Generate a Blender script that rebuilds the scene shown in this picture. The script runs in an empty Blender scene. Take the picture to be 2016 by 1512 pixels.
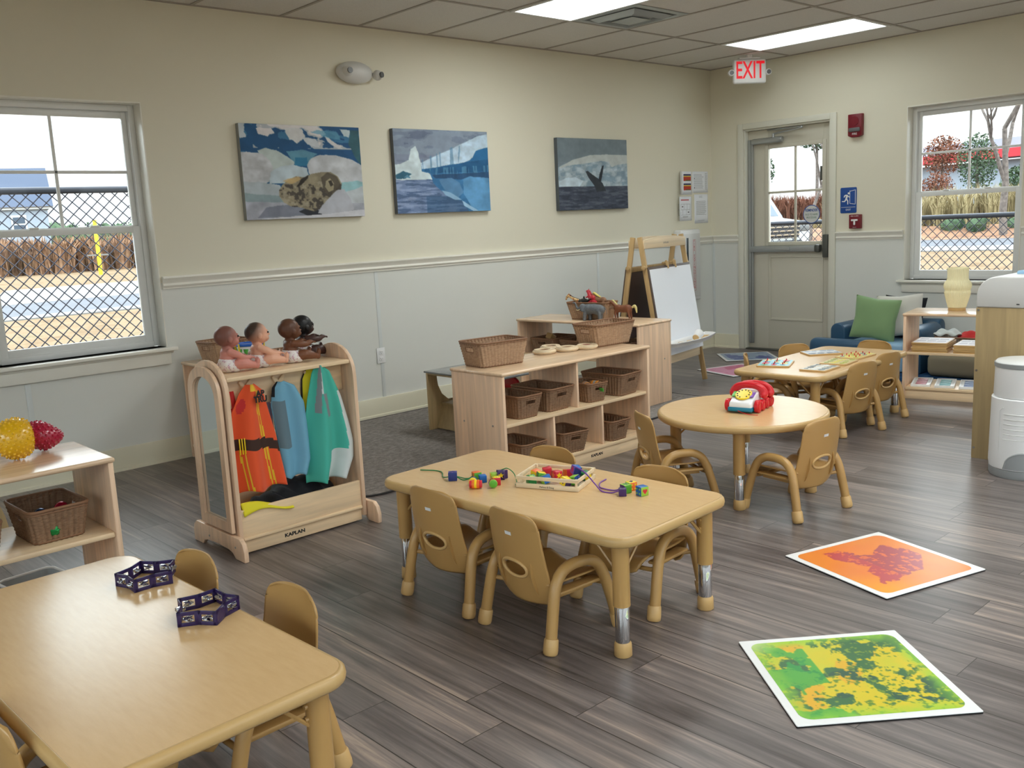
SKY = 1.2; SKYTOP = 5.2; LAMP = 9.8
EXPO = 0.5
import bpy, bmesh, math, random
import numpy as np
from mathutils import Vector, Matrix, Euler
random.seed(7)
RNG = np.random.RandomState(11)
PI = math.pi
SC = bpy.context.scene
COL = SC.collection

# ------------------------------------------------------------------ materials
def lin(c):
    return tuple(((x/255.0)/12.92 if x/255.0 <= .04045 else ((x/255.0+.055)/1.055)**2.4) for x in c) + (1,)
def inp(b, names, v):
    for n in names:
        if n in b.inputs:
            b.inputs[n].default_value = v
            return
def mat(name, c, rough=.5, metal=0, spec=.5, emit=None, estr=0, coat=0, bump=0, bscale=60, trans=0, sheen=0, alpha=1, sss=0):
    m = bpy.data.materials.new(name); m.use_nodes = True
    nt = m.node_tree; b = nt.nodes['Principled BSDF']
    b.inputs['Base Color'].default_value = lin(c)
    b.inputs['Roughness'].default_value = rough
    b.inputs['Metallic'].default_value = metal
    inp(b, ['Specular IOR Level'], spec)
    if coat: inp(b, ['Coat Weight'], coat); inp(b, ['Coat Roughness'], .15)
    if trans: inp(b, ['Transmission Weight'], trans)
    if sheen: inp(b, ['Sheen Weight'], sheen)
    if emit:
        inp(b, ['Emission Color'], lin(emit)); inp(b, ['Emission Strength'], estr)
    if bump:
        tc = nt.nodes.new('ShaderNodeTexCoord'); n = nt.nodes.new('ShaderNodeTexNoise'); bp = nt.nodes.new('ShaderNodeBump')
        n.inputs['Scale'].default_value = bscale; n.inputs['Detail'].default_value = 4
        bp.inputs['Strength'].default_value = bump; bp.inputs['Distance'].default_value = .01
        nt.links.new(tc.outputs['Object'], n.inputs['Vector']); nt.links.new(n.outputs['Fac'], bp.inputs['Height'])
        nt.links.new(bp.outputs['Normal'], b.inputs['Normal'])
    return m
def noisemat(name, stops, scale=(1, 1, 1), nscale=5, detail=5, rough=.5, rgh=.6, spec=.5, bump=0, space='Object', sheen=0, dist=0):
    m = bpy.data.materials.new(name); m.use_nodes = True
    nt = m.node_tree; L = nt.links; b = nt.nodes['Principled BSDF']
    tc = nt.nodes.new('ShaderNodeTexCoord'); mp = nt.nodes.new('ShaderNodeMapping'); n = nt.nodes.new('ShaderNodeTexNoise'); cr = nt.nodes.new('ShaderNodeValToRGB')
    mp.inputs['Scale'].default_value = scale
    n.inputs['Scale'].default_value = nscale; n.inputs['Detail'].default_value = detail; n.inputs['Roughness'].default_value = rgh
    n.inputs['Distortion'].default_value = dist
    L.new(tc.outputs[space], mp.inputs[0]); L.new(mp.outputs[0], n.inputs['Vector']); L.new(n.outputs['Fac'], cr.inputs[0])
    els = cr.color_ramp.elements
    while len(els) < len(stops): els.new(.5)
    for e, (p, c) in zip(els, stops): e.position = p; e.color = lin(c)
    L.new(cr.outputs[0], b.inputs['Base Color'])
    b.inputs['Roughness'].default_value = rough; inp(b, ['Specular IOR Level'], spec)
    if sheen: inp(b, ['Sheen Weight'], sheen)
    if bump:
        bp = nt.nodes.new('ShaderNodeBump'); bp.inputs['Strength'].default_value = bump; bp.inputs['Distance'].default_value = .01
        L.new(n.outputs['Fac'], bp.inputs['Height']); L.new(bp.outputs['Normal'], b.inputs['Normal'])
    return m
def wood(name, base, grain='Z', strip=None, rough=.32, var=.055, strip_w=.045):
    """maple: glued strips a few centimetres wide plus a fine grain running along one axis"""
    m = bpy.data.materials.new(name); m.use_nodes = True
    nt = m.node_tree; L = nt.links; N = nt.nodes; b = N['Principled BSDF']
    tc = N.new('ShaderNodeTexCoord'); sp = N.new('ShaderNodeSeparateXYZ'); L.new(tc.outputs['Object'], sp.inputs[0])
    mp = N.new('ShaderNodeMapping')
    sc = {'X': (2.5, 40, 40), 'Y': (40, 2.5, 40), 'Z': (40, 40, 2.5)}[grain]
    mp.inputs['Scale'].default_value = sc; L.new(tc.outputs['Object'], mp.inputs[0])
    n = N.new('ShaderNodeTexNoise'); n.inputs['Scale'].default_value = 1; n.inputs['Detail'].default_value = 5; n.inputs['Distortion'].default_value = .6
    L.new(mp.outputs[0], n.inputs['Vector'])
    val = n.outputs['Fac']
    cr = N.new('ShaderNodeValToRGB'); e = cr.color_ramp.elements
    d = tuple(max(0, x*(1-var*1.3)) for x in base); l_ = tuple(min(255, x*(1+var*.7)) for x in base)
    e[0].position = .3; e[0].color = lin(d); e[1].position = .68; e[1].color = lin(l_)
    L.new(val, cr.inputs[0]); out = cr.outputs[0]
    if strip:
        mu = N.new('ShaderNodeMath'); mu.operation = 'MULTIPLY'; mu.inputs[1].default_value = 1/strip_w; L.new(sp.outputs[strip], mu.inputs[0])
        fl = N.new('ShaderNodeMath'); fl.operation = 'FLOOR'; L.new(mu.outputs[0], fl.inputs[0])
        wn = N.new('ShaderNodeTexWhiteNoise'); wn.noise_dimensions = '1D'; L.new(fl.outputs[0], wn.inputs['W'])
        mr = N.new('ShaderNodeMapRange'); mr.inputs['To Min'].default_value = .91; mr.inputs['To Max'].default_value = 1.05; L.new(wn.outputs['Value'], mr.inputs['Value'])
        hv = N.new('ShaderNodeHueSaturation'); L.new(mr.outputs[0], hv.inputs['Value']); L.new(out, hv.inputs['Color']); out = hv.outputs[0]
    L.new(out, b.inputs['Base Color']); b.inputs['Roughness'].default_value = rough
    inp(b, ['Specular IOR Level'], .45)
    return m
def vcmat(name, rough=.5, spec=.4, bump=0, bscale=200):
    m = mat(name, (200, 200, 200), rough, spec=spec, bump=bump, bscale=bscale)
    nt = m.node_tree; a = nt.nodes.new('ShaderNodeAttribute'); a.attribute_name = 'Col'
    nt.links.new(a.outputs['Color'], nt.nodes['Principled BSDF'].inputs['Base Color'])
    return m
def glassmat(name, tint=(250, 253, 253)):
    m = bpy.data.materials.new(name); m.use_nodes = True; nt = m.node_tree; N = nt.nodes
    N.remove(N['Principled BSDF']); o = N['Material Output']
    t = N.new('ShaderNodeBsdfTransparent'); t.inputs[0].default_value = lin(tint)
    g = N.new('ShaderNodeBsdfGlossy'); g.inputs['Roughness'].default_value = .02
    f = N.new('ShaderNodeFresnel'); f.inputs['IOR'].default_value = 1.25
    x = N.new('ShaderNodeMixShader'); nt.links.new(f.outputs[0], x.inputs[0]); nt.links.new(t.outputs[0], x.inputs[1]); nt.links.new(g.outputs[0], x.inputs[2])
    nt.links.new(x.outputs[0], o.inputs[0])
    return m

M = {}
M['cream'] = mat('cream_wall_paint', (228, 224, 206), .6, spec=.3, bump=.05, bscale=300)
M['panel'] = mat('white_wall_panel', (224, 226, 221), .2, spec=.5)
M['trim'] = mat('white_trim_paint', (238, 236, 226), .3)
M['base'] = mat('baseboard_paint', (226, 222, 200), .35)
M['vinyl'] = mat('white_vinyl', (232, 234, 233), .35)
M['door'] = mat('door_paint', (205, 201, 186), .4)
M['doorframe'] = mat('door_frame_paint', (222, 221, 208), .35)
M['steel'] = mat('brushed_steel', (170, 172, 172), .3, metal=1)
M['chrome'] = mat('chrome', (225, 227, 230), .07, metal=1)
M['alu'] = mat('aluminium', (178, 182, 184), .4, metal=.8)
M['darkmetal'] = mat('dark_grey_metal', (92, 94, 90), .4, metal=.5)
M['tile'] = noisemat('ceiling_tile', [(.35, (212, 209, 204)), (.7, (228, 225, 220))], nscale=220, detail=3, rough=.9, spec=.1)
M['tbar'] = mat('ceiling_grid', (168, 161, 152), .6)  # grey bars stand in for the dark shadow gap along the grid
M['lamp'] = mat('lamp_diffuser', (255, 255, 255), .5, emit=(250, 255, 252), estr=LAMP)
M['lampdim'] = mat('dimmer_lamp_diffuser', (255, 255, 255), .5, emit=(246, 255, 253), estr=LAMP*.3)
M['glass'] = glassmat('window_glass')
M['acryl'] = glassmat('clear_acrylic', (236, 240, 241))
M['maple'] = wood('maple_upright', (240, 206, 174), 'Z', 1)
M['mapleX'] = wood('maple_upright_strips_x', (240, 206, 174), 'Z', 0)
M['mapleL'] = wood('maple_lengthwise', (238, 210, 172), 'X')
M['mapleLY'] = wood('maple_crosswise', (238, 210, 172), 'Y')
M['mapletop'] = wood('maple_top', (232, 200, 166), 'X', 1, rough=.22)
M['edge'] = wood('maple_edge', (224, 192, 146), 'X', rough=.3, var=.05)
M['ply'] = wood('birch_plywood', (196, 172, 128), 'Z', rough=.4, var=.06)
M['ply2'] = wood('plywood_panel', (176, 154, 114), 'Z', rough=.45, var=.05)
M['pale'] = wood('pale_wood', (226, 205, 172), 'X', rough=.45, var=.05)
M['easel'] = wood('easel_wood', (186, 156, 110), 'Z', rough=.4, var=.07)
M['laminate'] = noisemat('maple_laminate', [(.3, (212, 175, 124)), (.7, (218, 182, 132))], scale=(6, 1, 1), nscale=14, detail=6, rough=.24, spec=.48)
M['tan'] = mat('tan_plastic', (184, 145, 88), .33, bump=.03, bscale=400)
M['tanband'] = mat('tan_edge_band', (196, 162, 108), .3)
M['tanlite'] = mat('light_tan_plastic', (203, 166, 110), .35, bump=.03, bscale=400)
M['white'] = mat('white_plastic', (236, 237, 238), .3)
M['offwhite'] = mat('offwhite_plastic', (214, 215, 214), .35)
M['grey'] = mat('grey_plastic', (150, 154, 156), .4)
M['black'] = mat('black_plastic', (18, 18, 20), .4)
M['paper'] = mat('white_paper', (240, 244, 252), .6)
M['red'] = mat('red_plastic', (205, 28, 40), .3)
M['crimson'] = mat('crimson_rubber', (176, 22, 62), .28, coat=.4)
M['yellowr'] = mat('yellow_rubber', (232, 182, 20), .28, coat=.4)
M['yellow'] = mat('yellow_plastic', (240, 205, 30), .35)
M['blue'] = mat('blue_plastic', (30, 95, 190), .3)
M['green'] = mat('green_plastic', (80, 165, 60), .35)
M['darkred'] = mat('alarm_red', (120, 16, 34), .35)
M['signblue'] = mat('sign_blue', (12, 72, 150), .4)
M['purple'] = mat('dark_purple_plastic', (42, 26, 78), .35)
M['lens'] = mat('clear_lens', (96, 98, 100), .35)
M['exitred'] = mat('lit_red_letters', (140, 0, 18), .5, emit=(255, 0, 30), estr=.42)
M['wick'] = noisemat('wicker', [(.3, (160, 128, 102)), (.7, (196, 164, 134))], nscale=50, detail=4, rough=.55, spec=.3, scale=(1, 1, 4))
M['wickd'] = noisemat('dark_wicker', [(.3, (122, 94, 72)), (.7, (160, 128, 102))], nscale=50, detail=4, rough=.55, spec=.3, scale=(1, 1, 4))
M['wickrim'] = mat('wicker_rim', (140, 102, 74), .6)
M['wickg'] = noisemat('grey_wicker', [(.3, (104, 98, 90)), (.7, (150, 142, 132))], nscale=60, rough=.7)
M['rug'] = noisemat('grey_rug_pile', [(.3, (92, 87, 84)), (.5, (136, 130, 126)), (.7, (176, 170, 165))], scale=(1, 1.6, 1), nscale=26, detail=12, rough=.95, rgh=.85, spec=.05, bump=.5)
M['rugedge'] = mat('rug_binding', (52, 50, 50), .9)
M['bluerug'] = noisemat('blue_rug_pile', [(.3, (28, 52, 88)), (.6, (46, 82, 126)), (.8, (110, 146, 180))], nscale=14, detail=8, rough=.95, spec=.05, bump=.8)
M['sofa'] = mat('blue_vinyl', (50, 86, 116), .35, spec=.4)
M['sofalt'] = mat('light_blue_vinyl', (150, 190, 222), .4)
M['gpillow'] = mat('green_fabric', (128, 160, 112), .8, sheen=.3)
M['wpillow'] = mat('offwhite_fabric', (212, 210, 202), .85)
M['kpillow'] = mat('black_fabric', (22, 24, 30), .85)
M['navy'] = noisemat('navy_fleece', [(.3, (8, 10, 16)), (.7, (16, 20, 30))], nscale=40, rough=.9, sheen=.05)
M['chalk'] = mat('brown_chalkboard', (84, 68, 60), .5)
M['fireglass'] = mat('dark_slot_glass', (38, 50, 60), .1)
M['vc'] = vcmat('printed_canvas', .55, .3)
M['vcgloss'] = vcmat('printed_vinyl', .28, .4)
M['canvside'] = mat('canvas_side', (120, 125, 128), .6)
M['ink'] = mat('dark_ink', (28, 28, 30), .6)
M['inkred'] = mat('red_ink', (190, 30, 45), .5)
M['inkgrey'] = mat('grey_ink', (120, 120, 124), .7)
M['seam'] = mat('panel_seam_strip', (216, 221, 220), .25)

# floor planks along y
def floor_mat():
    m = bpy.data.materials.new('vinyl_plank_floor'); m.use_nodes = True
    nt = m.node_tree; L = nt.links; N = nt.nodes; b = N['Principled BSDF']
    def math_(op, a, bb=None):
        x = N.new('ShaderNodeMath'); x.operation = op
        for i, v in enumerate((a, bb)):
            if v is None: continue
            if isinstance(v, (int, float)): x.inputs[i].default_value = v
            else: L.new(v, x.inputs[i])
        return x.outputs[0]
    tc = N.new('ShaderNodeTexCoord'); sp = N.new('ShaderNodeSeparateXYZ'); L.new(tc.outputs['Object'], sp.inputs[0])
    px = math_('MULTIPLY', sp.outputs[0], 1/.152); ix = math_('FLOOR', px); fx = math_('FRACT', px)
    wn = N.new('ShaderNodeTexWhiteNoise'); wn.noise_dimensions = '1D'; L.new(ix, wn.inputs['W'])
    py = math_('ADD', math_('MULTIPLY', sp.outputs[1], 1/1.22), math_('MULTIPLY', wn.outputs['Value'], 7.3))
    iy = math_('FLOOR', py); fy = math_('FRACT', py)
    cb = N.new('ShaderNodeCombineXYZ'); L.new(ix, cb.inputs[0]); L.new(iy, cb.inputs[1])
    wn2 = N.new('ShaderNodeTexWhiteNoise'); wn2.noise_dimensions = '3D'; L.new(cb.outputs[0], wn2.inputs['Vector'])
    # grain
    mp = N.new('ShaderNodeCombineXYZ'); L.new(math_('MULTIPLY', sp.outputs[0], 30), mp.inputs[0]); L.new(math_('MULTIPLY', sp.outputs[1], 1.5), mp.inputs[1])
    L.new(math_('MULTIPLY', wn2.outputs['Value'], 40), mp.inputs[2])
    n1 = N.new('ShaderNodeTexNoise'); n1.inputs['Scale'].default_value = 1; n1.inputs['Detail'].default_value = 7; n1.inputs['Roughness'].default_value = .62; n1.inputs['Distortion'].default_value = .5
    L.new(mp.outputs[0], n1.inputs['Vector'])
    cr = N.new('ShaderNodeValToRGB'); e = cr.color_ramp.elements
    for p, c in [(.25, (78, 71, 69)), (.42, (101, 93, 91)), (.55, (121, 112, 109)), (.66, (144, 130, 124)), (.78, (184, 165, 150))]:
        if p == .22: e[0].position = p; e[0].color = lin(c)
        elif p == .82: e[-1].position = p; e[-1].color = lin(c)
        else: q = e.new(p); q.color = lin(c)
    tone = N.new('ShaderNodeMapRange'); tone.inputs['To Min'].default_value = -.085; tone.inputs['To Max'].default_value = .07; L.new(wn2.outputs['Value'], tone.inputs['Value'])
    L.new(math_('ADD', n1.outputs['Fac'], tone.outputs[0]), cr.inputs[0])
    gap = math_('MAXIMUM', math_('MAXIMUM', math_('LESS_THAN', fx, .012), math_('GREATER_THAN', fx, .988)), math_('LESS_THAN', fy, .0022))
    mx = N.new('ShaderNodeMixRGB'); L.new(gap, mx.inputs[0]); L.new(cr.outputs[0], mx.inputs[1]); mx.inputs[2].default_value = lin((58, 52, 48))
    L.new(mx.outputs[0], b.inputs['Base Color'])
    rr = N.new('ShaderNodeMapRange'); rr.inputs['To Min'].default_value = .27; rr.inputs['To Max'].default_value = .42; L.new(n1.outputs['Fac'], rr.inputs['Value']); L.new(rr.outputs[0], b.inputs['Roughness'])
    inp(b, ['Specular IOR Level'], .5)
    bp = N.new('ShaderNodeBump'); bp.inputs['Strength'].default_value = .12; bp.inputs['Distance'].default_value = .004
    L.new(n1.outputs['Fac'], bp.inputs['Height']); L.new(bp.outputs['Normal'], b.inputs['Normal'])
    return m
M['floor'] = floor_mat()

# ------------------------------------------------------------------ mesh builder
class MB:
    def __init__(s): s.V = []; s.F = []; s.I = []; s.C = None
    def raw(s, V, F, mi=0):
        o = len(s.V); s.V += [tuple(v) for v in V]; s.F += [tuple(i+o for i in f) for f in F]
        s.I += ([mi]*len(F) if isinstance(mi, int) else list(mi)); return s
    def bm(s, b, mi=0, X=None):
        b.verts.ensure_lookup_table(); b.faces.ensure_lookup_table()
        if X is not None: bmesh.ops.transform(b, matrix=X, verts=b.verts)
        b.verts.index_update()
        s.raw([v.co[:] for v in b.verts], [[v.index for v in f.verts] for f in b.faces], mi); b.free(); return s
    def box(s, c, d, bev=0, mi=0, rot=None, seg=2, X=None):
        b = bmesh.new(); bmesh.ops.create_cube(b, size=1)
        for v in b.verts: v.co = Vector((v.co.x*d[0], v.co.y*d[1], v.co.z*d[2]))
        if bev: bmesh.ops.bevel(b, geom=list(b.edges), offset=min(bev, min(d)*.49), segments=seg, profile=.5, affect='EDGES')
        T = Matrix.Translation(c) @ (Euler(rot).to_matrix().to_4x4() if rot else Matrix.Identity(4))
        if X is not None: T = X @ T
        return s.bm(b, mi, T)
    def tube(s, pts, r, n=10, mi=0, closed=False, cap=True):
        P = [Vector(p) for p in pts]; m = len(P); rr = r if isinstance(r, (list, tuple)) else [r]*m
        T = []
        for i in range(m):
            a = P[(i-1) % m] if (closed or i > 0) else P[i]; c = P[(i+1) % m] if (closed or i < m-1) else P[i]
            T.append((c-a).normalized())
        up = Vector((0, 0, 1)) if abs(T[0].z) < .9 else Vector((1, 0, 0))
        u = T[0].cross(up).normalized(); V = []; F = []
        for i in range(m):
            u = (u - T[i]*u.dot(T[i])); u = u.normalized() if u.length > 1e-6 else T[i].orthogonal().normalized()
            w = T[i].cross(u)
            for k in range(n):
                a = 2*PI*k/n; V.append(P[i] + (u*math.cos(a)+w*math.sin(a))*rr[i])
        for i in range(m if closed else m-1):
            j = (i+1) % m
            for k in range(n): k2 = (k+1) % n; F.append((i*n+k, i*n+k2, j*n+k2, j*n+k))
        if cap and not closed: F.append(tuple(range(n-1, -1, -1))); F.append(tuple((m-1)*n+k for k in range(n)))
        return s.raw(V, F, mi)
    def lathe(s, prof, n=24, c=(0, 0, 0), mi=0, X=None, wob=None, cap=True):
        V = []; F = []; m = len(prof)
        for i, (r, z) in enumerate(prof):
            for k in range(n):
                a = 2*PI*k/n; q = r*(1+(wob(a, z) if wob else 0)); V.append(Vector((q*math.cos(a), q*math.sin(a), z)))
        for i in range(m-1):
            for k in range(n): k2 = (k+1) % n; F.append((i*n+k, i*n+k2, (i+1)*n+k2, (i+1)*n+k))
        if cap: F.append(tuple(range(n-1, -1, -1))); F.append(tuple((m-1)*n+k for k in range(n)))
        T = Matrix.Translation(c) @ (X if X is not None else Matrix.Identity(4))
        return s.raw([T @ v for v in V], F, mi)
    def cyl(s, a, b, r, n=16, mi=0, bev=0):
        a = Vector(a); b = Vector(b); d = b-a
        if bev: t = bev/d.length; return s.tube([a, a+d*t*.3, a+d*t, b-d*t, b-d*t*.3, b], [r-bev, r-bev*.3, r, r, r-bev*.3, r-bev], n, mi)
        return s.tube([a, b], r, n, mi)
    def prism(s, poly, h, X=None, mi=0, bev=0, seg=2):
        b = bmesh.new(); vs = [b.verts.new((p[0], p[1], 0)) for p in poly]; f = b.faces.new(vs)
        r = bmesh.ops.extrude_face_region(b, geom=[f]); bmesh.ops.translate(b, verts=[v for v in r['geom'] if isinstance(v, bmesh.types.BMVert)], vec=(0, 0, h))
        bmesh.ops.recalc_face_normals(b, faces=b.faces)
        if bev: bmesh.ops.bevel(b, geom=[e for e in b.edges if e.is_valid and len(e.link_faces) == 2 and e.calc_face_angle() > .5], offset=bev, segments=seg, profile=.5, affect='EDGES')
        return s.bm(b, mi, X)
    def ball(s, c, r, mi=0, rot=None, n=16):
        if isinstance(r, (int, float)): r = (r, r, r)
        b = bmesh.new(); bmesh.ops.create_uvsphere(b, u_segments=n, v_segments=max(6, n*2//3), radius=1)
        T = Matrix.Translation(c) @ (Euler(rot).to_matrix().to_4x4() if rot else Matrix.Identity(4)) @ Matrix.Diagonal((r[0], r[1], r[2], 1))
        return s.bm(b, mi, T)
    def grid(s, fn, nu, nv, mi=0, keep=None):
        V = [fn(i/nu, j/nv) for j in range(nv+1) for i in range(nu+1)]; F = []; I = []
        for j in range(nv):
            for i in range(nu):
                if keep and not keep((i+.5)/nu, (j+.5)/nv): continue
                a = j*(nu+1)+i; F.append((a, a+1, a+nu+2, a+nu+1)); I.append(mi if isinstance(mi, int) else mi((i+.5)/nu, (j+.5)/nv))
        return s.raw(V, F, I)
    def build(s, name, mats, parent=None, loc=None, rz=None, smooth=35, sub=0, solid=0, remesh=0, smo=0, rot=None):
        me = bpy.data.meshes.new(name); me.from_pydata(s.V, [], s.F)
        for m in (mats if isinstance(mats, (list, tuple)) else [mats]): me.materials.append(M[m] if isinstance(m, str) else m)
        me.polygons.foreach_set('material_index', s.I)
        if s.C is not None:
            a = me.color_attributes.new('Col', 'FLOAT_COLOR', 'POINT'); a.data.foreach_set('color', np.asarray(s.C, dtype=np.float32).ravel())
        me.polygons.foreach_set('use_smooth', [True]*len(me.polygons)); me.update()
        if smooth < 179: me.set_sharp_from_angle(angle=math.radians(smooth))
        o = bpy.data.objects.new(name, me); COL.objects.link(o)
        if parent: o.parent = parent
        if loc: o.location = loc
        if rz is not None: o.rotation_euler = (0, 0, rz)
        if rot is not None: o.rotation_euler = rot
        if remesh:
            d = o.modifiers.new('r', 'REMESH'); d.mode = 'VOXEL'; d.voxel_size = remesh; d.use_smooth_shade = True
        if smo:
            d = o.modifiers.new('s', 'SMOOTH'); d.iterations = smo; d.factor = .6
        if solid: d = o.modifiers.new('t', 'SOLIDIFY'); d.thickness = solid; d.offset = 0
        if sub: d = o.modifiers.new('u', 'SUBSURF'); d.levels = sub; d.render_levels = sub
        return o

def thing(name, label, cat, loc=(0, 0, 0), rz=0, group=None):
    o = bpy.data.objects.new(name, None); COL.objects.link(o); o.empty_display_size = .05
    o.location = loc; o.rotation_euler = (0, 0, rz); o['label'] = label; o['category'] = cat
    if group: o['group'] = group
    return o
def tag(o, label, cat, group=None, kind=None):
    o['label'] = label; o['category'] = cat
    if group: o['group'] = group
    if kind: o['kind'] = kind
    return o
def struct(o, label=None):
    o['kind'] = 'structure'
    if label: o['label'] = label
    return o
def dup(root, loc, rz, label, group=None):
    def cp(o, par):
        c = o.copy(); COL.objects.link(c)
        if par is not None: c.parent = par
        for ch in kids.get(o.name, []): cp(ch, c)
        return c
    kids = {}
    def walk(o):
        kids[o.name] = list(o.children)
        for c in o.children: walk(c)
    walk(root)
    r = cp(root, None); r.location = loc; r.rotation_euler = (0, 0, rz); r['label'] = label
    if group: r['group'] = group
    return r
_font = {}
def text(name, s, size, X, m, parent=None, depth=.0006, sx=1.0, align='CENTER', bold=0):
    """lettering as a thin mesh; X maps the text plane (x right, y up, z out) into the parent's space"""
    c = bpy.data.curves.new('t', 'FONT'); c.body = s; c.size = size; c.extrude = depth; c.align_x = align; c.align_y = 'CENTER'; c.resolution_u = 3; c.offset = bold
    t = bpy.data.objects.new('t', c); COL.objects.link(t)
    dg = bpy.context.evaluated_depsgraph_get(); dg.update()
    me = bpy.data.meshes.new_from_object(t.evaluated_get(dg)); bpy.data.objects.remove(t)
    me.transform(X @ Matrix.Diagonal((sx, 1, 1, 1))); me.materials.clear(); me.materials.append(M[m] if isinstance(m, str) else m)
    o = bpy.data.objects.new(name, me); COL.objects.link(o)
    if parent: o.parent = parent
    return o
def frame(o, x, y):
    """matrix with origin o, x axis x, y axis y, z = x cross y"""
    x = Vector(x).normalized(); y = Vector(y).normalized(); z = x.cross(y)
    m = Matrix((x, y, z)).transposed().to_4x4(); m.translation = Vector(o); return m
def rrect(w, l, r, n=6, cx=0, cy=0):
    P = []
    for (sx, sy, a0) in ((1, 1, 0), (-1, 1, 90), (-1, -1, 180), (1, -1, 270)):
        for k in range(n+1):
            a = math.radians(a0+90*k/n); P.append((cx+sx*(w/2-r)+r*math.cos(a), cy+sy*(l/2-r)+r*math.sin(a)))
    return P
def bez(P, n=8):
    """smooth polyline through points (Catmull-Rom)"""
    P = [Vector(p) for p in P]; Q = [P[0]*2-P[1]] + P + [P[-1]*2-P[-2]]; out = []
    for i in range(1, len(Q)-2):
        a, b, c, d = Q[i-1:i+3]
        for k in range(n):
            t = k/n; out.append(.5*((2*b)+(c-a)*t+(2*a-5*b+4*c-d)*t*t+(3*b-a-3*c+d)*t**3))
    out.append(P[-1]); return out

# ------------------------------------------------------------------ raster painting for printed pictures
def vnoise(x, y, seed):
    r = np.random.RandomState(seed).rand(64, 64)
    xi = np.floor(x).astype(int); yi = np.floor(y).astype(int); fx = x-xi; fy = y-yi
    fx = fx*fx*(3-2*fx); fy = fy*fy*(3-2*fy)
    g = lambda a, b: r[a % 64, b % 64]
    return (g(xi, yi)*(1-fx)+g(xi+1, yi)*fx)*(1-fy)+(g(xi, yi+1)*(1-fx)+g(xi+1, yi+1)*fx)*fy
def fbm(x, y, seed=1, oct=4, gain=.5):
    s = 0; a = 1; t = 0
    for o in range(oct): s = s+a*vnoise(x*2**o, y*2**o, seed+o); t += a; a *= gain
    return s/t
def inpoly(U, V, P):
    ins = np.zeros(U.shape, bool); n = len(P); j = n-1
    for i in range(n):
        xi, yi = P[i]; xj, yj = P[j]
        c = ((yi > V) != (yj > V)) & (U < (xj-xi)*(V-yi)/((yj-yi) if yj != yi else 1e-9)+xi)
        ins ^= c; j = i
    return ins
class Paint:
    blur = 1
    def __init__(s, w, h, c):
        s.w, s.h = w, h; s.U, s.V = np.meshgrid(np.linspace(0, 1, w), np.linspace(0, 1, h)); s.A = np.zeros((h, w, 3)); s.A[:] = np.array(c)/255
    def put(s, mask, c, a=1.0):
        m = mask.astype(float)*a; m = m[..., None]; c = np.array(c)/255 if not isinstance(c, np.ndarray) else c
        s.A = s.A*(1-m)+c*m
    def poly(s, P, c, rough=.0, seed=3, var=.0, a=1.0, vs=8):
        U = s.U+(fbm(s.U*12, s.V*12, seed)-.5)*rough; V = s.V+(fbm(s.U*12+9, s.V*12+5, seed+7)-.5)*rough
        m = inpoly(U, V, P); col = np.array(c)/255*np.ones(s.A.shape)
        if var: col = np.clip(col*(1+(fbm(s.U*vs, s.V*vs, seed+20, 5)[..., None]-.5)*2*var), 0, 1)
        s.put(m, col, a); return m
    def linear(s):
        A = s.A
        for _ in range(s.blur):
            B = np.pad(A, ((1, 1), (1, 1), (0, 0)), 'edge'); A = (B[:-2, 1:-1]+B[2:, 1:-1]+B[1:-1, :-2]+B[1:-1, 2:]+2*A)/6
        return np.where(A <= .04045, A/12.92, ((A+.055)/1.055)**2.4)
def picture_grid(mb, pt, fn):
    """grid of the raster's pixels placed by fn(u, v) -> point"""
    h, w = pt.h, pt.w; o = len(mb.V)
    mb.V += [tuple(fn(i/(w-1), j/(h-1))) for j in range(h) for i in range(w)]
    for j in range(h-1):
        for i in range(w-1):
            a = o+j*w+i; mb.F.append((a, a+w, a+w+1, a+1)); mb.I.append(0)
    L = pt.linear(); C = np.ones((h*w, 4)); C[:, :3] = L.reshape(-1, 3)
    mb.C = C if mb.C is None else np.concatenate([mb.C, C])
# ------------------------------------------------------------------ room shell
H = 2.779; ZR = 1.148          # ceiling height, top of the chair rail
XW, YS = -10.6, -8.6           # west and south walls (behind the camera)
def wall_with_holes(name, axis, a0, a1, holes, sgn, zsplit=1.11, t=.2):
    """axis 'x': wall along x at y=0 going outwards +y; axis 'y': wall along y at x=0 going outwards +x"""
    mb = MB(); cuts = sorted(set([a0, a1]+[v for h in holes for v in h[:2]]))
    for i in range(len(cuts)-1):
        p, q = cuts[i], cuts[i+1]; mid = (p+q)/2; zs = [(0, H)]
        for (h0, h1, z0, z1) in holes:
            if h0 < mid < h1: zs = [(0, z0), (z1, H)]
        for (za, zb) in zs:
            for (zc, zd, mi) in ((max(za, 0), min(zb, zsplit), 1), (max(za, zsplit), zb, 0)):
                if zd-zc < 1e-4: continue
                if axis == 'x': mb.box(((p+q)/2, sgn*t/2, (zc+zd)/2), (q-p, t, zd-zc), mi=mi)
                else: mb.box((sgn*t/2, (p+q)/2, (zc+zd)/2), (t, q-p, zd-zc), mi=mi)
    return mb
W1 = (-6.735, -5.775, .715, 2.185)     # north window: x0,x1,z0,z1
W2 = (-2.945, -2.005, .715, 2.185)     # east window: y0,y1,z0,z1
W3_ADDED = (-5.3, -4.36, .715, 2.185); W4_ADDED = (-7.5, -6.56, .715, 2.185)  # unseen east windows, added for more daylight
DR = (-1.305, -.385, 0, 2.16)          # east door opening
struct(wall_with_holes('n', 'x', XW, .2, [W1], 1).build('wall_north', ['cream', 'panel'], smooth=30))
struct(wall_with_holes('e', 'y', YS, 0, [W4_ADDED, W3_ADDED, W2, DR], 1).build('wall_east', ['cream', 'panel'], smooth=30))
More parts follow.
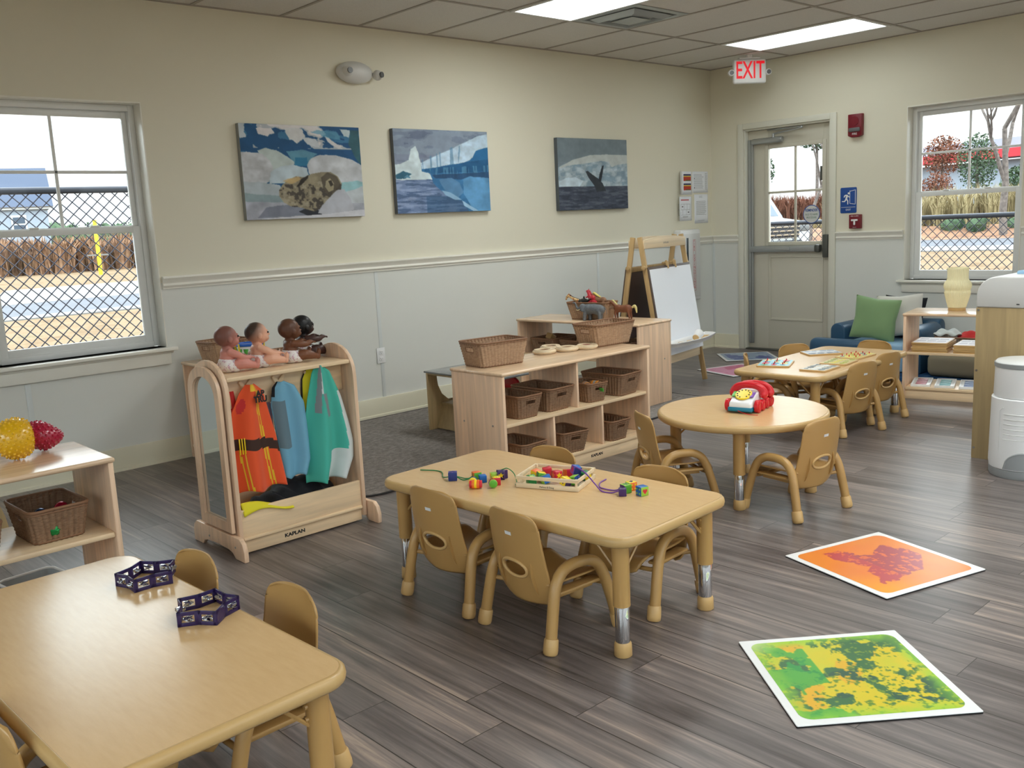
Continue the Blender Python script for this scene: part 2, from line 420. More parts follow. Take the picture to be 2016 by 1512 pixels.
SW_ADDED = [(-9.8, -8.2, .6, 2.35), (-7.6, -6.0, .6, 2.35), (-5.4, -3.8, .6, 2.35), (-3.2, -1.6, .6, 2.35)]; WW_ADDED = [(-8.0, -6.2, .5, 2.4), (-5.6, -3.8, .5, 2.4), (-3.2, -1.4, .5, 2.4)]  # unseen south and west windows, added to light the room
struct(wall_with_holes('w', 'y', YS, .2, WW_ADDED, -1).build('wall_west', ['cream', 'panel'], loc=(XW, 0, 0), smooth=30))
struct(wall_with_holes('s', 'x', XW-.2, .2, SW_ADDED, -1).build('wall_south', ['cream', 'panel'], loc=(0, YS, 0), smooth=30))
b = MB(); b.box((XW/2, YS/2, -.05), (-XW+.4, -YS+.4, .1)); struct(b.build('floor', 'floor'))
# ceiling slab with tiles, then the grid of bars
b = MB(); b.box((XW/2, YS/2, H+.05), (-XW+.4, -YS+.4, .1)); struct(b.build('ceiling', 'tile'))
X0, Y0, T = .5245, .8924, .6096
b = MB(); k = 0
x = -X0
while x > XW: b.box((x, YS/2, H-.003), (.022, -YS, .005)); x -= T
y = -Y0
while y > YS: b.box((XW/2, y, H-.0033), (-XW, .022, .005)); y -= 2*T
b.box((XW/2, -.011, H-.003), (-XW, .022, .006)); b.box((-.011, YS/2, H-.003), (.022, -YS, .006))
struct(b.build('trim_1', 'tbar'), 'ceiling grid bars')

# chair rail, baseboard, panel seams
RAIL = [(0, .077), (.028, .077), (.03, .066), (.026, .058), (.017, .046), (.013, .034), (.017, .026), (.019, .02), (.014, .014), (.009, .006), (.009, 0), (0, 0)]
BASE = [(0, .14), (.012, .14), (.014, .134), (.014, .02), (.024, .016), (.026, 0), (0, 0)]
def run(mb, prof, z0, axis, a0, a1, mi=0):
    n = len(prof); V = []; F = []
    for a in (a0, a1):
        for (d, z) in prof: V.append((a, -d, z0+z) if axis == 'x' else (-d, a, z0+z))
    for i in range(n-1): F.append((i, i+1, n+i+1, n+i))
    F.append(tuple(range(n))); F.append(tuple(range(2*n-1, n-1, -1))); mb.raw(V, F, mi)
zr0 = ZR-.077
b = MB(); run(b, RAIL, zr0, 'x', -5.765, 0); struct(b.build('trim_2', 'trim', smooth=30), 'chair rail')
b = MB(); run(b, RAIL, zr0, 'x', XW, -6.745); struct(b.build('trim_3', 'trim', smooth=30), 'chair rail')
b = MB(); run(b, RAIL, zr0, 'y', -.325, -.03); struct(b.build('trim_4', 'trim', smooth=30), 'chair rail')
b = MB(); run(b, RAIL, zr0, 'y', -1.995, -1.37); struct(b.build('trim_5', 'trim', smooth=30), 'chair rail')
b = MB(); run(b, RAIL, zr0, 'y', YS, -7.51); run(b, RAIL, zr0, 'y', -6.55, -5.31); run(b, RAIL, zr0, 'y', -4.35, -2.955); struct(b.build('trim_6', 'trim', smooth=30), 'chair rail')
b = MB(); run(b, BASE, 0, 'x', XW, 0); struct(b.build('baseboard_north', 'base', smooth=30))
b = MB(); run(b, BASE, 0, 'y', -.325, -.027); run(b, BASE, 0, 'y', YS, -1.37); struct(b.build('baseboard_east', 'base', smooth=30))
b = MB()
for x in (-9.02, -6.6, -4.18, -1.76): zz = .60 if x == -6.6 else zr0; b.box((x, -.0015, (.14+zz)/2), (.03, .003, zz-.14), bev=.001)
struct(b.build('trim_7', 'seam'), 'panel seam strips')
b = MB()
for y in (-.02, -3.6, -6.0): b.box((-.0015, y, (.14+zr0)/2), (.003, .03, zr0-.14), bev=.001)
struct(b.build('trim_8', 'seam'), 'panel seam strips')

# ------------------------------------------------------------------ windows
def window(num, w, X):
    """w=(a0,a1,z0,z1); X maps (along, inward depth d (into the room negative y), z) local -> world"""
    a0, a1, z0, z1 = w; cx = (a0+a1)/2; W = a1-a0
    root = bpy.data.objects.new('window_%d' % num, None); COL.objects.link(root); struct(root)  # also builds the added windows out of view
    def bx(mb, ca, cd, cz, da, dd, dz, bev=.002, mi=0): mb.box((0, 0, 0), (da, dd, dz), bev=bev, mi=mi, X=X @ Matrix.Translation((ca, cd, cz)))
    # returns (jamb liner) painted
    m = MB()
    bx(m, a0+.004, .05, (z0+z1)/2, .008, .11, z1-z0); bx(m, a1-.004, .05, (z0+z1)/2, .008, .11, z1-z0); bx(m, cx, .05, z1-.004, W, .11, .008)
    m.build('jamb_liner', 'trim', root)
    m = MB()   # vinyl master frame
    for s in (a0+.008+.0175, a1-.008-.0175): bx(m, s, .13, (z0+z1)/2, .035, .07, z1-z0-.01)
    bx(m, cx, .13, z1-.008-.0175, W-.086, .07, .035); bx(m, cx, .13, z0+.0175, W-.086, .07, .035)
    m.build('window_frame', 'vinyl', root)
    zm = 1.445; i0, i1 = a0+.043, a1-.043
    # upper sash (further out) and lower sash (inner)
    for nm, (za, zb, d, st) in {'upper_sash': (zm-.018, z1-.043, .146, .03), 'lower_sash': (z0+.035, zm+.018, .118, .045)}.items():
        m = MB(); bx(m, i0+st/2, d, (za+zb)/2, st, .026, zb-za); bx(m, i1-st/2, d, (za+zb)/2, st, .026, zb-za)
        bx(m, cx, d, zb-.019, i1-i0-2*st, .026, .038); bx(m, cx, d, za+.021, i1-i0-2*st, .026, .042)
        if nm == 'upper_sash':
            bx(m, cx, d, (za+zb)/2, .018, .012, zb-za-.07); bx(m, cx, d, (za+zb)/2+.003, i1-i0-2*st, .012, .018)
        o = m.build(nm, 'vinyl', root)
        g = MB(); bx(g, cx, d+.002, (za+zb)/2, i1-i0-2*st+.01, .004, zb-za-.07, bev=0); g.build('pane', 'glass', o)
        if nm == 'lower_sash':
            l = MB()
            for q in (-.17, .17): bx(l, cx+q, d-.004, zb+.006, .05, .028, .012, bev=.003)
            l.build('sash_lock', 'vinyl', o)
    m = MB(); bx(m, cx, .04, z0-.011, W, .13, .022, bev=.004); bx(m, cx, -.03, z0-.011, W+.09, .06, .022, bev=.006); m.build('sill', 'trim', root)
    m = MB(); bx(m, cx, -.011, z0-.064, W+.02, .021, .084, bev=.003); bx(m, cx, -.015, z0-.03, W+.05, .03, .016, bev=.004); m.build('apron', 'trim', root)
    return root
window(1, W1, Matrix.Identity(4))
# east window: along axis runs along -y... map local x->world y, local y (outwards) -> world x
XE = Matrix(((0, 1, 0, 0), (1, 0, 0, 0), (0, 0, 1, 0), (0, 0, 0, 1)))
window(2, W2, XE); window(3, W3_ADDED, XE); window(4, W4_ADDED, XE)  # first is the visible east window, the others are added daylight openings
MS = Matrix.Translation((0, YS, 0)) @ Matrix.Diagonal((1, -1, 1, 1)); MW = Matrix.Translation((XW, 0, 0)) @ Matrix(((0, -1, 0, 0), (1, 0, 0, 0), (0, 0, 1, 0), (0, 0, 0, 1)))
for i, w_ in enumerate(SW_ADDED): window(5+i, w_, MS)  # added south windows, light from behind the camera
for i, w_ in enumerate(WW_ADDED): window(9+i, w_, MW)  # added west windows, light from beside the camera

# ------------------------------------------------------------------ door
dr = bpy.data.objects.new('door_1', None); COL.objects.link(dr); struct(dr)
y0, y1, zt = DR[0], DR[1], DR[3]
m = MB()
m.box((-.01, y0-.03, (zt+.055)/2), (.02, .06, zt+.055), bev=.004); m.box((-.01, y1+.03, (zt+.055)/2), (.02, .06, zt+.055), bev=.004)
m.box((-.01, (y0+y1)/2, zt+.0275), (.02, y1-y0, .055), bev=.004); m.build('door_casing', 'doorframe', dr)
m = MB()
m.box((.07, y0+.008, zt/2), (.14, .016, zt), bev=.002); m.box((.07, y1-.008, zt/2), (.14, .016, zt), bev=.002); m.box((.07, (y0+y1)/2, zt-.008), (.14, y1-y0-.032, .016), bev=.002)
m.build('door_jamb', 'doorframe', dr)
# leaf with a glazed upper light and a raised lower panel
ly0, ly1, lz0, lz1 = y0+.018, y1-.018, .012, zt-.018; gy0, gy1, gz0, gz1 = -1.205, -.622, 1.06, 1.965
fx = .055; lf = MB()
def lb(mb, ya, yb, za, zb, x=fx+.022, d=.044, bev=.002, mi=0): mb.box((x, (ya+yb)/2, (za+zb)/2), (d, yb-ya, zb-za), bev=bev, mi=mi)
lb(lf, ly0, gy0, lz0, lz1); lb(lf, gy1, ly1, lz0, lz1); lb(lf, gy0, gy1, gz1, lz1); lb(lf, gy0, gy1, lz0, gz0)
leaf = lf.build('door_leaf', 'door', dr)
m = MB()   # moulded glazing frame
for (ya, yb, za, zb) in ((gy0-.03, gy0+.008, gz0-.03, gz1+.03), (gy1-.008, gy1+.03, gz0-.03, gz1+.03), (gy0+.008, gy1-.008, gz1-.008, gz1+.03), (gy0+.008, gy1-.008, gz0-.03, gz0+.008)):
    lb(m, ya, yb, za, zb, x=fx-.006, d=.014, bev=.005)
lb(m, (gy0+gy1)/2-.011, (gy0+gy1)/2+.011, gz0, gz1, x=fx+.008, d=.016, bev=.004); lb(m, gy0, gy1, 1.53, 1.552, x=fx+.008, d=.0155, bev=.004)
m.build('glazing_frame', 'door', leaf)
m = MB(); lb(m, gy0-.002, gy1+.002, gz0-.002, gz1+.002, x=fx+.024, d=.004, bev=0); m.build('pane', 'glass', leaf)
m = MB()   # raised panel
py0, py1, pz0, pz1 = -1.212, -.632, .30, .935
for (ya, yb, za, zb) in ((py0, py0+.022, pz0, pz1), (py1-.022, py1, pz0, pz1), (py0+.022, py1-.022, pz1-.022, pz1), (py0+.022, py1-.022, pz0, pz0+.022)):
    lb(m, ya, yb, za, zb, x=fx-.004, d=.010, bev=.004)
V = []
for (i, x) in ((.045, fx-.0005), (.10, fx-.009)):
    V += [(x, py0+i, pz0+i), (x, py1-i, pz0+i), (x, py1-i, pz1-i), (x, py0+i, pz1-i)]
m.raw(V, [(0, 4, 5, 1), (1, 5, 6, 2), (2, 6, 7, 3), (3, 7, 4, 0), (4, 7, 6, 5)]); m.build('raised_panel', 'door', leaf, smooth=20)
m = MB(); m.box((fx-.012, ly1-.022, 1.06), (.02, .03, 2.0), bev=.004); m.box((fx-.02, ly1-.055, 1.06), (.016, .022, 2.0), bev=.005); m.build('continuous_hinge', 'alu', leaf)
m = MB(); m.box((fx-.03, (ly0+ly1)/2+.02, 1.0), (.045, ly1-ly0-.13, .058), bev=.006); m.box((fx-.055, -.76, 1.0), (.012, .26, .034), bev=.004); m.build('push_bar', 'alu', leaf)
m = MB(); m.box((fx-.028, ly0+.035, 1.02), (.05, .055, .215), bev=.01); m.box((fx-.045, ly0+.11, 1.0), (.06, .06, .075), bev=.02); m.build('latch_case', 'darkmetal', leaf)
m = MB(); m.cyl((fx-.035, -.47, 2.035), (fx-.035, -.80, 2.035), .028, 14, bev=.008); m.box((fx-.05, -.62, 2.035), (.02, .28, .045), bev=.008); m.cyl((fx-.035, -.70, 2.06), (fx-.035, -.70, 2.095), .012, 10)
m.tube([(fx-.035, -.70, 2.092), (fx-.09, -1.03, 2.115)], .008, 8); m.tube([(fx-.09, -1.03, 2.125), (fx-.01, -.62, 2.132)], .006, 8); m.ball((fx-.09, -1.03, 2.12), .013); m.build('door_closer', 'alu', leaf)
m = MB(); m.box((.06, (y0+y1)/2, .006), (.15, y1-y0-.03, .012), bev=.003); m.build('threshold', 'darkmetal', dr)
# round reminder sticker and the small dark card stuck on the glass
st = thing('window_sticker', 'round white REMINDER sticker on the glass of the exit door', 'sticker', (fx+.019, -1.075, 1.318))
m = MB(); m.lathe([(.0, 0), (.087, 0), (.087, .0012), (0, .0012)], 36, X=frame((0, 0, 0), (0, -1, 0), (0, 0, 1)), cap=False); m.build('backing', 'signblue', st)
m = MB(); m.lathe([(.0, .0012), (.08, .0012), (.08, .002), (0, .002)], 36, X=frame((0, 0, 0), (0, -1, 0), (0, 0, 1)), cap=False); m.build('face', 'offwhite', st)
FX = lambda z: frame((-.0025, 0, z), (0, -1, 0), (0, 0, 1))
text('lettering', 'REMINDER', .036, FX(.036), 'signblue', st, .0003, sx=.75, bold=.0008)
M['inkgreen'] = mat('green_ink', (70, 120, 90), .6)
text('lettering', 'FACE TO NAME', .026, FX(-.004), 'inkgreen', st, .0003, sx=.7); text('lettering', 'PROCEDURE', .026, FX(-.032), 'inkgreen', st, .0003, sx=.7)
m = MB(); m.box((fx+.016, -1.18, 1.69), (.002, .035, .13)); tag(m.build('door_card', 'darkmetal'), 'small dark grey card stuck on the right edge of the door glass', 'card')

# ------------------------------------------------------------------ ceiling lamps and air vent
def panel(name, x0, x1, ya, yb, label):
    t = thing(name, label, 'ceiling light', ((x0+x1)/2, (ya+yb)/2, H), 0, 'flat ceiling light panels'); w, l = x1-x0, yb-ya
    m = MB()
    for s in (-1, 1): m.box((s*(w/2-.012), 0, -.006), (.024, l, .012), bev=.002); m.box((0, s*(l/2-.012), -.006), (w-.048, .024, .012), bev=.002)
    m.build('light_frame', 'white', t)
    m = MB(); m.box((0, 0, -.004), (w-.048, l-.048, .004)); m.build('diffuser', 'lampdim' if 'corner' in label else 'lamp', t)
xk = lambda k: -X0-k*T
rows = [(-Y0-2*T, -Y0), (-Y0-6*T, -Y0-4*T), (-Y0-10*T, -Y0-8*T)]
labs = {(0, 0): 'flat white ceiling light nearer the corner, beside the hanging EXIT sign', (0, 4): 'flat white ceiling light beside the square air vent'}
for r, (ya, yb) in enumerate(rows):
    for k in [(0, 4), (4, 7), (4, 7, 11)][r]:  # rows behind the first are unseen lamps, laid out to brighten the room
        panel('ceiling_light', xk(k+1)+.011, xk(k)-.011, ya+.011, yb-.011, labs.get((r, k), 'added ceiling light out of view, %s row, %s column' % (['first', 'second', 'third'][r], {0: 'east', 4: 'east', 7: 'middle', 11: 'west'}[k])))
vt = thing('ceiling_vent', 'square metal air vent set in the ceiling beside a light', 'vent', ((xk(3)+xk(4))/2, -Y0-T/2, H))
m = MB(); s = T/2-.012
for q, z in ((0, 0), (.085, -.0), (.165, -.0)):
    a = s-q
    def ring(a1, z1, a2, z2): return [(-a1, -a1, z1), (a1, -a1, z1), (a1, a1, z1), (-a1, a1, z1), (-a2, -a2, z2), (a2, -a2, z2), (a2, a2, z2), (-a2, a2, z2)]
    V = ring(a, -.004, a-.045, -.03 if q else -.008); m.raw(V, [(0, 1, 5, 4), (1, 2, 6, 5), (2, 3, 7, 6), (3, 0, 4, 7)])
    V = ring(a-.045, -.03 if q else -.008, a-.05, -.002); m.raw(V, [(0, 1, 5, 4), (1, 2, 6, 5), (2, 3, 7, 6), (3, 0, 4, 7)])
m.box((0, 0, -.028), (.2, .2, .004), bev=.002); m.build('louvre', 'alu', vt, smooth=20)
m = MB(); m.box((0, 0, -.001), (2*s-.06, 2*s-.06, .0015)); m.build('duct_opening', 'black', vt)

# ------------------------------------------------------------------ wall fixtures
# emergency light
t = thing('emergency_light', 'white oval twin-head emergency light high on the long wall', 'emergency light', (-4.255, 0, 2.455))
X = frame((0, 0, 0), (1, 0, 0), (0, 0, 1))
m = MB(); m.ball((0, -.03, 0), (.15, .055, .075), n=28); m.box((0, -.01, 0), (.2, .02, .10), bev=.008); m.build('housing', 'offwhite', t)
for (x, z) in ((-.085, .002), (.165, -.012)):
    m = MB(); m.ball((x, -.07, z), (.036, .036, .036)); h = m.build('lamp_head', 'offwhite', t)
    m = MB(); m.cyl((x+(.01 if x > 0 else 0), -.10, z), (x+(.013 if x > 0 else 0), -.11, z), .02, 16); m.build('lens', 'lens', h)
# exit sign hanging from the ceiling
t = thing('exit_sign', 'white ceiling sign with glowing red EXIT letters and two small lamps', 'exit sign', (-.40, -.71, H), math.radians(-37))
m = MB(); m.box((0, 0, -.03), (.20, .05, .012), bev=.005); m.cyl((0, 0, -.03), (0, 0, 0), .03, 16); m.build('canopy', 'white', t)
m = MB(); m.box((0, 0, -.145), (.31, .048, .215), bev=.018, seg=3); bd = m.build('housing', 'white', t)
text('lettering', 'EXIT', .215, frame((0, -.0255, -.142), (1, 0, 0), (0, 0, 1)), 'exitred', t, .0008, sx=.62, bold=.002)
for s in (-1, 1):
    m = MB(); m.cyl((s*.175, .01, -.155), (s*.175, -.03, -.155), .028, 18, bev=.006); h = m.build('lamp_head', 'white', t)
    m = MB(); m.cyl((s*.175, -.03, -.155), (s*.175, -.034, -.155), .02, 18); m.build('lens', 'lens', h)
# fire alarm, exit pictogram sign, pull station on the east wall. local frame: x to the right (world -y), z up, out of wall = -x
def EW(y, z, x=0): return frame((x, y, z), (0, -1, 0), (0, 0, 1))
t = thing('fire_alarm', 'dark red fire alarm strobe high on the wall right of the door', 'fire alarm', (.0005, -1.555, 2.075))
m = MB(); m.prism([(-.065, -.085), (-.03, -.1), (.03, -.1), (.065, -.085), (.065, .1), (-.065, .1)], .045, X=frame((0, 0, 0), (0, -1, 0), (0, 0, 1)), bev=.005); m.build('housing', 'darkred', t)
m = MB(); m.box((-.05, 0, -.035), (.02, .105, .035), bev=.008); m.build('strobe', 'lens', t)
m = MB(); m.cyl((-.045, 0, .04), (-.049, 0, .04), .038, 24); m.build('speaker_grille', 'darkred', t)
text('lettering', 'FIRE', .026, EW(0, -.072, -.0455), 'white', t, .0004)
t = thing('exit_plaque', 'blue wall plaque with a white running figure, a door and EXIT', 'sign', (0, -1.484, 1.427))
m = MB(); m.prism(rrect(.155, .228, .012), .005, X=EW(0, 0), bev=.001); m.build('plate', 'signblue', t)
m = MB(); XX = EW(0, 0, -.0052)
def poly(P): m.prism(P, .0008, X=XX)
for P in ([(.012, .085), (.016, .085), (.016, -.03), (.012, -.03)], [(.064, .092), (.068, .092), (.068, -.038), (.064, -.038)], [(.012, .081), (.066, .092), (.066, .088), (.012, .077)], [(.012, -.03), (.066, -.038), (.066, -.034), (.012, -.026)],
          [(-.068, -.06), (.068, -.06), (.068, -.063), (-.068, -.063)],
          [(-.004, .048), (-.024, .052), (-.04, .045), (-.046, .028), (-.038, .026), (-.03, .038), (-.022, .038), (-.03, .012), (-.038, -.004), (-.062, -.004), (-.062, -.012), (-.034, -.014), (-.018, .004), (-.01, -.008), (-.01, -.036), (-.001, -.036), (0, -.004), (-.012, .014), (-.006, .032), (.01, .024), (.013, .03), (-.003, .042)]):
    poly(P)
m.prism([(.002+.009*math.cos(a), .062+.009*math.sin(a)) for a in [i*PI/8 for i in range(16)]], .0008, X=XX)
m.build('pictogram', 'white', t); text('lettering', 'EXIT', .024, EW(0, -.085, -.0055), 'white', t, .0004)
t = thing('fire_alarm_pull', 'small dark red pull station with a white T handle by the chair rail', 'fire alarm pull', (0, -1.563, 1.236))
m = MB(); m.box((-.02, 0, 0), (.04, .11, .125), bev=.006); m.build('housing', 'darkred', t)
m = MB(); m.box((-.044, 0, .012), (.01, .062, .016), bev=.003); m.box((-.044, 0, -.014), (.01, .016, .036), bev=.003); m.build('handle', 'white', t)
text('lettering', 'FIRE ALARM', .014, EW(0, .048, -.0405), 'white', t, .0003); text('lettering', 'PUSH IN', .009, EW(0, -.052, -.0405), 'white', t, .0003)
# outlet
t = thing('wall_outlet', 'white double power outlet on the long wall panel seam', 'power outlet', (-4.19, -.003, .452))
m = MB(); m.box((0, -.003, 0), (.072, .006, .116), bev=.0025); m.build('cover_plate', 'white', t)
for z in (-.024, .024):
    m = MB(); m.box((0, -.0075, z), (.034, .003, .03), bev=.006); r_ = m.build('socket', 'white', t)
    m = MB(); m.box((-.007, -.0092, z+.003), (.002, .001, .009)); m.box((.007, -.0092, z+.003), (.002, .001, .007)); m.cyl((0, -.009, z-.008), (0, -.0095, z-.008), .0025, 8); m.build('slots', 'ink', r_)
# fire extinguisher cabinet
t = thing('extinguisher_cabinet', 'white recessed fire extinguisher cabinet on the wall near the corner', 'fire extinguisher cabinet', (-.49, 0, .875))
m = MB(); m.box((0, -.05, 0), (.315, .10, .70), bev=.02, seg=3); m.build('cabinet_body', 'white', t)
m = MB(); m.box((0, -.103, 0), (.262, .012, .62), bev=.004); dd = m.build('cabinet_door', 'offwhite', t)
m = MB(); m.box((-.075, -.1095, .05), (.03, .003, .44), bev=.001); m.build('viewing_slot', 'fireglass', dd)
for i, ch in enumerate('FIRE EXTINGUISHER'):
    if ch != ' ': text('lettering', ch, .034, frame((.035, -.1097, .235-i*.0285), (1, 0, 0), (0, 0, 1)), 'inkred', dd, .0004)
m = MB()
for (x, z, w, h) in ((.014, 0, .0015, .50), (.056, 0, .0015, .50), (.035, .25, .043, .0015), (.035, -.25, .043, .0015)): m.box((x, -.1096, z), (w, .001, h))
m.build('label_border', 'inkred', dd)
# posted papers
def paper(x0, x1, z0, z1, label, kind, curl=0):
    t = thing('posted_notice', label, 'paper notice', ((x0+x1)/2, -.0005, (z0+z1)/2)); w, h = x1-x0, z1-z0
    m = MB(); m.grid(lambda u, v: ((u-.5)*w, -.001-(curl*max(0, .35-u)**2*3), (v-.5)*h), 16, 4); m.build('sheet', 'paper', t, solid=.0006)
    return t, w, h
def lines(t, x0, x1, z0, n, dz, m_='inkgrey', seed=1, th=.0022, y=-.0016):
    r = random.Random(seed); m = MB()
    for i in range(n):
        a = r.uniform(0, .2)*(x1-x0); m.box(((x0+x1-a)/2, y, z0-i*dz), (x1-x0-a, .0004, th))
    m.build('print', m_, t)
t, w, h = paper(-.592, -.335, 1.566, 1.79, 'notice with two red and yellow illustrated bands, top left of the four sheets', 0, .22)
m = MB(); 
for zc in (.045, -.045): m.box((.055, -.0016, zc+.034), (.12, .0004, .014), mi=0); m.box((.055, -.0016, zc), (.12, .0004, .05), mi=1); m.box((.055, -.0019, zc+.02), (.12, .0003, .010), mi=2); m.box((.07, -.0019, zc-.02), (.08, .0003, .008), mi=3)
m.build('illustration', [mat('navy_ink', (30, 40, 90), .6), mat('brick_ink', (196, 66, 50), .6), mat('yellow_ink', (225, 190, 60), .6), mat('olive_ink', (90, 110, 60), .6)], t)
t, w, h = paper(-.325, -.064, 1.582, 1.79, 'notice covered in small grey text, top right of the four sheets', 0)
lines(t, -.11, .06, .075, 14, .0105, seed=2); lines(t, .08, .115, .085, 16, .0105, seed=3, th=.003)
m = MB(); m.cyl((-.095, -.0014, .035), (-.095, -.002, .035), .005, 10); m.cyl((-.095, -.0014, -.055), (-.095, -.002, -.055), .005, 10); m.build('bullet', 'ink', t)
t, w, h = paper(-.597, -.345, 1.312, 1.547, 'evacuation floor plan sheet, bottom left of the four sheets', 0, .12)
m = MB(); m.box((.02, -.0016, .085), (.13, .0004, .009)); m.build('red_heading', 'inkred', t)
m = MB()
for (a, c, w_, h_) in ((0, .045, .19, .002), (0, -.06, .19, .002), (-.095, -.008, .002, .105), (.095, -.008, .002, .105), (0, -.01, .19, .002), (-.05, .02, .002, .05), (.0, .02, .002, .05), (.05, .02, .002, .05), (-.02, -.035, .002, .05), (.04, -.035, .002, .05), (-.025, .02, .02, .012), (.07, -.035, .02, .014), (-.06, -.04, .02, .014)): m.box((a+.005, -.0016, c), (w_, .0004, h_))
m.build('floor_plan', 'inkgrey', t); lines(t, -.02, .08, -.075, 2, .007, 'ink', 5)
t, w, h = paper(-.295, -.068, 1.28, 1.566, 'pale printed letter, bottom right of the four sheets', 0)
lines(t, -.035, .03, .125, 2, .012, seed=6); lines(t, -.085, .085, .075, 15, .0095, seed=7); lines(t, -.06, .06, -.115, 1, .01, seed=8)
# ------------------------------------------------------------------ canvas prints
def canvas(x0, x1, z0, z1, pt, label, side):
    t = thing('canvas_print', label, 'wall art', ((x0+x1)/2, 0, (z0+z1)/2)); w, h = x1-x0, z1-z0
    m = MB(); m.box((0, -.02, 0), (w, .038, h), bev=.002); m.build('stretched_frame', mat('canvas_edge', side, .6), t)
    pt.A = np.clip(pt.A*(1.07+.20*(fbm(pt.U*16, pt.V*12, 91, 5)-.5)[..., None]), 0, 1)
    m = MB(); picture_grid(m, pt, lambda u, v: ((u-.5)*(w-.002), -.0397, (.5-v)*(h-.002))); m.build('print', 'vc', t)
# --- seal asleep on ice
p = Paint(300, 200, (28, 78, 122)); U, V = p.U, p.V
n = fbm(U*6, V*9, 5, 5); p.put((n > .60) & (V < .3), (64, 120, 158), .8)
cl = fbm(U*5+3, V*7+1, 31, 5); p.put((cl > .56) & (V < .25) & (U > .1), (188, 188, 190), .85); p.put((cl > .62) & (V < .22), (208, 204, 204), .9)
p.poly([(0, 0), (.05, 0), (.04, .14), (0, .15)], (172, 182, 190), .04, var=.1)
p.poly([(.12, .05), (.25, .04), (.28, .1), (.22, .13), (.14, .11)], (205, 202, 205), .05)
p.poly([(.36, .03), (.5, .03), (.53, .12), (.47, .2), (.4, .16)], (196, 198, 200), .06, var=.1)
p.poly([(.5, .12), (.62, .14), (.64, .23), (.55, .2)], (186, 192, 198), .04)
p.poly([(.69, .1), (.73, .12), (.84, .24), (.8, .24), (.72, .17)], (196, 196, 198), .02)
p.poly([(.58, .05), (.8, .06), (.82, .13), (.66, .12)], (90, 150, 178), .05, a=.7)
p.poly([(.83, .02), (.92, .03), (.9, .12), (.85, .1)], (180, 196, 202), .03)
p.poly([(.92, .03), (1, .03), (1, .42), (.95, .34), (.9, .2)], (50, 92, 104), .02, var=.2)
p.poly([(.36, .28), (.5, .26), (.62, .3), (.52, .42), (.42, .42)], (84, 134, 158), .02, var=.15)
p.poly([(.43, .34), (.53, .34), (.53, .44), (.42, .43)], (40, 110, 146), .02)
p.poly([(.13, .28), (.2, .25), (.28, .27), (.37, .34), (.42, .39), (.41, .43), (.3, .47), (.2, .5)], (176, 190, 190), .02, var=.1)
p.poly([(-.1, .29), (.07, .29), (.17, .31), (.22, .38), (.25, .5), (.2, .6), (.1, .64), (-.1, .64)], (182, 186, 192), .03, var=.16, vs=14)
p.poly([(.22, .5), (.3, .44), (.4, .42), (.52, .46), (.54, .56), (.4, .62), (.2, .62)], (176, 192, 202), .02, var=.1)
p.poly([(.52, .42), (.56, .36), (.64, .31), (.78, .31), (.92, .36), (1.1, .5), (1.1, .66), (.8, .7), (.55, .58)], (178, 182, 188), .02, var=.12, vs=12)
p.poly([(.75, .62), (.95, .6), (1.1, .64), (1.1, .85), (.84, .84)], (140, 182, 190), .03, var=.1)
p.poly([(.84, .72), (1, .66), (1.1, .8), (1.1, .96), (.86, .9)], (178, 186, 192), .03, var=.12)
p.poly([(-.1, .6), (.12, .6), (.28, .64), (.32, .74), (.3, .83), (-.1, .82)], (166, 178, 186), .02, var=.1)
p.poly([(-.1, .7), (.3, .76), (.3, .84), (-.1, .82)], (118, 140, 146), .02, a=.7)
p.poly([(-.1, .8), (.4, .83), (1.1, .86), (1.1, 1.1), (-.1, 1.1)], (158, 162, 174), .01, var=.12, vs=14)
p.poly([(.08, .98), (.16, .87), (.4, .84), (.62, .94), (.6, .99)], (108, 114, 130), .02, a=.8)
p.poly([(.42, .93), (.5, .88), (.6, .93), (.62, .97), (.5, .975)], (44, 48, 56), .015)
body = [(.27, .7), (.3, .64), (.36, .58), (.42, .545), (.5, .56), (.55, .52), (.63, .5), (.72, .5), (.78, .55), (.81, .63), (.8, .7), (.72, .8), (.62, .9), (.55, .93), (.46, .89), (.36, .87), (.3, .82), (.27, .76)]
p.poly(body, (136, 128, 108), .008, var=.18, vs=16); bm_ = inpoly(U, V, body)
sp_ = fbm(U*34, V*26, 71, 3); p.put(bm_ & (sp_ > .56) & (V > .63), (58, 54, 52), .8); p.put(bm_ & (sp_ < .36) & (V > .6), (176, 168, 150), .5)
p.poly([(.31, .6), (.36, .57), (.44, .545), (.46, .58), (.38, .63)], (186, 160, 112), .02, a=.8)
p.poly([(.42, .66), (.46, .58), (.53, .53), (.52, .57), (.46, .64)], (46, 42, 38), .01)
p.poly([(.63, .56), (.69, .5), (.77, .55), (.8, .64), (.76, .72), (.68, .76), (.64, .68)], (74, 68, 58), .01, a=.8)
p.poly([(.67, .6), (.71, .57), (.74, .62), (.73, .7), (.69, .72), (.66, .66)], (150, 142, 118), .008); p.poly([(.69, .6), (.72, .59), (.735, .64), (.71, .66)], (58, 54, 48), .005)
p.poly([(.58, .95), (.62, .87), (.76, .7), (.83, .69), (.88, .8), (.91, .92), (.84, .96), (.66, .97)], (172, 176, 186), .01, var=.06)
p.poly([(.1, 1), (.4, .975), (.7, .96), (.95, .93), (1.1, .92), (1.1, 1.1), (.1, 1.1)], (196, 198, 206), .01, var=.06)
canvas(-5.178, -4.262, 1.470, 2.083, p, 'canvas photo print of a grey seal sleeping on white ice', (146, 150, 148))
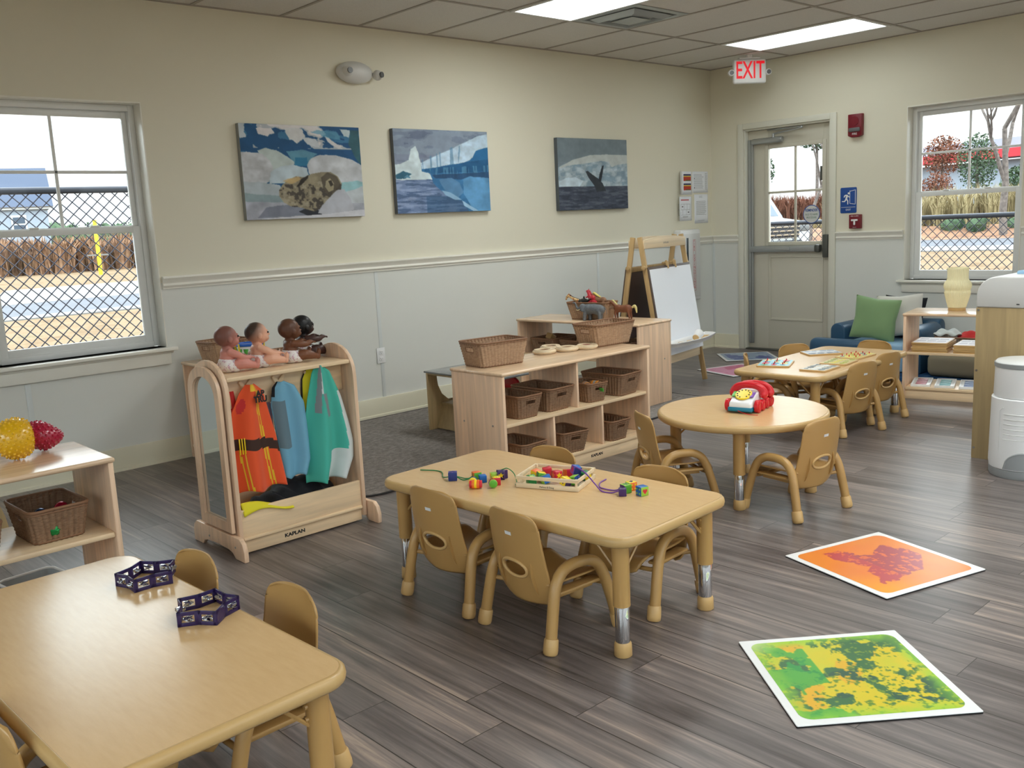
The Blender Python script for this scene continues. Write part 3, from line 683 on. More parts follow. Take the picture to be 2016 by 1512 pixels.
# --- iceberg shelf over water
p = Paint(300, 200, (132, 146, 164)); U, V = p.U, p.V
c = fbm(U*4+2, V*12, 12, 5); p.put(c > .5, (106, 118, 140), .55); p.put(c > .62, (86, 96, 120), .5); p.put(V > .3, (110, 112, 140), .25)
p.put(V > .59, (112, 132, 168)); w_ = fbm(U*7, V*44, 44, 4); p.put((V > .59) & (w_ > .55), (70, 92, 124), .75); p.put((V > .59) & (w_ < .38), (150, 166, 196), .6); p.put((V > .8) & (U > .3), (48, 82, 116), .55)
p.poly([(0, .42), (.05, .41), (.14, .36), (.17, .24), (.215, .2), (.24, .27), (.27, .46), (.34, .52), (.37, .56), (.37, .6), (0, .6)], (196, 212, 218), .015, var=.1, vs=14)
p.poly([(0, .54), (.08, .5), (.16, .53), (.1, .58), (0, .59)], (52, 100, 124), .02); p.poly([(.08, .57), (.12, .54), (.15, .58)], (90, 140, 170), .01)
p.poly([(.26, .4), (.4, .32), (.6, .22), (.76, .13), (.88, .06), (1.1, .0), (1.1, 1.1), (.82, 1.1), (.7, .92), (.68, .86), (.58, .84), (.46, .74), (.38, .64), (.35, .52), (.27, .5)], (58, 112, 158), .012, var=.2, vs=10)
p.poly([(.26, .4), (.4, .32), (.6, .22), (.76, .13), (.88, .06), (1.1, .0), (1.1, .18), (.9, .24), (.78, .36), (.7, .4), (.55, .42), (.42, .45), (.27, .47)], (176, 198, 216), .015, var=.14, vs=18)
st_ = vnoise(U*60, V*2, 5); p.put(inpoly(U, V, [(.27, .36), (.6, .2), (.7, .18), (.66, .42), (.27, .47)]) & (st_ > .62), (84, 128, 164), .6)
p.poly([(.86, .24), (1.1, .16), (1.1, .34), (.8, .36)], (44, 104, 152), .015); p.poly([(.3, .47), (.55, .43), (.8, .37), (1.1, .33), (1.1, .5), (.38, .52), (.3, .5)], (38, 88, 130), .015, var=.2)
p.put(inpoly(U, V, [(.34, .46), (1, .42), (1, .58), (.38, .57)]) & (vnoise(U*70, V*3, 9) > .6), (96, 146, 180), .6)
p.poly([(.37, .54), (1.1, .5), (1.1, .6), (.6, .6), (.4, .58)], (40, 70, 104), .02, a=.8)
p.poly([(.7, .6), (.78, .56), (1.1, .6), (1.1, 1.1), (.84, 1.1), (.76, .9), (.7, .78)], (92, 146, 190), .015, var=.16, vs=8)
p.poly([(.44, .6), (.58, .58), (.66, .64), (.7, .76), (.64, .82), (.5, .74)], (88, 132, 172), .015, var=.15)
p.poly([(.46, .73), (.56, .76), (.68, .85), (.6, .85), (.5, .79)], (140, 178, 208), .01); p.poly([(.68, .86), (.78, .94), (.86, 1), (.8, 1), (.7, .93)], (150, 186, 214), .01)
canvas(-3.972, -3.058, 1.477, 2.088, p, 'canvas photo print of a blue iceberg ledge above rippled sea', (96, 102, 108))
# --- whale leaping in front of a glacier
p = Paint(300, 200, (118, 132, 142)); U, V = p.U, p.V; p.put(V < .33, (112, 126, 134), .5)
ed = .42-.2*np.clip(U*1.6, 0, 1)**.6
p.put((V > ed) & (V < .68), (150, 168, 180)); g = fbm(U*14, V*16, 21, 5); p.put((V > ed) & (V < .68) & (g > .54), (112, 138, 158), .6); p.put((V > ed) & (V < .68) & (g < .38), (186, 200, 206), .6)
p.poly([(.02, .4), (.2, .3), (.45, .23), (.7, .215), (1.1, .22), (1.1, .33), (.85, .36), (.76, .4), (.72, .32), (.6, .31), (.3, .36), (.12, .38), (.02, .42)], (178, 186, 186), .01, var=.03)
p.poly([(0, .6), (.1, .55), (.24, .54), (.34, .6), (.28, .68), (0, .69)], (188, 206, 218), .02, var=.12, vs=16)
p.put(V > .67, (66, 74, 90)); w_ = fbm(U*9, V*40, 64, 4); p.put((V > .67) & (w_ > .56), (48, 54, 68), .7); p.put((V > .67) & (w_ < .36), (104, 112, 124), .5)
p.poly([(.38, .46), (.41, .45), (.5, .52), (.57, .57), (.62, .63), (.67, .74), (.53, .75), (.5, .66), (.42, .55)], (52, 58, 66), .008, var=.12)
p.poly([(.56, .6), (.58, .5), (.62, .38), (.645, .37), (.63, .46), (.6, .6)], (42, 48, 56), .006)
canvas(-2.27, -1.362, 1.455, 2.066, p, 'canvas photo print of a whale leaping before a glacier', (84, 92, 98))

# ------------------------------------------------------------------ square gel floor tiles
def gel_tile(cx, cy, ang, s, pt, label):
    t = thing('gel_floor_tile', label, 'floor tile', (cx, cy, 0), ang, 'square liquid gel floor tiles')
    m = MB(); m.prism(rrect(s, s, .004, 2), .004); m.build('foam_backing', 'black', t)
    m = MB(); m.prism(rrect(s, s, .004, 2), .0035, X=Matrix.Translation((0, 0, .004)), bev=.001, seg=1); m.build('white_border', 'white', t)
    a = s-.05; r = .035; V = []
    m = MB(); mask = []
    def fn(u, v):
        x, y = (u-.5)*a, (.5-v)*a
        qx, qy = max(abs(x)-(a/2-r), 0), max(abs(y)-(a/2-r), 0); d = math.hypot(qx, qy)
        if d > r: k = r/d; x = math.copysign(a/2-r+qx*k, x); y = math.copysign(a/2-r+qy*k, y)
        return (x, y, .0079)
    picture_grid(m, pt, fn); m.build('gel_picture', 'vcgloss', t)
p = Paint(240, 240, (190, 200, 60)); U, V = p.U, p.V
e = np.minimum(np.minimum(U, 1-U), np.minimum(V, 1-V)); wv = fbm(U*5, V*5, 3)
p.put(np.ones_like(U), (222, 190, 30), np.clip(.2+wv, 0, 1)); p.put(fbm(U*4+7, V*4, 8) > .58, (226, 160, 40), .6)
nn = fbm(U*6+1, V*6+2, 15, 6, .6)+.10*np.cos((U-.45)*7)*np.cos((V-.42)*6)
dk = (nn > .565); p.put(dk, (52, 104, 66), .95); p.put(dk & (fbm(U*3, V*3, 40) > .55), (46, 84, 70), .8)
fl = fbm(U*40, V*40, 50, 3); p.put((fl > .66) & ~dk & (wv > .42), (70, 120, 50), .8); p.put((fl > .7) & dk, (160, 170, 50), .7)
le = (U < .33) & (fbm(U*6, V*6, 66) > .45); p.put(le, (44, 158, 72), .75)
ge = np.clip(1-e*9+(fbm(U*8, V*8, 77)-.5)*1.2, 0, 1)
p.A = p.A*(1-ge[..., None]*.75)+np.array((150, 205, 60))/255*ge[..., None]*.75
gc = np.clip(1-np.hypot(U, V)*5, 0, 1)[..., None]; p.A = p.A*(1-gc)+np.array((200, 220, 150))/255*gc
gel_tile(-5.670, -4.457, math.radians(-39.3), .515, p, 'white bordered floor tile filled with green and yellow gel')
p = Paint(240, 240, (232, 128, 60)); U, V = p.U, p.V; wv = fbm(U*4, V*4, 3); 
p.A = p.A*(1-.5*wv[..., None])+np.array((240, 160, 50))/255*.5*wv[..., None]
gc = np.clip(1-np.hypot(U, V-1)*2.2, 0, 1)[..., None]; p.A = p.A*(1-gc*.8)+np.array((246, 170, 20))/255*gc*.8
jit = (fbm(U*9, V*9, 23, 4)-.5)*.16
blob = inpoly(U+jit, V-jit, [(.2, .12), (.4, .1), (.45, .3), (.6, .3), (.78, .22), (.9, .36), (.85, .6), (.66, .78), (.4, .8), (.26, .9), (.16, .82), (.22, .6), (.38, .5), (.24, .36)])
fl = fbm(U*30, V*30, 51, 3); bl = blob & (fl < .62); p.put(bl, (170, 74, 88), .92); p.put(bl & (U < .4), (206, 74, 80), .5); p.put(blob & (fl >= .62), (222, 110, 76), .8)
gel_tile(-4.765, -4.118, math.radians(-17), .510, p, 'white bordered floor tile with orange gel and a purple-red blot')
p = Paint(120, 120, (205, 130, 165)); U, V = p.U, p.V; p.put(fbm(U*4, V*4, 5) > .5, (188, 60, 110), .8); e = np.minimum(np.minimum(U, 1-U), np.minimum(V, 1-V)); p.put(e < .08, (222, 170, 195), .8)
gel_tile(-1.19, -1.09, math.radians(-17), .5, p, 'white bordered floor tile with pink gel, between the easel leg and the far table')
p = Paint(120, 120, (150, 170, 195)); U, V = p.U, p.V; p.put(fbm(U*4, V*4, 6, 5) > .45, (28, 60, 150), .9); e = np.minimum(np.minimum(U, 1-U), np.minimum(V, 1-V)); p.put(e < .08, (160, 180, 200), .8)
gel_tile(-.47, -.72, math.radians(-45), .5, p, 'floor tile with dark blue gel lying in front of the exit door')
# ------------------------------------------------------------------ children's chairs
def make_chair(label, group):
    t = thing('toddler_chair', label, 'chair', (0, 0, 0), 0, group)
    for s in (-1, 1):
        prof = [(-.158, .172, .004), (-.138, .166, .10), (-.122, .161, .175), (-.105, .157, .222), (-.078, .155, .252), (-.04, .154, .265), (.0, .154, .267), (.04, .154, .262), (.075, .156, .243), (.098, .159, .208), (.118, .163, .15), (.137, .168, .08), (.156, .172, .004)]
        m = MB(); m.tube(bez([(x, s*y, z) for x, y, z in prof], 4), .0192, 14); f = m.build('side_frame', 'tan', t, smooth=60)
        for e in (-1, 1):
            a = Vector((e*.158, s*.172, 0)); b_ = Vector((e*.147, s*.169, .052)); d = b_-a
            m = MB(); m.tube([a, a+d*.08, a+d*.3, a+d*.9, a+d], [.0190, .0235, .0248, .0238, .0215], 16); m.build('foot_cap', 'tanlite', f, smooth=60)
    # seat: dished, front edge rolling down
    def seat(u, v):
        x = -.118+.275*u; w = .132+.008*math.sin(u*PI); w *= (1-.22*max(0, (u-.72)/.28)**2.2)
        q = (v-.5)*2; z = .192+.020*q*q-.006*math.cos(q*PI/2)
        if u > .82: z -= .05*((u-.82)/.18)**2
        if u < .12: z += .0
        return (x, q*w, z)
    m = MB(); m.grid(seat, 22, 18); m.build('seat', 'tan', t, solid=.007, smooth=60)
    # backrest shell: wraps around at the bottom, rounded top corners, oval hand hole with a lip
    def back(u, v):
        q = (u-.5)*2; z = .128+(.448-.128)*v
        w = .142-.020*v
        if v < .2: w *= .70+.30*math.sqrt(max(0, 1-((.2-v)/.2)**2))
        if v > .86: c = (v-.86)/.14; w -= .034*(1-math.sqrt(max(0, 1-c*c)))
        x = -.120-.052*v-.008*math.sin(v*PI)+.034*q*q*(1-.35*v)
        if v > .86: z -= .010*abs(q)**4
        return (x, q*w, z)
    hole = lambda u, v: ((u-.5)/.215)**2+((v-.375)/.085)**2 > 1
    m = MB(); m.grid(back, 44, 44, keep=hole); bk = m.build('backrest', 'tan', t, solid=.006, smooth=60)
    m = MB(); ring = []
    for k in range(32):
        a = 2*PI*k/32; cu = math.copysign(abs(math.cos(a))**.9, math.cos(a)); sv = math.sin(a)
        p = Vector(back(.5+.222*cu, .375+.092*(sv if sv > 0 else sv)+.012*abs(cu)*(1 if sv > 0 else -.4)*0)); ring.append(p+Vector((-.004, 0, 0)))
    m.tube(ring, .0058, 8, closed=True); m.build('handle_lip', 'tanlite', bk, smooth=70)
    for s in (-1, 1):
        m = MB(); n_ = 12
        for k in range(n_):
            v0 = .10+.40*k/n_; v1 = .10+.40*(k+1)/n_; hgt = lambda v: .016*math.sin(PI*min(1, (v-.10)/.40))**.6
            yy = s*.084
            P = [Vector((-.120-.052*v-.008*math.sin(v*PI)+.034*(yy/.14)**2, yy*(1-.12*v), .128+.32*v)) for v in (v0, v1)]
            a, b_ = P; h0, h1 = hgt(v0+.001), hgt(v1-.001); th = .0022
            V = [(a.x, a.y-th, a.z), (a.x-h0, a.y-th, a.z), (a.x-h0, a.y+th, a.z), (a.x, a.y+th, a.z), (b_.x, b_.y-th, b_.z), (b_.x-h1, b_.y-th, b_.z), (b_.x-h1, b_.y+th, b_.z), (b_.x, b_.y+th, b_.z)]
            m.raw(V, [(0, 1, 5, 4), (1, 2, 6, 5), (2, 3, 7, 6)])
        m.build('back_rib', 'tan', bk, smooth=50)
    m = MB(); bx_ = back(.5, .76); m.box((bx_[0]-.0045, 0, bx_[2]), (.001, .030, .012), rot=(0, -.17, 0)); m.box((bx_[0]-.0048, 0, bx_[2]+.003), (.001, .022, .004), rot=(0, -.17, 0), mi=1); m.build('sticker', ['white', 'inkred'], bk)
    m = MB(); m.tube(bez([(-.118, -.160, .165), (-.085, -.09, .158), (-.085, .09, .158), (-.118, .160, .165)], 5), .0085, 8); m.build('rear_crossbar', 'tan', t, smooth=60)
    m = MB(); m.tube(bez([(.112, -.162, .165), (.108, -.09, .158), (.108, .09, .158), (.112, .162, .165)], 5), .0085, 8); m.build('front_crossbar', 'tan', t, smooth=60)
    for s in (-1, 1): m = MB(); m.box((.005, s*.134, .180), (.19, .045, .012), bev=.005); m.box((0, s*.126, .17), (.16, .006, .03), bev=.002); m.build('seat_support', 'tan', t)
    return t
G2, G1, G4, GR = 'chairs at the bead table', 'chairs at the tambourine table', 'chairs at the far puzzle table', 'chairs at the round table'
chair0 = make_chair('tan toddler chair, left of the two whose backs face the camera at the bead table', G2)
chair0.location = (-6.000, -3.100, 0); chair0.rotation_euler = (0, 0, math.radians(2.5))
for (x, y, a, lab, g) in [
    (-5.995, -3.535, -3.5, 'tan toddler chair seen from behind, nearest the camera at the bead table', G2),
    (-5.615, -3.055, 184, 'tan toddler chair showing only its top edge behind the bead table, near the basket shelf', G2),
    (-5.600, -3.600, 184, 'tan toddler chair under the far side of the bead table, beside the loose cubes', G2),
    (-4.338, -3.495, 81, 'tan toddler chair with its back to the camera, right of the round table', GR),
    (-4.575, -2.975, -30, 'tan toddler chair left of the round table, in front of the basket shelf', GR),
    (-2.772, -2.905, 76, 'tan toddler chair seen from behind at the puzzle table, nearer the round table', G4),
    (-2.360, -2.862, 79, 'tan toddler chair seen from behind at the puzzle table, beside the book shelf', G4),
    (-2.395, -2.44, 244, 'tan toddler chair on the door side of the far puzzle table', G4),
    (-2.085, -2.69, 178, 'tan toddler chair at the puzzle table end in front of the blue sofa', G4),
    (-2.785, -2.405, 303, 'tan toddler chair seen edge-on at the left corner of the puzzle table', G4),
    (-7.178, -3.115, 184, 'tan toddler chair behind the tambourine table, farther from the camera', G1),
    (-7.128, -3.575, 182, 'tan toddler chair behind the tambourine table near its right corner', G1),
    (-7.560, -3.680, -2, 'tan toddler chair cut off by the lower left corner of the picture', G1)]:
    dup(chair0, (x, y, 0), math.radians(a), lab, g)

# ------------------------------------------------------------------ tables
TH = .41
def table_leg(t, x, y, inx, iny):
    m = MB(); m.cyl((x, y, .168), (x, y, TH-.03), .0275, 20); l = m.build('leg', 'tan', t, smooth=60)
    m = MB(); m.cyl((x, y, .04), (x, y, .17), .0235, 20, bev=.001); m.build('chrome_tube', 'chrome', l, smooth=60)
    m = MB(); m.tube([(x, y, 0), (x, y, .003), (x, y, .04), (x, y, .048)], [.026, .029, .028, .0245], 20); m.build('foot_cap', 'tanlite', l, smooth=50)
    m = MB()
    for (dx, dy) in ((inx, 0), (0, iny)):
        m.tube([(x+dx*.02, y+dy*.02, .28), (x+dx*.12, y+dy*.12, TH-.032)], .005, 6)
    for z in (.33, .30): m.cyl((x+inx*.026, y, z), (x+inx*.034, y, z), .006, 8)
    m.build('brace', 'tan', l)
def rect_table(name, label, cx, cy, ang, w, l, leg=.07):
    t = thing(name, label, 'table', (cx, cy, 0), ang)
    for (sx, sy) in ((-1, -1), (1, -1), (1, 1), (-1, 1)): table_leg(t, sx*(w/2-leg), sy*(l/2-leg), -sx, -sy)
    R = .075; b = MB(); prof = [(-.016, .0), (-.006, .0), (0, .006), (.002, .016), (0, .027), (-.005, .0325), (-.012, .0345), (-.014, .0335)]
    N_ = len(rrect(w, l, R, 8)); V = []; F = []
    for (d, z) in prof:
        for (x, y) in rrect(w+2*d, l+2*d, max(.01, R+d), 8): V.append((x, y, TH-.0345+z))
    for i in range(len(prof)-1):
        for k in range(N_): k2 = (k+1) % N_; F.append((i*N_+k, i*N_+k2, (i+1)*N_+k2, (i+1)*N_+k))
    F.append(tuple(range(N_-1, -1, -1))); b.raw(V, F); b.build('edge_band', 'tanband', t, smooth=60)
    m = MB(); m.prism(rrect(w-.026, l-.026, R-.013, 8), .026, X=Matrix.Translation((0, 0, TH-.026))); m.build('tabletop', 'laminate', t, smooth=20)
    return t
rect_table('activity_table', 'low rectangular maple table in the middle with wooden lacing beads on it', -5.798, -3.325, math.radians(2.2), .605, 1.215)
rect_table('activity_table', 'low rectangular maple table at lower left holding two tambourines', -7.392, -3.422, math.radians(2.2), .600, 1.215)
rect_table('activity_table', 'low rectangular maple table at the far right covered with peg puzzles', -2.654, -2.704, math.radians(1.3), 1.215, .605)
t = thing('round_table', 'low round maple table with the red toy telephone on it', 'table', (-4.240, -3.145, 0), math.radians(15)); R_ = .410
for k in range(4):
    a = PI/2*k+math.radians(211-15); rr_ = R_-.085; table_leg(t, rr_*math.cos(a), rr_*math.sin(a), -math.cos(a), -math.sin(a))
m = MB(); m.lathe([(R_-.02, TH-.034), (R_-.006, TH-.034), (R_, TH-.028), (R_+.002, TH-.017), (R_, TH-.007), (R_-.005, TH-.002), (R_-.012, TH), (R_-.014, TH-.001)], 96); m.build('edge_band', 'tanband', t, smooth=60)
m = MB(); m.cyl((0, 0, TH-.026), (0, 0, TH), R_-.013, 96); m.build('tabletop', 'laminate', t, smooth=30)

# ------------------------------------------------------------------ open maple shelves (front faces local -y, length along x)
def shelf(label, loc, rz, L, D, Hh=.61, mid=.335, ups=(), los=(), logo=True, bottom=.085, mids=True):
    t = thing('storage_shelf', label, 'shelf', loc, rz)
    th = .019
    for s in (-1, 1):
        m = MB(); m.box((s*(L/2-th/2), 0, (Hh-th)/2), (th, D-.004, Hh-th), bev=.003); e = m.build('end_panel', 'maple', t)
        m = MB()
        for (yy, z) in ((-D*.28, mid-.01), (D*.28, mid-.01)): m.cyl((s*(L/2-.001), yy, z), (s*(L/2+.0012), yy, z), .0055, 12)
        m.build('screw_cap', 'steel', e)
    m = MB(); m.box((0, 0, Hh-th/2), (L+.012, D+.012, th), bev=.0085, seg=3); m.build('top_panel', 'mapletop', t)
    m = MB(); m.box((0, .002, mid-th/2), (L-2*th-.001, D-.02, th), bev=.004); m.build('middle_shelf', 'mapleL', t)
    m = MB(); m.box((0, 0, bottom-th/2), (L-2*th-.001, D-.012, th), bev=.004); m.build('bottom_shelf', 'mapleL', t)
    m = MB(); m.box((0, -D/2+.022, (bottom-th)/2), (L-2*th-.001, .016, bottom-th), bev=.002); k = m.build('kick_plate', 'mapleL', t)
    if logo: text('maker_mark', 'KAPLAN', .021, frame((L*.10, -D/2+.0138, .036), (1, 0, 0), (0, 0, 1)), 'ink', k, .0003, sx=1.25, bold=.001)
    for x in ups:
        m = MB(); m.box((x, .004, (mid+Hh-th)/2), (.016, D-.03, Hh-th-mid-.001), bev=.003); m.build('divider', 'maple', t)
    for x in los:
        m = MB(); m.box((x, .004, (mid-th+bottom)/2), (.016, D-.03, mid-th-bottom-.001), bev=.003); m.build('divider', 'maple', t)
    return t
shelf('open maple shelf full of brown wicker baskets behind the bead table', (-4.365, -1.985, 0), 0, 1.19, .415, ups=(-.014,), los=(-.211, .185))
shelf('open maple shelf behind the basket shelf, with toy animals on top', (-2.835, -.875, .009), math.radians(3-90), 1.19, .40, ups=(), los=(), logo=False)
shelf('low maple shelf of wooden puzzles with a pleated lamp on top', (-1.335, -3.305, 0), math.radians(-79), 1.19, .40, logo=True, bottom=.085)
shelf('low maple shelf at the far left with two knobbly balls on top', (-7.565, -2.115, 0), 0, 1.195, .42, logo=False, mid=.333)
shelf('maple shelf standing against the wall behind the dress-up stand', (-5.535, -.66, .009), math.radians(-90), 1.19, .38, logo=False)

# ------------------------------------------------------------------ rugs
def rug(name, label, x0, x1, y0, y1, r, m_, me_, h=.008):
    t = thing(name, label, 'rug', ((x0+x1)/2, (y0+y1)/2, 0)); w, l = x1-x0, y1-y0
    m = MB(); m.prism(rrect(w-.03, l-.03, r-.015, 10), h); m.build('rug_pile', m_, t, smooth=20)
    m = MB(); m.tube([(x, y, .0055) for (x, y) in rrect(w-.02, l-.02, r-.01, 10)], .0055, 8, closed=True); m.build('rug_binding', me_, t, smooth=80)
rug('area_rug', 'dark grey mottled rug along the long wall', -5.62, -2.36, -1.752, -.06, .2, 'rug', 'rugedge')
rug('area_rug', 'blue mottled rug behind the puzzle shelf under the sofa', -1.02, -.10, -3.7, -1.62, .08, 'bluerug', 'bluerug')

# ------------------------------------------------------------------ wicker baskets
_bk = {}
def basket_mesh(w, d, h, tp, fine):
    mb = MB(); per = []; r = .03
    def outline(s):  # rounded rectangle point and normal at arclength fraction
        P = rrect(1, 1, .5, 2); return None
    ww0, dd0 = w*tp, d*tp
    nper = int(2*(w+d)/.0046); rows = int(h/.0068)
    ns = int(2*(w+d)/.023)
    def pt(s, z, off):
        k = z/h; W = ww0+(w-ww0)*k; D = dd0+(d-dd0)*k; rr = .025; L1 = W-2*rr; L2 = D-2*rr; A = PI*rr/2; tot = 2*(L1+L2)+4*A; a = (s % 1)*tot
        segs = [(L1, 0), (A, 1), (L2, 2), (A, 3), (L1, 4), (A, 5), (L2, 6), (A, 7)]
        for (ln, i) in segs:
            if a <= ln or i == 7: break
            a -= ln
        hw, hd = W/2, D/2
        if i == 0: x, y, nx, ny = -hw+rr+a, -hd, 0, -1
        elif i == 2: x, y, nx, ny = hw, -hd+rr+a, 1, 0
        elif i == 4: x, y, nx, ny = hw-rr-a, hd, 0, 1
        elif i == 6: x, y, nx, ny = -hw, hd-rr-a, -1, 0
        else:
            c = {1: (hw-rr, -hd+rr, -90), 3: (hw-rr, hd-rr, 0), 5: (-hw+rr, hd-rr, 90), 7: (-hw+rr, -hd+rr, 180)}[i]
            t_ = math.radians(c[2]+90*a/A); nx, ny = math.cos(t_), math.sin(t_); x, y = c[0]+rr*nx, c[1]+rr*ny
        return Vector((x+nx*off, y+ny*off, z)), (nx, ny)
    V = []; F = []
    for j in range(rows+1):
        z = h*j/rows
        for i in range(nper):
            s = i/nper; off = .0030*math.sin(2*PI*ns*s)+.0018*math.sin(2*PI*ns*s+PI/2)*(1 if j % 2 else -1)+(.0010 if j % 2 else -.0010)+.0005*((i*7+j*3) % 5-2)/2
            p, n_ = pt(s, z, off); V.append(p)
    def is_hole(i, j):
        s = (i+.5)/nper; p, n_ = pt(s, h*(j+.5)/rows, 0)
        return abs(n_[0]) > .9 and abs(p.y) < min(.038, d*.18) and h*.60 < p.z < h*.80
    I = []
    for j in range(rows):
        for i in range(nper):
            if is_hole(i, j): continue
            i2 = (i+1) % nper; F.append((j*nper+i, j*nper+i2, (j+1)*nper+i2, (j+1)*nper+i))
    mb.raw(V, F)
    # base
    base = [pt(k/40, .004, -.002)[0] for k in range(40)]; mb.raw(base, [tuple(range(39, -1, -1))])
    rim = MB(); rim.tube([pt(k/64, h-.002, .001)[0] for k in range(64)], .0055, 8, closed=True); rim.tube([pt(k/64, h-.013, .002)[0] for k in range(64)], .0035, 6, closed=True)
    rim.tube([pt(k/64, .006, .001)[0] for k in range(64)], .004, 6, closed=True)
    for sgn in (-1, 1):
        x = (ww0+(w-ww0)*.7)/2; hy = min(.038, d*.18); q = [(sgn*(x+.001+(w-ww0)/2*(zz/h-.7)), yy, zz) for (yy, zz) in ((-hy, h*.6), (hy, h*.6), (hy, h*.8), (-hy, h*.8))]; rim.tube(q, .0032, 6, closed=True)
    return mb, rim
def basket(label, x, y, z, rz, w, d, h, tp=.8, m_='wick', group=None, fine=True):
    key = (w, d, h, tp, m_)
    if key not in _bk:
        t = thing('wicker_basket', label, 'basket', (x, y, z), rz, group); b_, r_ = basket_mesh(w, d, h, tp, fine)
        o = b_.build('woven_body', m_, t, smooth=80, solid=.0028); r_.build('rim', 'wickrim', t, smooth=80); _bk[key] = t; return t
    return dup(_bk[key], (x, y, z), rz, label, group)
D2 = math.radians
GB = 'wicker baskets of the basket shelf'
zt_, zm_, zb_ = .6105, .3355, .0855
basket('light wicker basket on the left of the basket shelf top', -4.745, -1.895, zt_, D2(-8), .32, .22, .135, .84, group=GB)
basket('light wicker basket on the right of the basket shelf top', -3.835, -1.895, zt_, D2(-2), .35, .21, .135, .8, group=GB)
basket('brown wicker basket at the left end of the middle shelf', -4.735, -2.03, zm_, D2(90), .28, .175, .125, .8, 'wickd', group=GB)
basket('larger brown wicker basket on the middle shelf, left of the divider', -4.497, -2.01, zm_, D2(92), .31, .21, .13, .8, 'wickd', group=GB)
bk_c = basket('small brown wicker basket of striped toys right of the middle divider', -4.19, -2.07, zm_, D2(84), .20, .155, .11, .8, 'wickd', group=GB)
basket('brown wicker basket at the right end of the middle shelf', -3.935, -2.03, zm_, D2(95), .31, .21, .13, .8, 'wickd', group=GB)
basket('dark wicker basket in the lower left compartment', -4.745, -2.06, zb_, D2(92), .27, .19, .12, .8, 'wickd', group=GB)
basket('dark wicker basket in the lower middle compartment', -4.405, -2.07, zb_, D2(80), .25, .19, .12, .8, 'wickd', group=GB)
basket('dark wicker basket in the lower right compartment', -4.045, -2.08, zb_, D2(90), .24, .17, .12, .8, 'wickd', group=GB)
basket('brown wicker basket of toy animals on the shelf behind', -2.815, -.875, .6195, D2(100), .36, .19, .13, .8, 'wick')
G3 = 'baskets inside the shelf behind'
for (yy, zz, lab) in ((-.48, .3445, 'dark wicker basket inside the shelf behind, nearest the wall'), (-.80, .3445, 'dark wicker basket in the middle of the shelf behind'), (-1.2, .3445, 'dark wicker basket inside the shelf behind, at its near end')):
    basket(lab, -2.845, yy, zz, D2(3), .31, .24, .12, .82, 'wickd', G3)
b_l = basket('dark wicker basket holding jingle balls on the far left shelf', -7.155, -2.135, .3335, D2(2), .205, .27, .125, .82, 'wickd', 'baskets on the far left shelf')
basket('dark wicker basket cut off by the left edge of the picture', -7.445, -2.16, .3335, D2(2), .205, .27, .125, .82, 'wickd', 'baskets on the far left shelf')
G5 = 'baskets behind the dolls'
basket('brown wicker basket behind the leftmost doll', -5.545, -.30, .6195, D2(8), .27, .21, .13, .8, 'wick', G5)
basket('brown wicker basket low behind the dolls in the middle', -5.53, -.93, .6195, D2(0), .27, .20, .10, .8, 'wick', G5)

# ------------------------------------------------------------------ plywood sand tray with dark acrylic top
t = thing('sensory_table', 'low plywood tray table with clear grey top on the rug', 'table', (-4.03, -1.06, .008))
for s in (-1, 1):
    m = MB(); P = [(-.30, 0), (-.205, 0), (-.16, .10), (-.13, .155), (.13, .155), (.16, .10), (.205, 0), (.30, 0), (.30, .395), (.225, .395), (.215, .30), (.185, .235), (.13, .19), (-.13, .19), (-.185, .235), (-.215, .30), (-.225, .395), (-.30, .395)]
    m.prism(P, .018, X=frame((0, s*.33+(.009), 0), (1, 0, 0), (0, 0, 1)), bev=.001, seg=1); m.build('side_panel', 'ply', t, smooth=20)
m = MB(); m.box((0, 0, .172), (.40, .64, .012)); m.build('tray', 'ply2', t)
for s in (-1, 1):
    m = MB(); a = math.atan2(.07, .17); m.box((s*.21, 0, .089), (.012, .64, .178), rot=(0, s*-.34, 0)); m.build('sloping_board', 'ply2', t)
m = MB(); m.box((0, 0, .401), (.62, .70, .012), bev=.003); m.build('clear_top', mat('smoked_acrylic', (120, 124, 128), .08, spec=.6), t)
m = MB(); m.box((0, 0, .391), (.6, .03, .008)); m.box((-.29, 0, .389), (.02, .64, .012)); m.box((.29, 0, .389), (.02, .64, .012)); m.build('top_rail', 'ply2', t)

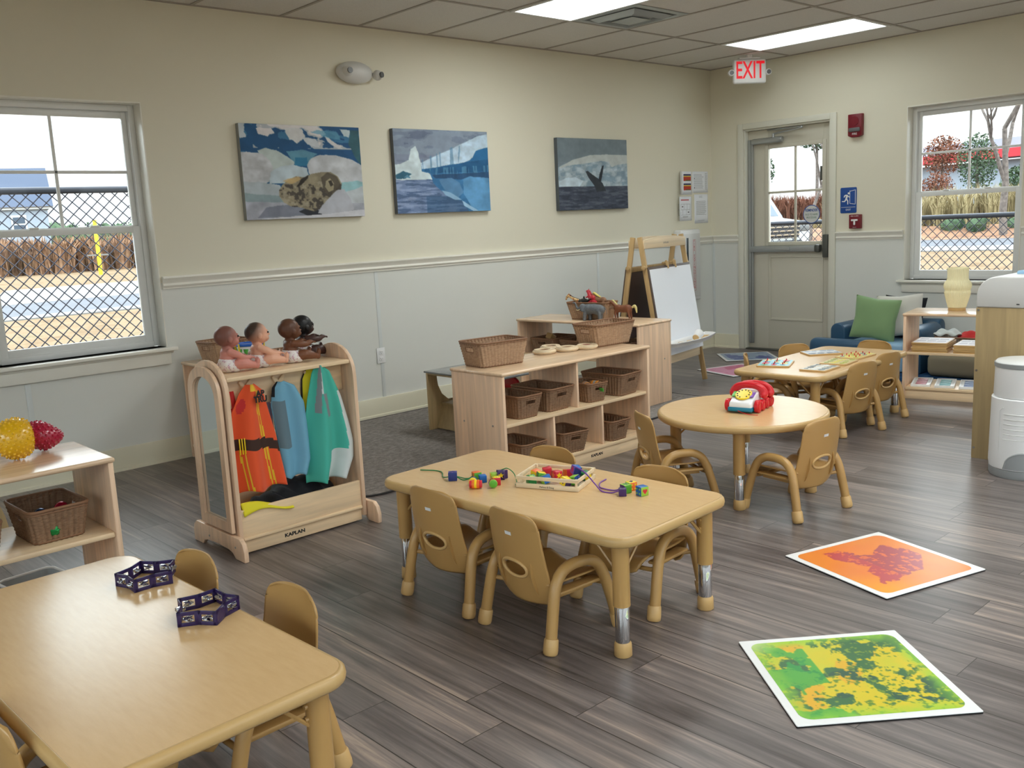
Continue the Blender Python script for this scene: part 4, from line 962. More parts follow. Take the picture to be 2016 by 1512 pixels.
# ------------------------------------------------------------------ dress-up stand
DX, DY = -6.065, -1.885
DL = .325
t = thing('dress_up_stand', 'maple dress-up stand with arched ends, side mirror and hanging costumes', 'dress-up stand', (DX, DY, 0), 0)
def arch_poly(a, b_, z0, zs, zt, n=14):
    P = [(-a, z0), (a, z0)]
    c = (a-b_)*0
    for k in range(n+1):
        th_ = PI*k/n; P.append((a*math.cos(th_), zs+(zt-zs)*math.sin(th_)**.85))
    return P
for s in (-1, 1):
    m = MB(); P = arch_poly(.165, 0, .03, .70, .85); X = frame((s*(DL-.009)+.009, -.0, 0), (0, -1, 0), (0, 0, 1)); m.prism(P, .019, X=X, bev=.003, seg=2)
    e = m.build('arched_end', 'maple', t, smooth=30)
    if s < 0:
        # moulded frame and mirror on the outer (left) face
        xo = -DL-.009-.001
        outer = arch_poly(.148, 0, .11, .70, .825); inner = arch_poly(.108, 0, .155, .69, .783); n_ = len(outer); V = []; F = []
        for (P, x) in ((outer, xo), (outer, xo-.016), (inner, xo-.016), (inner, xo-.004)): V += [(x, -p[0], p[1]) for p in P]
        for i in range(3):
            for k in range(n_): k2 = (k+1) % n_; F.append((i*n_+k, i*n_+k2, (i+1)*n_+k2, (i+1)*n_+k))
        mm = MB(); mm.raw(V, F); mm.build('mirror_frame', 'maple', e, smooth=30)
        mm = MB(); mm.raw([(xo-.003, -p[0], p[1]) for p in inner], [tuple(range(n_))]); mm.build('mirror', mat('mirror_glass', (225, 232, 235), .03, metal=1), e)
for s in (-1, 1):
    m = MB(); P = [(-.245, 0), (-.16, 0), (-.135, .022), (-.10, .03), (0, .034), (.10, .03), (.135, .022), (.16, 0), (.245, 0), (.247, .045), (.235, .08), (.21, .10), (-.21, .10), (-.235, .08), (-.247, .045)]
    m.prism(P, .022, X=frame((s*(DL+.017)+(.011), -.0, 0), (0, -1, 0), (0, 0, 1)), bev=.005, seg=2); f = m.build('foot_bar', 'maple', t, smooth=30)
    m = MB()
    for yy in (-.17, .08): m.cyl((s*(DL+.028), yy, .055), (s*(DL+.0295), yy, .055), .005, 10)
    m.build('screw_cap', 'steel', f)
IL = 2*(DL-.02)
m = MB(); m.box((0, -.01, .772), (IL, .27, .018), bev=.003); m.build('top_shelf', 'mapleL', t)
m = MB(); m.box((0, -.06, .698), (IL, .018, .128), bev=.003); hb = m.build('peg_rail', 'mapleL', t)
for x in (-.19, -.03, .13):
    m = MB(); m.prism([(-.012, -.055), (.012, -.055), (.013, -.005), (.032, .028), (.026, .036), (.018, .034), (0, .012), (-.018, .034), (-.026, .036), (-.032, .028), (-.013, -.005)], .014, X=frame((x, -.069, .715), (1, 0, 0), (0, 0, 1)), bev=.004); m.build('coat_peg', 'mapleL', hb, smooth=40)
m = MB(); m.box((0, -.148, .135), (IL, .016, .135), bev=.003); m.box((0, -.152, .073), (IL, .022, .014), bev=.004); m.build('bin_front', 'mapleL', t)
m = MB(); m.box((0, .148, .135), (IL, .016, .135), bev=.003); m.build('bin_back', 'mapleL', t)
m = MB(); m.box((0, 0, .082), (IL, .278, .012)); m.build('bin_bottom', 'mapleL', t)
m = MB(); m.box((0, -.142, .038), (IL, .016, .058), bev=.002); kp = m.build('kick_plate', 'mapleL', t)
text('maker_mark', 'KAPLAN', .022, frame((-.055, -.1503, .037), (1, 0, 0), (0, 0, 1)), 'ink', kp, .0003, sx=1.25, bold=.001)

# garments (world coordinates relative to the stand: x along it, z up)
def garment(name, label, rows, y0, nu=34, nv=46, fold=(1.6, .014), mats=('white',), mi=None, yfun=None, group='costumes on the dress-up stand', seed=0, par=None, openf=None):
    """rows = [(z, x_left, x_right)] from top to bottom"""
    zs = [r[0] for r in rows]; r_ = np.array(rows)
    def fn(u, v):
        z = np.interp(v, np.linspace(0, 1, len(rows)), r_[:, 0]); a = np.interp(v, np.linspace(0, 1, len(rows)), r_[:, 1]); b_ = np.interp(v, np.linspace(0, 1, len(rows)), r_[:, 2])
        x = a+(b_-a)*u; fr = fold[0]; am = fold[1]*(.15+v)
        y = y0+am*math.sin(u*fr*2*PI+seed+1.5*v)+am*.5*math.sin(u*fr*4.3+seed*2+v*3)-.02*math.sin(PI*u)
        z2 = z+.008*math.sin(u*fr*2*PI+seed)*v
        if yfun: y += yfun(u, v)
        return (x, y, z2)
    m = MB(); m.grid(fn, nu, nv, mi=(mi or 0), keep=openf)
    o = m.build(name, list(mats), par, loc=None if par else (DX, DY, 0), smooth=80, solid=.0025)
    if not par: tag(o, label, 'costume', group)
    return o, fn
M['orange'] = mat('orange_cloth', (232, 84, 34), .75, sheen=.2); M['hivis'] = mat('yellow_reflective', (232, 190, 40), .5); M['brownband'] = mat('brown_band', (62, 38, 30), .8)
M['bluecloth'] = mat('sky_blue_cloth', (112, 168, 196), .8); M['slate'] = mat('slate_cloth', (100, 122, 134), .8); M['teal'] = mat('teal_cloth', (70, 178, 160), .8)
M['greycloth'] = mat('grey_cloth', (128, 136, 140), .8); M['whitecloth'] = mat('white_cloth', (205, 212, 212), .8); M['yelcloth'] = mat('yellow_cloth', (226, 214, 36), .75); M['pinkcloth'] = mat('lilac_cloth', (200, 180, 205), .8); M['redcloth'] = mat('red_sheer_cloth', (205, 50, 50), .8)
def mi_or(u, v):
    if .0 < u < .5 and .60 < v < .68: return 2
    if u >= .5 and .60+.10*(u-.5) < v < .68+.10*(u-.5): return 2
    if abs(u-.60-.12*v) < .016 or abs(u-.66-.12*v) < .016: return 1
    if abs(u-.10-.06*v) < .012 and v > .68 or abs(u-.17-.06*v) < .012 and v > .68: return 1
    if v < .16 and .38 < u < .62: return 1
    if u < .30 and .26 < v < .42 and (u-.18)**2/.012+(v-.34)**2/.006 < 1: return 3
    return 0
o1, f1 = garment('orange_vest', 'bright orange rescue vest with yellow stripes and brown belt', [(.735, -.205, -.165), (.70, -.235, -.125), (.62, -.275, -.11), (.5, -.29, -.085), (.38, -.285, -.07), (.262, -.272, -.055)], -.105, mats=('orange', 'hivis', 'brownband', 'redcloth'), mi=mi_or, nu=48, nv=60)
for (s, vv, zz) in (('AP', .22, 0), ('TRU', .285, 0)):
    p_ = Vector(f1(.70, vv)); text('lettering', s, .036, frame((p_.x, p_.y-.028, p_.z), (1, .12, -.06), (0, 0, 1)), 'ink', o1, .0005, sx=.95, bold=.002)
m = MB(); p_ = Vector(f1(.16, .66))
for dx in (-.012, 0, .012): m.box((p_.x+dx, p_.y-.02, p_.z+.005), (.005, .004, .07), bev=.001)
m.build('buckle', 'yellow', o1)
def mi_bl(u, v):
    if u < .10 and v < .3: return 2
    if u < .42 and .34 < v < .70 and u > .02: return 1
    return 0
garment('blue_tunic', 'sky blue costume tunic with a slate pocket, second from the left', [(.725, -.05, -.02), (.70, -.075, .03), (.62, -.09, .07), (.48, -.075, .08), (.36, -.065, .085), (.285, -.06, .06)], -.10, mats=('bluecloth', 'slate', 'navy'), mi=mi_bl, seed=2, fold=(1.5, .018))
garment('lilac_costume', 'pale lilac costume hanging behind the orange vest', [(.70, -.17, -.10), (.62, -.16, -.06), (.5, -.15, -.06)], -.05, mats=('pinkcloth',), seed=4)
garment('red_costume', 'sheer red costume behind the orange vest at the left end', [(.71, -.29, -.22), (.6, -.295, -.2), (.5, -.295, -.2)], -.05, mats=('redcloth',), seed=5)
garment('navy_jacket', 'navy jacket hanging behind the sky blue tunic', [(.715, -.01, .16), (.66, .03, .16), (.5, .04, .17), (.30, .04, .16)], -.03, mats=('navy',), seed=3)
garment('yellow_vest', 'yellow vest with black trim left of the teal scrubs', [(.755, .11, .165), (.71, .085, .17), (.62, .078, .16), (.48, .072, .15)], -.078, mats=('yelcloth', 'ink'), mi=lambda u, v: 1 if u < .08 else 0, seed=1, fold=(1.2, .008), nu=30)
def mi_te(u, v):
    if abs(u-(.36-.30*v)) < .055 and v < .42: return 1
    if abs(u-.42-.6*(v-.30)) < .06 and .30 < v < .46: return 1
    if abs(u-.28) < .10 and .06 < v < .30 and u > .3-.2*v: return 2
    if u > .80+.12*(1-v) and v > .3: return 2
    if v > .74 and u > .5: return 2
    return 0
garment('teal_scrubs', 'teal medical scrubs with grey collar and white piping, rightmost costume', [(.775, .135, .165), (.74, .115, .205), (.62, .085, .255), (.5, .065, .285), (.40, .055, .305), (.32, .055, .30), (.235, .055, .255)], -.125, mats=('teal', 'greycloth', 'whitecloth'), mi=mi_te, seed=0, fold=(1.9, .024), nu=64, nv=64)
garment('white_coat', 'white and grey coat tail showing below the teal scrubs', [(.6, .12, .27), (.45, .13, .28), (.35, .135, .26), (.225, .14, .23)], -.05, mats=('whitecloth', 'greycloth'), mi=lambda u, v: 1 if .4 < u < .55 else 0, seed=6)
# black cloth heap and yellow hat in the bin
m = MB(); m.ball((.06, -.01, .165), (.17, .112, .085), n=36); m.ball((-.06, -.01, .14), (.13, .11, .062), n=30); m.ball((.14, -.0, .155), (.10, .10, .075), n=30)
for v_i, v in enumerate(m.V):
    f = .012*math.sin(v[0]*40+v[1]*25)+.008*math.sin(v[0]*90+v[2]*50); m.V[v_i] = (v[0], v[1], max(.089, v[2]+f))
tag(m.build('black_garment_heap', 'navy', None, loc=(DX, DY, 0), smooth=80), 'crumpled black garment heaped in the bin of the dress-up stand', 'clothing')
m = MB(); m.grid(lambda u, v: (-.295+.24*u, -.166+.15*v*(1-.45*u), .212-.035*u-.05*(1-min(1, v*5))*(1-.75*u)+.012*math.sin(u*5)-.055*v*v+.006*math.sin(v*9+u*4)), 30, 26)
tag(m.build('yellow_hat', 'yelcloth', None, loc=(DX, DY, .012), smooth=80, solid=.004), 'bright yellow cloth draped over the bin edge of the dress-up stand', 'clothing')

# ------------------------------------------------------------------ easel
EL, ER = Vector((-2.475, -1.045, 1.225)), Vector((-1.785, -.915, 1.225))
w_ = (ER-EL); wl = w_.length; ang = math.atan2(w_.y, w_.x)
t = thing('art_easel', 'double-sided wooden art easel with a white paper sheet by the wall', 'easel', ((EL+ER).x/2, (EL+ER).y/2, 0), ang)
hs, zt_e = .23, 1.225
def leg_pt(s, z): return s*(.028+(hs-.028)*(1-z/zt_e))
for sx in (-1, 1):
    for sy in (-1, 1):
        m = MB(); a = Vector((sx*wl/2, sy*leg_pt(1, 0), 0)); b_ = Vector((sx*wl/2, sy*leg_pt(1, zt_e), zt_e)); d = b_-a; an = math.atan2(d.y, d.z)
        m.box((a+b_)/2, (.022, .040, d.length-.02), bev=.004, rot=(-an, 0, 0)); lg = m.build('leg', 'easel', t)
        m = MB(); p_ = a+d*.80; m.cyl(p_+Vector((sx*.012, 0, 0)), p_+Vector((sx*.03, 0, 0)), .018, 14, bev=.003); m.build('knob', 'easel', lg, smooth=50)
for sy in (-1, 1):
    y = sy*(leg_pt(1, 1.17)+.026)
    m = MB(); n_ = 14; P = [(-wl/2+.0, -.04), (wl/2, -.04)]+[(wl/2-wl*k/n_, .028+.022*math.sin(PI*k/n_)) for k in range(n_+1)]
    m.prism(P, .016, X=frame((0, y+.008, 1.165), (1, 0, 0), (0, 0, 1)) @ Matrix.Rotation(0, 4, 'X'), bev=.003); tb = m.build('top_rail', 'pale', t, smooth=30)
    if sy < 0: text('maker_mark', 'KAPLAN', .02, frame((0, y-.0085, 1.16), (1, 0, 0), (0, 0, 1)), 'inkgrey', tb, .0002, sx=1.2)
    # chalkboard panel lying on the legs
    za, zb = .36, .985; ya, yb = sy*(leg_pt(1, za)+.026), sy*(leg_pt(1, zb)+.026); c = Vector((0, (ya+yb)/2, (za+zb)/2)); an = math.atan2(yb-ya, zb-za); ln = math.hypot(yb-ya, zb-za)
    m = MB(); m.box(c, (wl+.02, .008, ln), rot=(-an, 0, 0), bev=.002); pn = m.build('chalkboard', 'chalk', t)
    for zz in (-ln/2+.02, ln/2-.02):
        m = MB(); q = Matrix.Translation(c) @ Matrix.Rotation(-an, 4, 'X'); m.box((0, -sy*.010, zz), (wl-.024, .010, .04), bev=.002, X=q); m.build('board_frame', 'easel', pn)
    if sy < 0:
        m = MB(); q = Matrix.Translation(c) @ Matrix.Rotation(-an, 4, 'X'); m.box((.005, -.0065, -.045), (.70, .0012, ln+.05), X=q); tag(m.build('drawing_paper', 'paper', None, loc=t.location, rz=ang), 'large blank white paper sheet clipped to the easel', 'paper')
        for xx in (-.06, .07):
            m = MB(); m.box((xx, -.013, ln/2+.015), (.022, .016, .045), bev=.006, X=q); m.box((xx, -.022, ln/2-.0), (.018, .012, .06), bev=.006, X=q); m.box((xx, .01, ln/2+.02), (.022, .03, .018), bev=.005, X=q); m.build('paper_clip', 'easel', t)
    m = MB(); m.box((0, sy*(leg_pt(1, .28)+0), .255), (wl-.024, .018, .07), bev=.003); m.build('lower_rail', 'pale', t)
# tray
m = MB(); zt0 = .37; P = [(-.37, -.255), (-.34, -.30)]+[(-.34+.68*k/16, -.30-.055*math.sin(PI*k/16)) for k in range(1, 16)]+[(.34, -.30), (.37, -.255), (.37, -.22), (-.37, -.22)]
P = P[::-1]; P2 = [(x*1.03, y-.012 if y < -.25 else y) for x, y in P]; n_ = len(P)
V = [(x, y, zt0) for x, y in P]+[(x, y, zt0+.035) for x, y in P2]+[(x*1.03, y-.012 if y < -.25 else y, zt0+.036) for x, y in P2]+[(x*1.03, y-.012 if y < -.25 else y, zt0+.026) for x, y in P2]
F = [tuple(range(n_))]+[(i*n_+k, i*n_+(k+1) % n_, (i+1)*n_+(k+1) % n_, (i+1)*n_+k) for i in range(3) for k in range(n_)]
m.raw(V, F); m.build('paint_tray', 'white', t, smooth=40, solid=.002)
m = MB()
for xx in (-.3, .3): m.box((xx, -.225, zt0+.0), (.03, .03, .05), bev=.004)
m.build('tray_bracket', 'easel', t)
c_, s_ = math.cos(ang), math.sin(ang)
def easel_w(x, y): return (t.location.x+x*c_-y*s_, t.location.y+x*s_+y*c_)
for i, (x, y, lab) in enumerate([(-.16, -.28, 'round wooden slice at the left in the easel tray'), (-.05, -.30, 'round wooden slice left of the tipped cup in the easel tray'), (.22, -.29, 'round wooden slice right of the tipped cup in the easel tray'), (.30, -.27, 'round wooden slice at the right end of the easel tray')]):
    m = MB(); m.lathe([(0, 0), (.034, 0), (.036, .006), (.036, .014), (.033, .017), (0, .017)], 20, cap=False); wx, wy = easel_w(x, y)
    tag(m.build('wood_slice', 'tanlite', None, loc=(wx, wy, zt0+.002)), lab, 'wood slice', 'wood slices in the easel tray')
wx, wy = easel_w(.10, -.285)
cup = thing('paint_cup', 'white and brown cup tipped over in the easel tray', 'cup', (wx, wy, zt0+.040))
m = MB(); X = Matrix.Rotation(ang, 4, 'Z') @ Matrix.Rotation(math.radians(68), 4, 'Y'); m.lathe([(.026, -.04), (.036, .04), (.034, .04), (.024, -.038)], 24, X=X, cap=False); m.build('cup_wall', 'white', cup, smooth=50, solid=.0015)
m = MB(); m.lathe([(0, -.04), (.027, -.04), (.029, -.015), (.0, -.014)], 24, X=X, cap=False); m.build('cup_base', 'tanlite', cup)

# ------------------------------------------------------------------ blue sofa with pillows
t = thing('toddler_sofa', 'small blue vinyl sofa against the wall beneath the far window', 'sofa', (-.12, -2.075, .008), 0)
def roll(mb, a, b_, r, h, mi=0):
    """upright padded slab between two floor points with a rounded top"""
    a = Vector(a); b_ = Vector(b_); d = (b_-a); L = d.length; P = [(-r, 0), (r, 0)]+[(r*math.cos(PI*k/12), h-r+r*math.sin(PI*k/12)) for k in range(13)]
    ax = d.normalized(); sd = Vector((-ax.y, ax.x, 0)); X = Matrix((sd, Vector((0, 0, 1)), ax)).transposed().to_4x4(); X.translation = a; mb.prism(P, L, X=X, mi=mi, bev=.012, seg=3)
m = MB(); roll(m, (-.075, -.355, 0), (-.075, .355, 0), .07, .40); m.build('backrest', 'sofa', t, smooth=50)
for s in (-1, 1):
    m = MB(); roll(m, (-.56, s*.325, 0), (-.155, s*.325, 0), .065, .385); m.build('armrest', 'sofa', t, smooth=50)
m = MB(); m.box((-.37, 0, .12), (.42, .505, .24), bev=.03, seg=4); m.build('seat_base', 'sofalt', t)
m = MB(); m.box((-.635, .10, .14), (.13, .56, .28), bev=.055, seg=5); tag(m.build('floor_bolster', 'sofa', None, loc=(-.23, -1.99, .008)), 'dark blue rounded foam block in front of the small sofa', 'cushion')
def pillow(name, label, m_, s, loc, rot, th=.10):
    m = MB()
    def fn(sg):
        def f(u, v):
            x, y = (u-.5)*2, (v-.5)*2; k = (1-x**4)*(1-y**4); pinch = 1-.10*(1-abs(x*y))*max(abs(x), abs(y))**3
            wr = .004*math.sin(x*3.2+y*2.6+1)*k+.0025*math.sin(y*6-x*7)*k*abs(x)
            return (x*s/2*pinch, sg*(th/2*max(0, k)**.55+wr), y*s/2*pinch)
        return f
    m.grid(fn(-1), 26, 26); m.grid(fn(1), 26, 26)
    tag(m.build(name, m_, None, loc=loc, smooth=80, rot=rot), label, 'pillow', 'pillows on the small blue sofa')
pillow('throw_pillow', 'sage green pillow at the front of the sofa', 'gpillow', .36, (-.60, -2.045, .435), (math.radians(-10), math.radians(8), math.radians(-72)))
pillow('throw_pillow', 'off-white pillow leaning behind the green one', 'wpillow', .36, (-.43, -2.18, .445), (math.radians(-8), math.radians(-3), math.radians(-68)))
pillow('throw_pillow', 'black pillow with only its corners showing behind the others', 'kpillow', .34, (-.30, -2.15, .430), (math.radians(-12), math.radians(4), math.radians(-80)))

# ------------------------------------------------------------------ pleated lamp
lx, ly = -1.345, -3.005
t = thing('table_lamp', 'cream pleated sculptural lamp standing on the puzzle shelf', 'lamp', (lx, ly, .6105))
prof = [(.058, .022), (.062, .04), (.074, .085), (.083, .125), (.080, .142), (.086, .160), (.088, .178), (.082, .198), (.070, .215), (.066, .24), (.067, .30)]
pp = bez([(r, 0, z) for r, z in prof], 5); m = MB(); m.lathe([(q.x, q.z) for q in pp], 144, wob=lambda a, z: .022*math.sin(a*44+z*10), cap=False)
M['pleat'] = mat('cream_pleated_shade', (232, 224, 184), .55, emit=(225, 215, 160), estr=.06); m.build('lamp_shade', 'pleat', t, smooth=40, solid=.002)
m = MB(); m.lathe([(0, 0), (.057, 0), (.058, .003), (.056, .021), (0, .021)], 40, cap=False); m.build('lamp_base', 'tanlite', t)

# ------------------------------------------------------------------ right hand side: plywood-backed sensory sink, diaper pail
t = thing('sink_unit', 'tall plywood unit with rounded white plastic top at the right edge', 'sink unit', (-2.995, -3.765, 0), 0)
m = MB(); m.box((-.004, -.50, .408), (.014, 1.0, .812), bev=.002); bp = m.build('plywood_back', 'ply2', t)
m = MB()
for (y, z) in ((-.012, .48), (-.012, .06), (-.012, .80), (-.985, .48)): m.cyl((-.011, y, z), (-.0135, y, z), .006, 10)
m.build('screw', 'steel', bp)
m = MB(); P = [(0, 0), (1.0, 0), (1.0, .16)]+[(.10-.10*math.sin(PI/2*k/8), .06+.10*math.cos(PI/2*k/8)) for k in range(9)]
m.prism(P, .46, X=frame((-.014, 0, .815), (0, -1, 0), (0, 0, 1)) @ Matrix.Rotation(0, 4, 'X') @ Matrix.Translation((0, 0, -.46)), bev=.008, seg=3); wt = m.build('white_top', 'offwhite', t, smooth=40)
m = MB(); m.box((-.0165, -.205, .835), (.002, .014, .005)); m.build('slot', 'ink', wt)
m = MB(); m.box((.2, -.62, 1.03), (.03, 1.0, .028), bev=.01, rot=(math.radians(-6), 0, 0)); m.build('raised_lid', 'sofalt', t)
m = MB()
for yy in (-.03, -.97): m.box((.40, yy, .408), (.05, .05, .812), bev=.004)
m.build('leg_post', 'ply2', t)
px_, py_ = -3.165, -4.075
t = thing('diaper_pail', 'white diaper pail with grey lid ring at the right edge', 'pail', (px_, py_, 0), math.radians(-160))
def oval(r): return lambda a, z: 0
m = MB(); m.lathe([(.0, .045), (.152, .045), (.156, .07), (.150, .395), (.146, .40), (0, .40)], 48, cap=False); lo = m.build('lower_body', 'white', t, smooth=35)
m = MB(); m.lathe([(0, .402), (.140, .402), (.142, .41), (.139, .55), (0, .55)], 48, cap=False); up = m.build('upper_body', 'white', t, smooth=35)
m = MB(); m.lathe([(.1395, .548), (.143, .55), (.143, .57), (.138, .572)], 48, cap=False); m.build('lid_ring', 'grey', t, smooth=35)
m = MB(); m.lathe([(.139, .57), (.132, .580), (.08, .587), (0, .588)], 48, cap=False); m.build('lid', 'offwhite', t, smooth=60)
m = MB(); m.lathe([(0, 0), (.148, 0), (.153, .01), (.154, .043), (0, .044)], 48, cap=False); m.build('base_ring', 'grey', t, smooth=35)
m = MB()
for z in (.325, .30, .275, .25, .225, .20): m.tube([(.1525*math.cos(a), .1525*math.sin(a), z) for a in [math.radians(-38+76*k/12) for k in range(13)]], .0022, 5)
m.tube([(.1535*math.cos(math.radians(q)), .1535*math.sin(math.radians(q)), z) for (q, z) in ((-46, .09), (-46, .34), (-40, .355), (40, .355), (46, .34), (46, .09))], .0016, 5)
m.build('grip_lines', 'offwhite', lo)
m = MB(); m.tube([((.154)*math.cos(math.radians(q)), .154*math.sin(math.radians(q)), .05+.085*math.sqrt(max(0, 1-(q/34)**2))) for q in range(-34, 35, 4)], .005, 6)
m.grid(lambda u, v: (.1565*math.cos(math.radians(-34+68*u)), .1565*math.sin(math.radians(-34+68*u)), .05+v*.083*math.sqrt(max(0, 1-((-34+68*u)/34)**2))), 20, 6); m.build('pedal_recess', 'grey', lo, smooth=60)
m = MB(); m.ball((.139, .0, .525), (.006, .014, .007)); m.build('badge', 'grey', up)
# ------------------------------------------------------------------ baby dolls (seated, facing local +x)
def skinmat(name, skin, hair, hz, soft=.02):
    m = mat(name, skin, .42, spec=.35); nt = m.node_tree; N = nt.nodes; L = nt.links; b = N['Principled BSDF']
    tc = N.new('ShaderNodeTexCoord'); vd = N.new('ShaderNodeVectorMath'); vd.operation = 'DISTANCE'; vd.inputs[1].default_value = (-.030, 0, .178)
    L.new(tc.outputs['Object'], vd.inputs[0]); mr = N.new('ShaderNodeMapRange'); mr.inputs['From Min'].default_value = hz-soft; mr.inputs['From Max'].default_value = hz+soft
    mr.inputs['To Min'].default_value = 1; mr.inputs['To Max'].default_value = 0; L.new(vd.outputs['Value'], mr.inputs['Value'])
    mx = N.new('ShaderNodeMixRGB'); L.new(mr.outputs[0], mx.inputs[0]); mx.inputs[1].default_value = lin(skin); mx.inputs[2].default_value = lin(hair); L.new(mx.outputs[0], b.inputs['Base Color']); return m
M['diaper'] = noisemat('printed_diaper', [(.0, (236, 232, 232)), (.56, (236, 232, 232)), (.66, (206, 160, 178)), (.75, (180, 180, 205))], nscale=90, detail=1, rough=.8)
def limb(mb, pts, rs):
    P = bez(pts, 5); R = [float(np.interp(k/(len(P)-1), np.linspace(0, 1, len(rs)), rs)) for k in range(len(P))]
    for p_, r in zip(P, R): mb.ball(p_, r, n=10)
def doll(label, x, y, rz, skin, hair, hz, arm=.0, lift=0, head=0, soft=.02):
    t = thing('baby_doll', label, 'doll', (x, y, .7815), rz, 'baby dolls on the dress-up stand')
    m = MB(); hx = .004
    m.ball((0, 0, .052), (.036, .043, .050)); m.ball((-.004, 0, .032), (.042, .048, .032)); m.ball((0, 0, .083), (.031, .042, .028)); m.ball((.0, 0, .112), (.022, .024, .022))
    # head: round skull, face forward
    hc = Vector((hx, 0, .152)); m.ball(hc+Vector((-.006, 0, .006)), (.050, .046, .046), n=24); m.ball(hc+Vector((.014, 0, -.012)), (.036, .037, .034)); m.ball(hc+Vector((.032, 0, -.026)), (.016, .020, .014))
    for s in (-1, 1):
        m.ball(hc+Vector((.030, s*.018, -.018)), (.017, .015, .014)); m.ball(hc+Vector((.0, s*.045, -.008)), (.010, .006, .013)); m.ball(hc+Vector((.038, s*.015, .012)), (.008, .010, .005))
    m.ball(hc+Vector((.050, 0, -.006)), (.008, .007, .006)); m.ball(hc+Vector((.047, 0, -.021)), (.007, .011, .0035)); m.ball(hc+Vector((.046, 0, -.028)), (.007, .009, .0035))
    for s in (-1, 1):
        limb(m, [(0, s*.036, .092), (.028, s*(.052), .078+arm*.3), (.055, s*.048, .062+arm*.7), (.078, s*.040, .060+arm)], [.017, .016, .0135, .0115])
        hnd = Vector((.086, s*.038, .060+arm)); m.ball(hnd, (.012, .010, .009))
        for k in range(4): limb(m, [hnd+Vector((.005, (k-1.5)*.0052, 0)), hnd+Vector((.016, (k-1.5)*.0058, -.001)), hnd+Vector((.021-.002*abs(k-1.5), (k-1.5)*.0055, -.006))], [.0034, .0031, .0028])
        limb(m, [hnd+Vector((.0, -s*.008, .002)), hnd+Vector((.009, -s*.015, .002))], [.0036, .003])
        limb(m, [(.012, s*.030, .030), (.045, s*.045, .036+lift*.4), (.075, s*.048, .030+lift*.7), (.104, s*.044, .022+lift)], [.026, .025, .020, .014])
        f = Vector((.112, s*.046, .026+lift)); m.ball(f+Vector((0, 0, -.004)), (.012, .013, .016)); m.ball(f+Vector((.004, 0, .014)), (.011, .014, .016))
        for k in range(5): m.ball(f+Vector((.004, (k-2)*.0055, .030-.0012*abs(k-2))), (.0042, .0034, .0045), n=8)
    m.build('doll_body', skinmat('doll_skin', skin, hair, hz, soft), t, remesh=.0024, smo=3)
    m = MB(); m.ball((0, 0, .030), (.050, .055, .034), n=28); m.ball((-.002, 0, .050), (.0405, .0475, .020), n=24)
    for s in (-1, 1): m.ball((.020, s*.029, .030), (.030, .030, .030))
    V2 = [(v[0], v[1], max(0, v[2])) for v in m.V]; m.V = V2; m.build('diaper', 'diaper', t, remesh=.003, smo=4)
    m = MB()
    for s in (-1, 1): m.ball(hc+Vector((.0455, s*.0165, .004)), (.0035, .0055, .0045), n=12)
    m.build('eyes', 'ink', t); return t
doll('pink-skinned baby doll with brown painted hair, leftmost of the four', -6.275, -1.865, D2(-8), (206, 138, 126), (120, 78, 68), .074, 0, 0)
doll('pale-skinned baby doll with short dark painted hair, second from left', -6.125, -1.855, D2(-12), (226, 172, 146), (66, 52, 44), .058, 0, .004, soft=.016)
doll('brown-skinned bald baby doll, third from the left', -5.965, -1.865, D2(-4), (116, 74, 52), (92, 60, 44), .074, .030, 0)
doll('darkest baby doll with black hair and raised arm, rightmost of the four', -5.838, -1.765, D2(-2), (70, 46, 40), (26, 26, 28), .080, .034, 0, soft=.006)

# toy drum and things on the wall shelf
t = thing('toy_drum', 'toy drum with blue rim and green triangles behind the second doll', 'toy drum', (-5.50, -.545, .6195))
m = MB(); m.cyl((0, 0, .003), (0, 0, .105), .075, 36); dm = m.build('drum_shell', 'white', t, smooth=40)
m = MB()
for k in range(12):
    a0, a1, a2 = [2*PI*(k+q)/12 for q in (.1, .9, .5)]; R_ = .0762
    m.raw([(R_*math.cos(a0), R_*math.sin(a0), .09), (R_*math.cos(a1), R_*math.sin(a1), .09), (R_*math.cos(a2), R_*math.sin(a2), .03)], [(0, 1, 2)])
m.build('green_triangles', 'green', dm, solid=.0006)
m = MB(); m.tube([(.078*math.cos(2*PI*k/36), .078*math.sin(2*PI*k/36), .112) for k in range(36)], .008, 8, closed=True); m.cyl((0, 0, .108), (0, 0, .113), .074, 36); m.build('drum_rim', 'blue', t, smooth=50)
m = MB(); m.tube([(.078*math.cos(2*PI*k/36), .078*math.sin(2*PI*k/36), .008) for k in range(36)], .008, 8, closed=True); m.build('drum_rim', 'blue', t, smooth=50)
for k in range(6): m = MB(); a = 2*PI*k/6+.3; m.cyl((.086*math.cos(a), .086*math.sin(a), .004), (.086*math.cos(a), .086*math.sin(a), .122), .005, 8); m.build('tension_post', 'yellow', t)
# arched wooden blocks inside the wall shelf
m = MB(); P = [(-.10, 0), (.10, 0), (.10, .08)]+[(.10*math.cos(PI*k/12), .08+.10*math.sin(PI*k/12)) for k in range(1, 12)]+[(-.10, .08)]
m.prism(P, .06, X=frame((0, 0, 0), (0, -1, 0), (0, 0, 1)), bev=.006); tag(m.build('arch_block', 'pale', None, loc=(-5.58, -.22, .0945)), 'pale arched wooden block on the bottom shelf behind the mirror', 'wooden block')

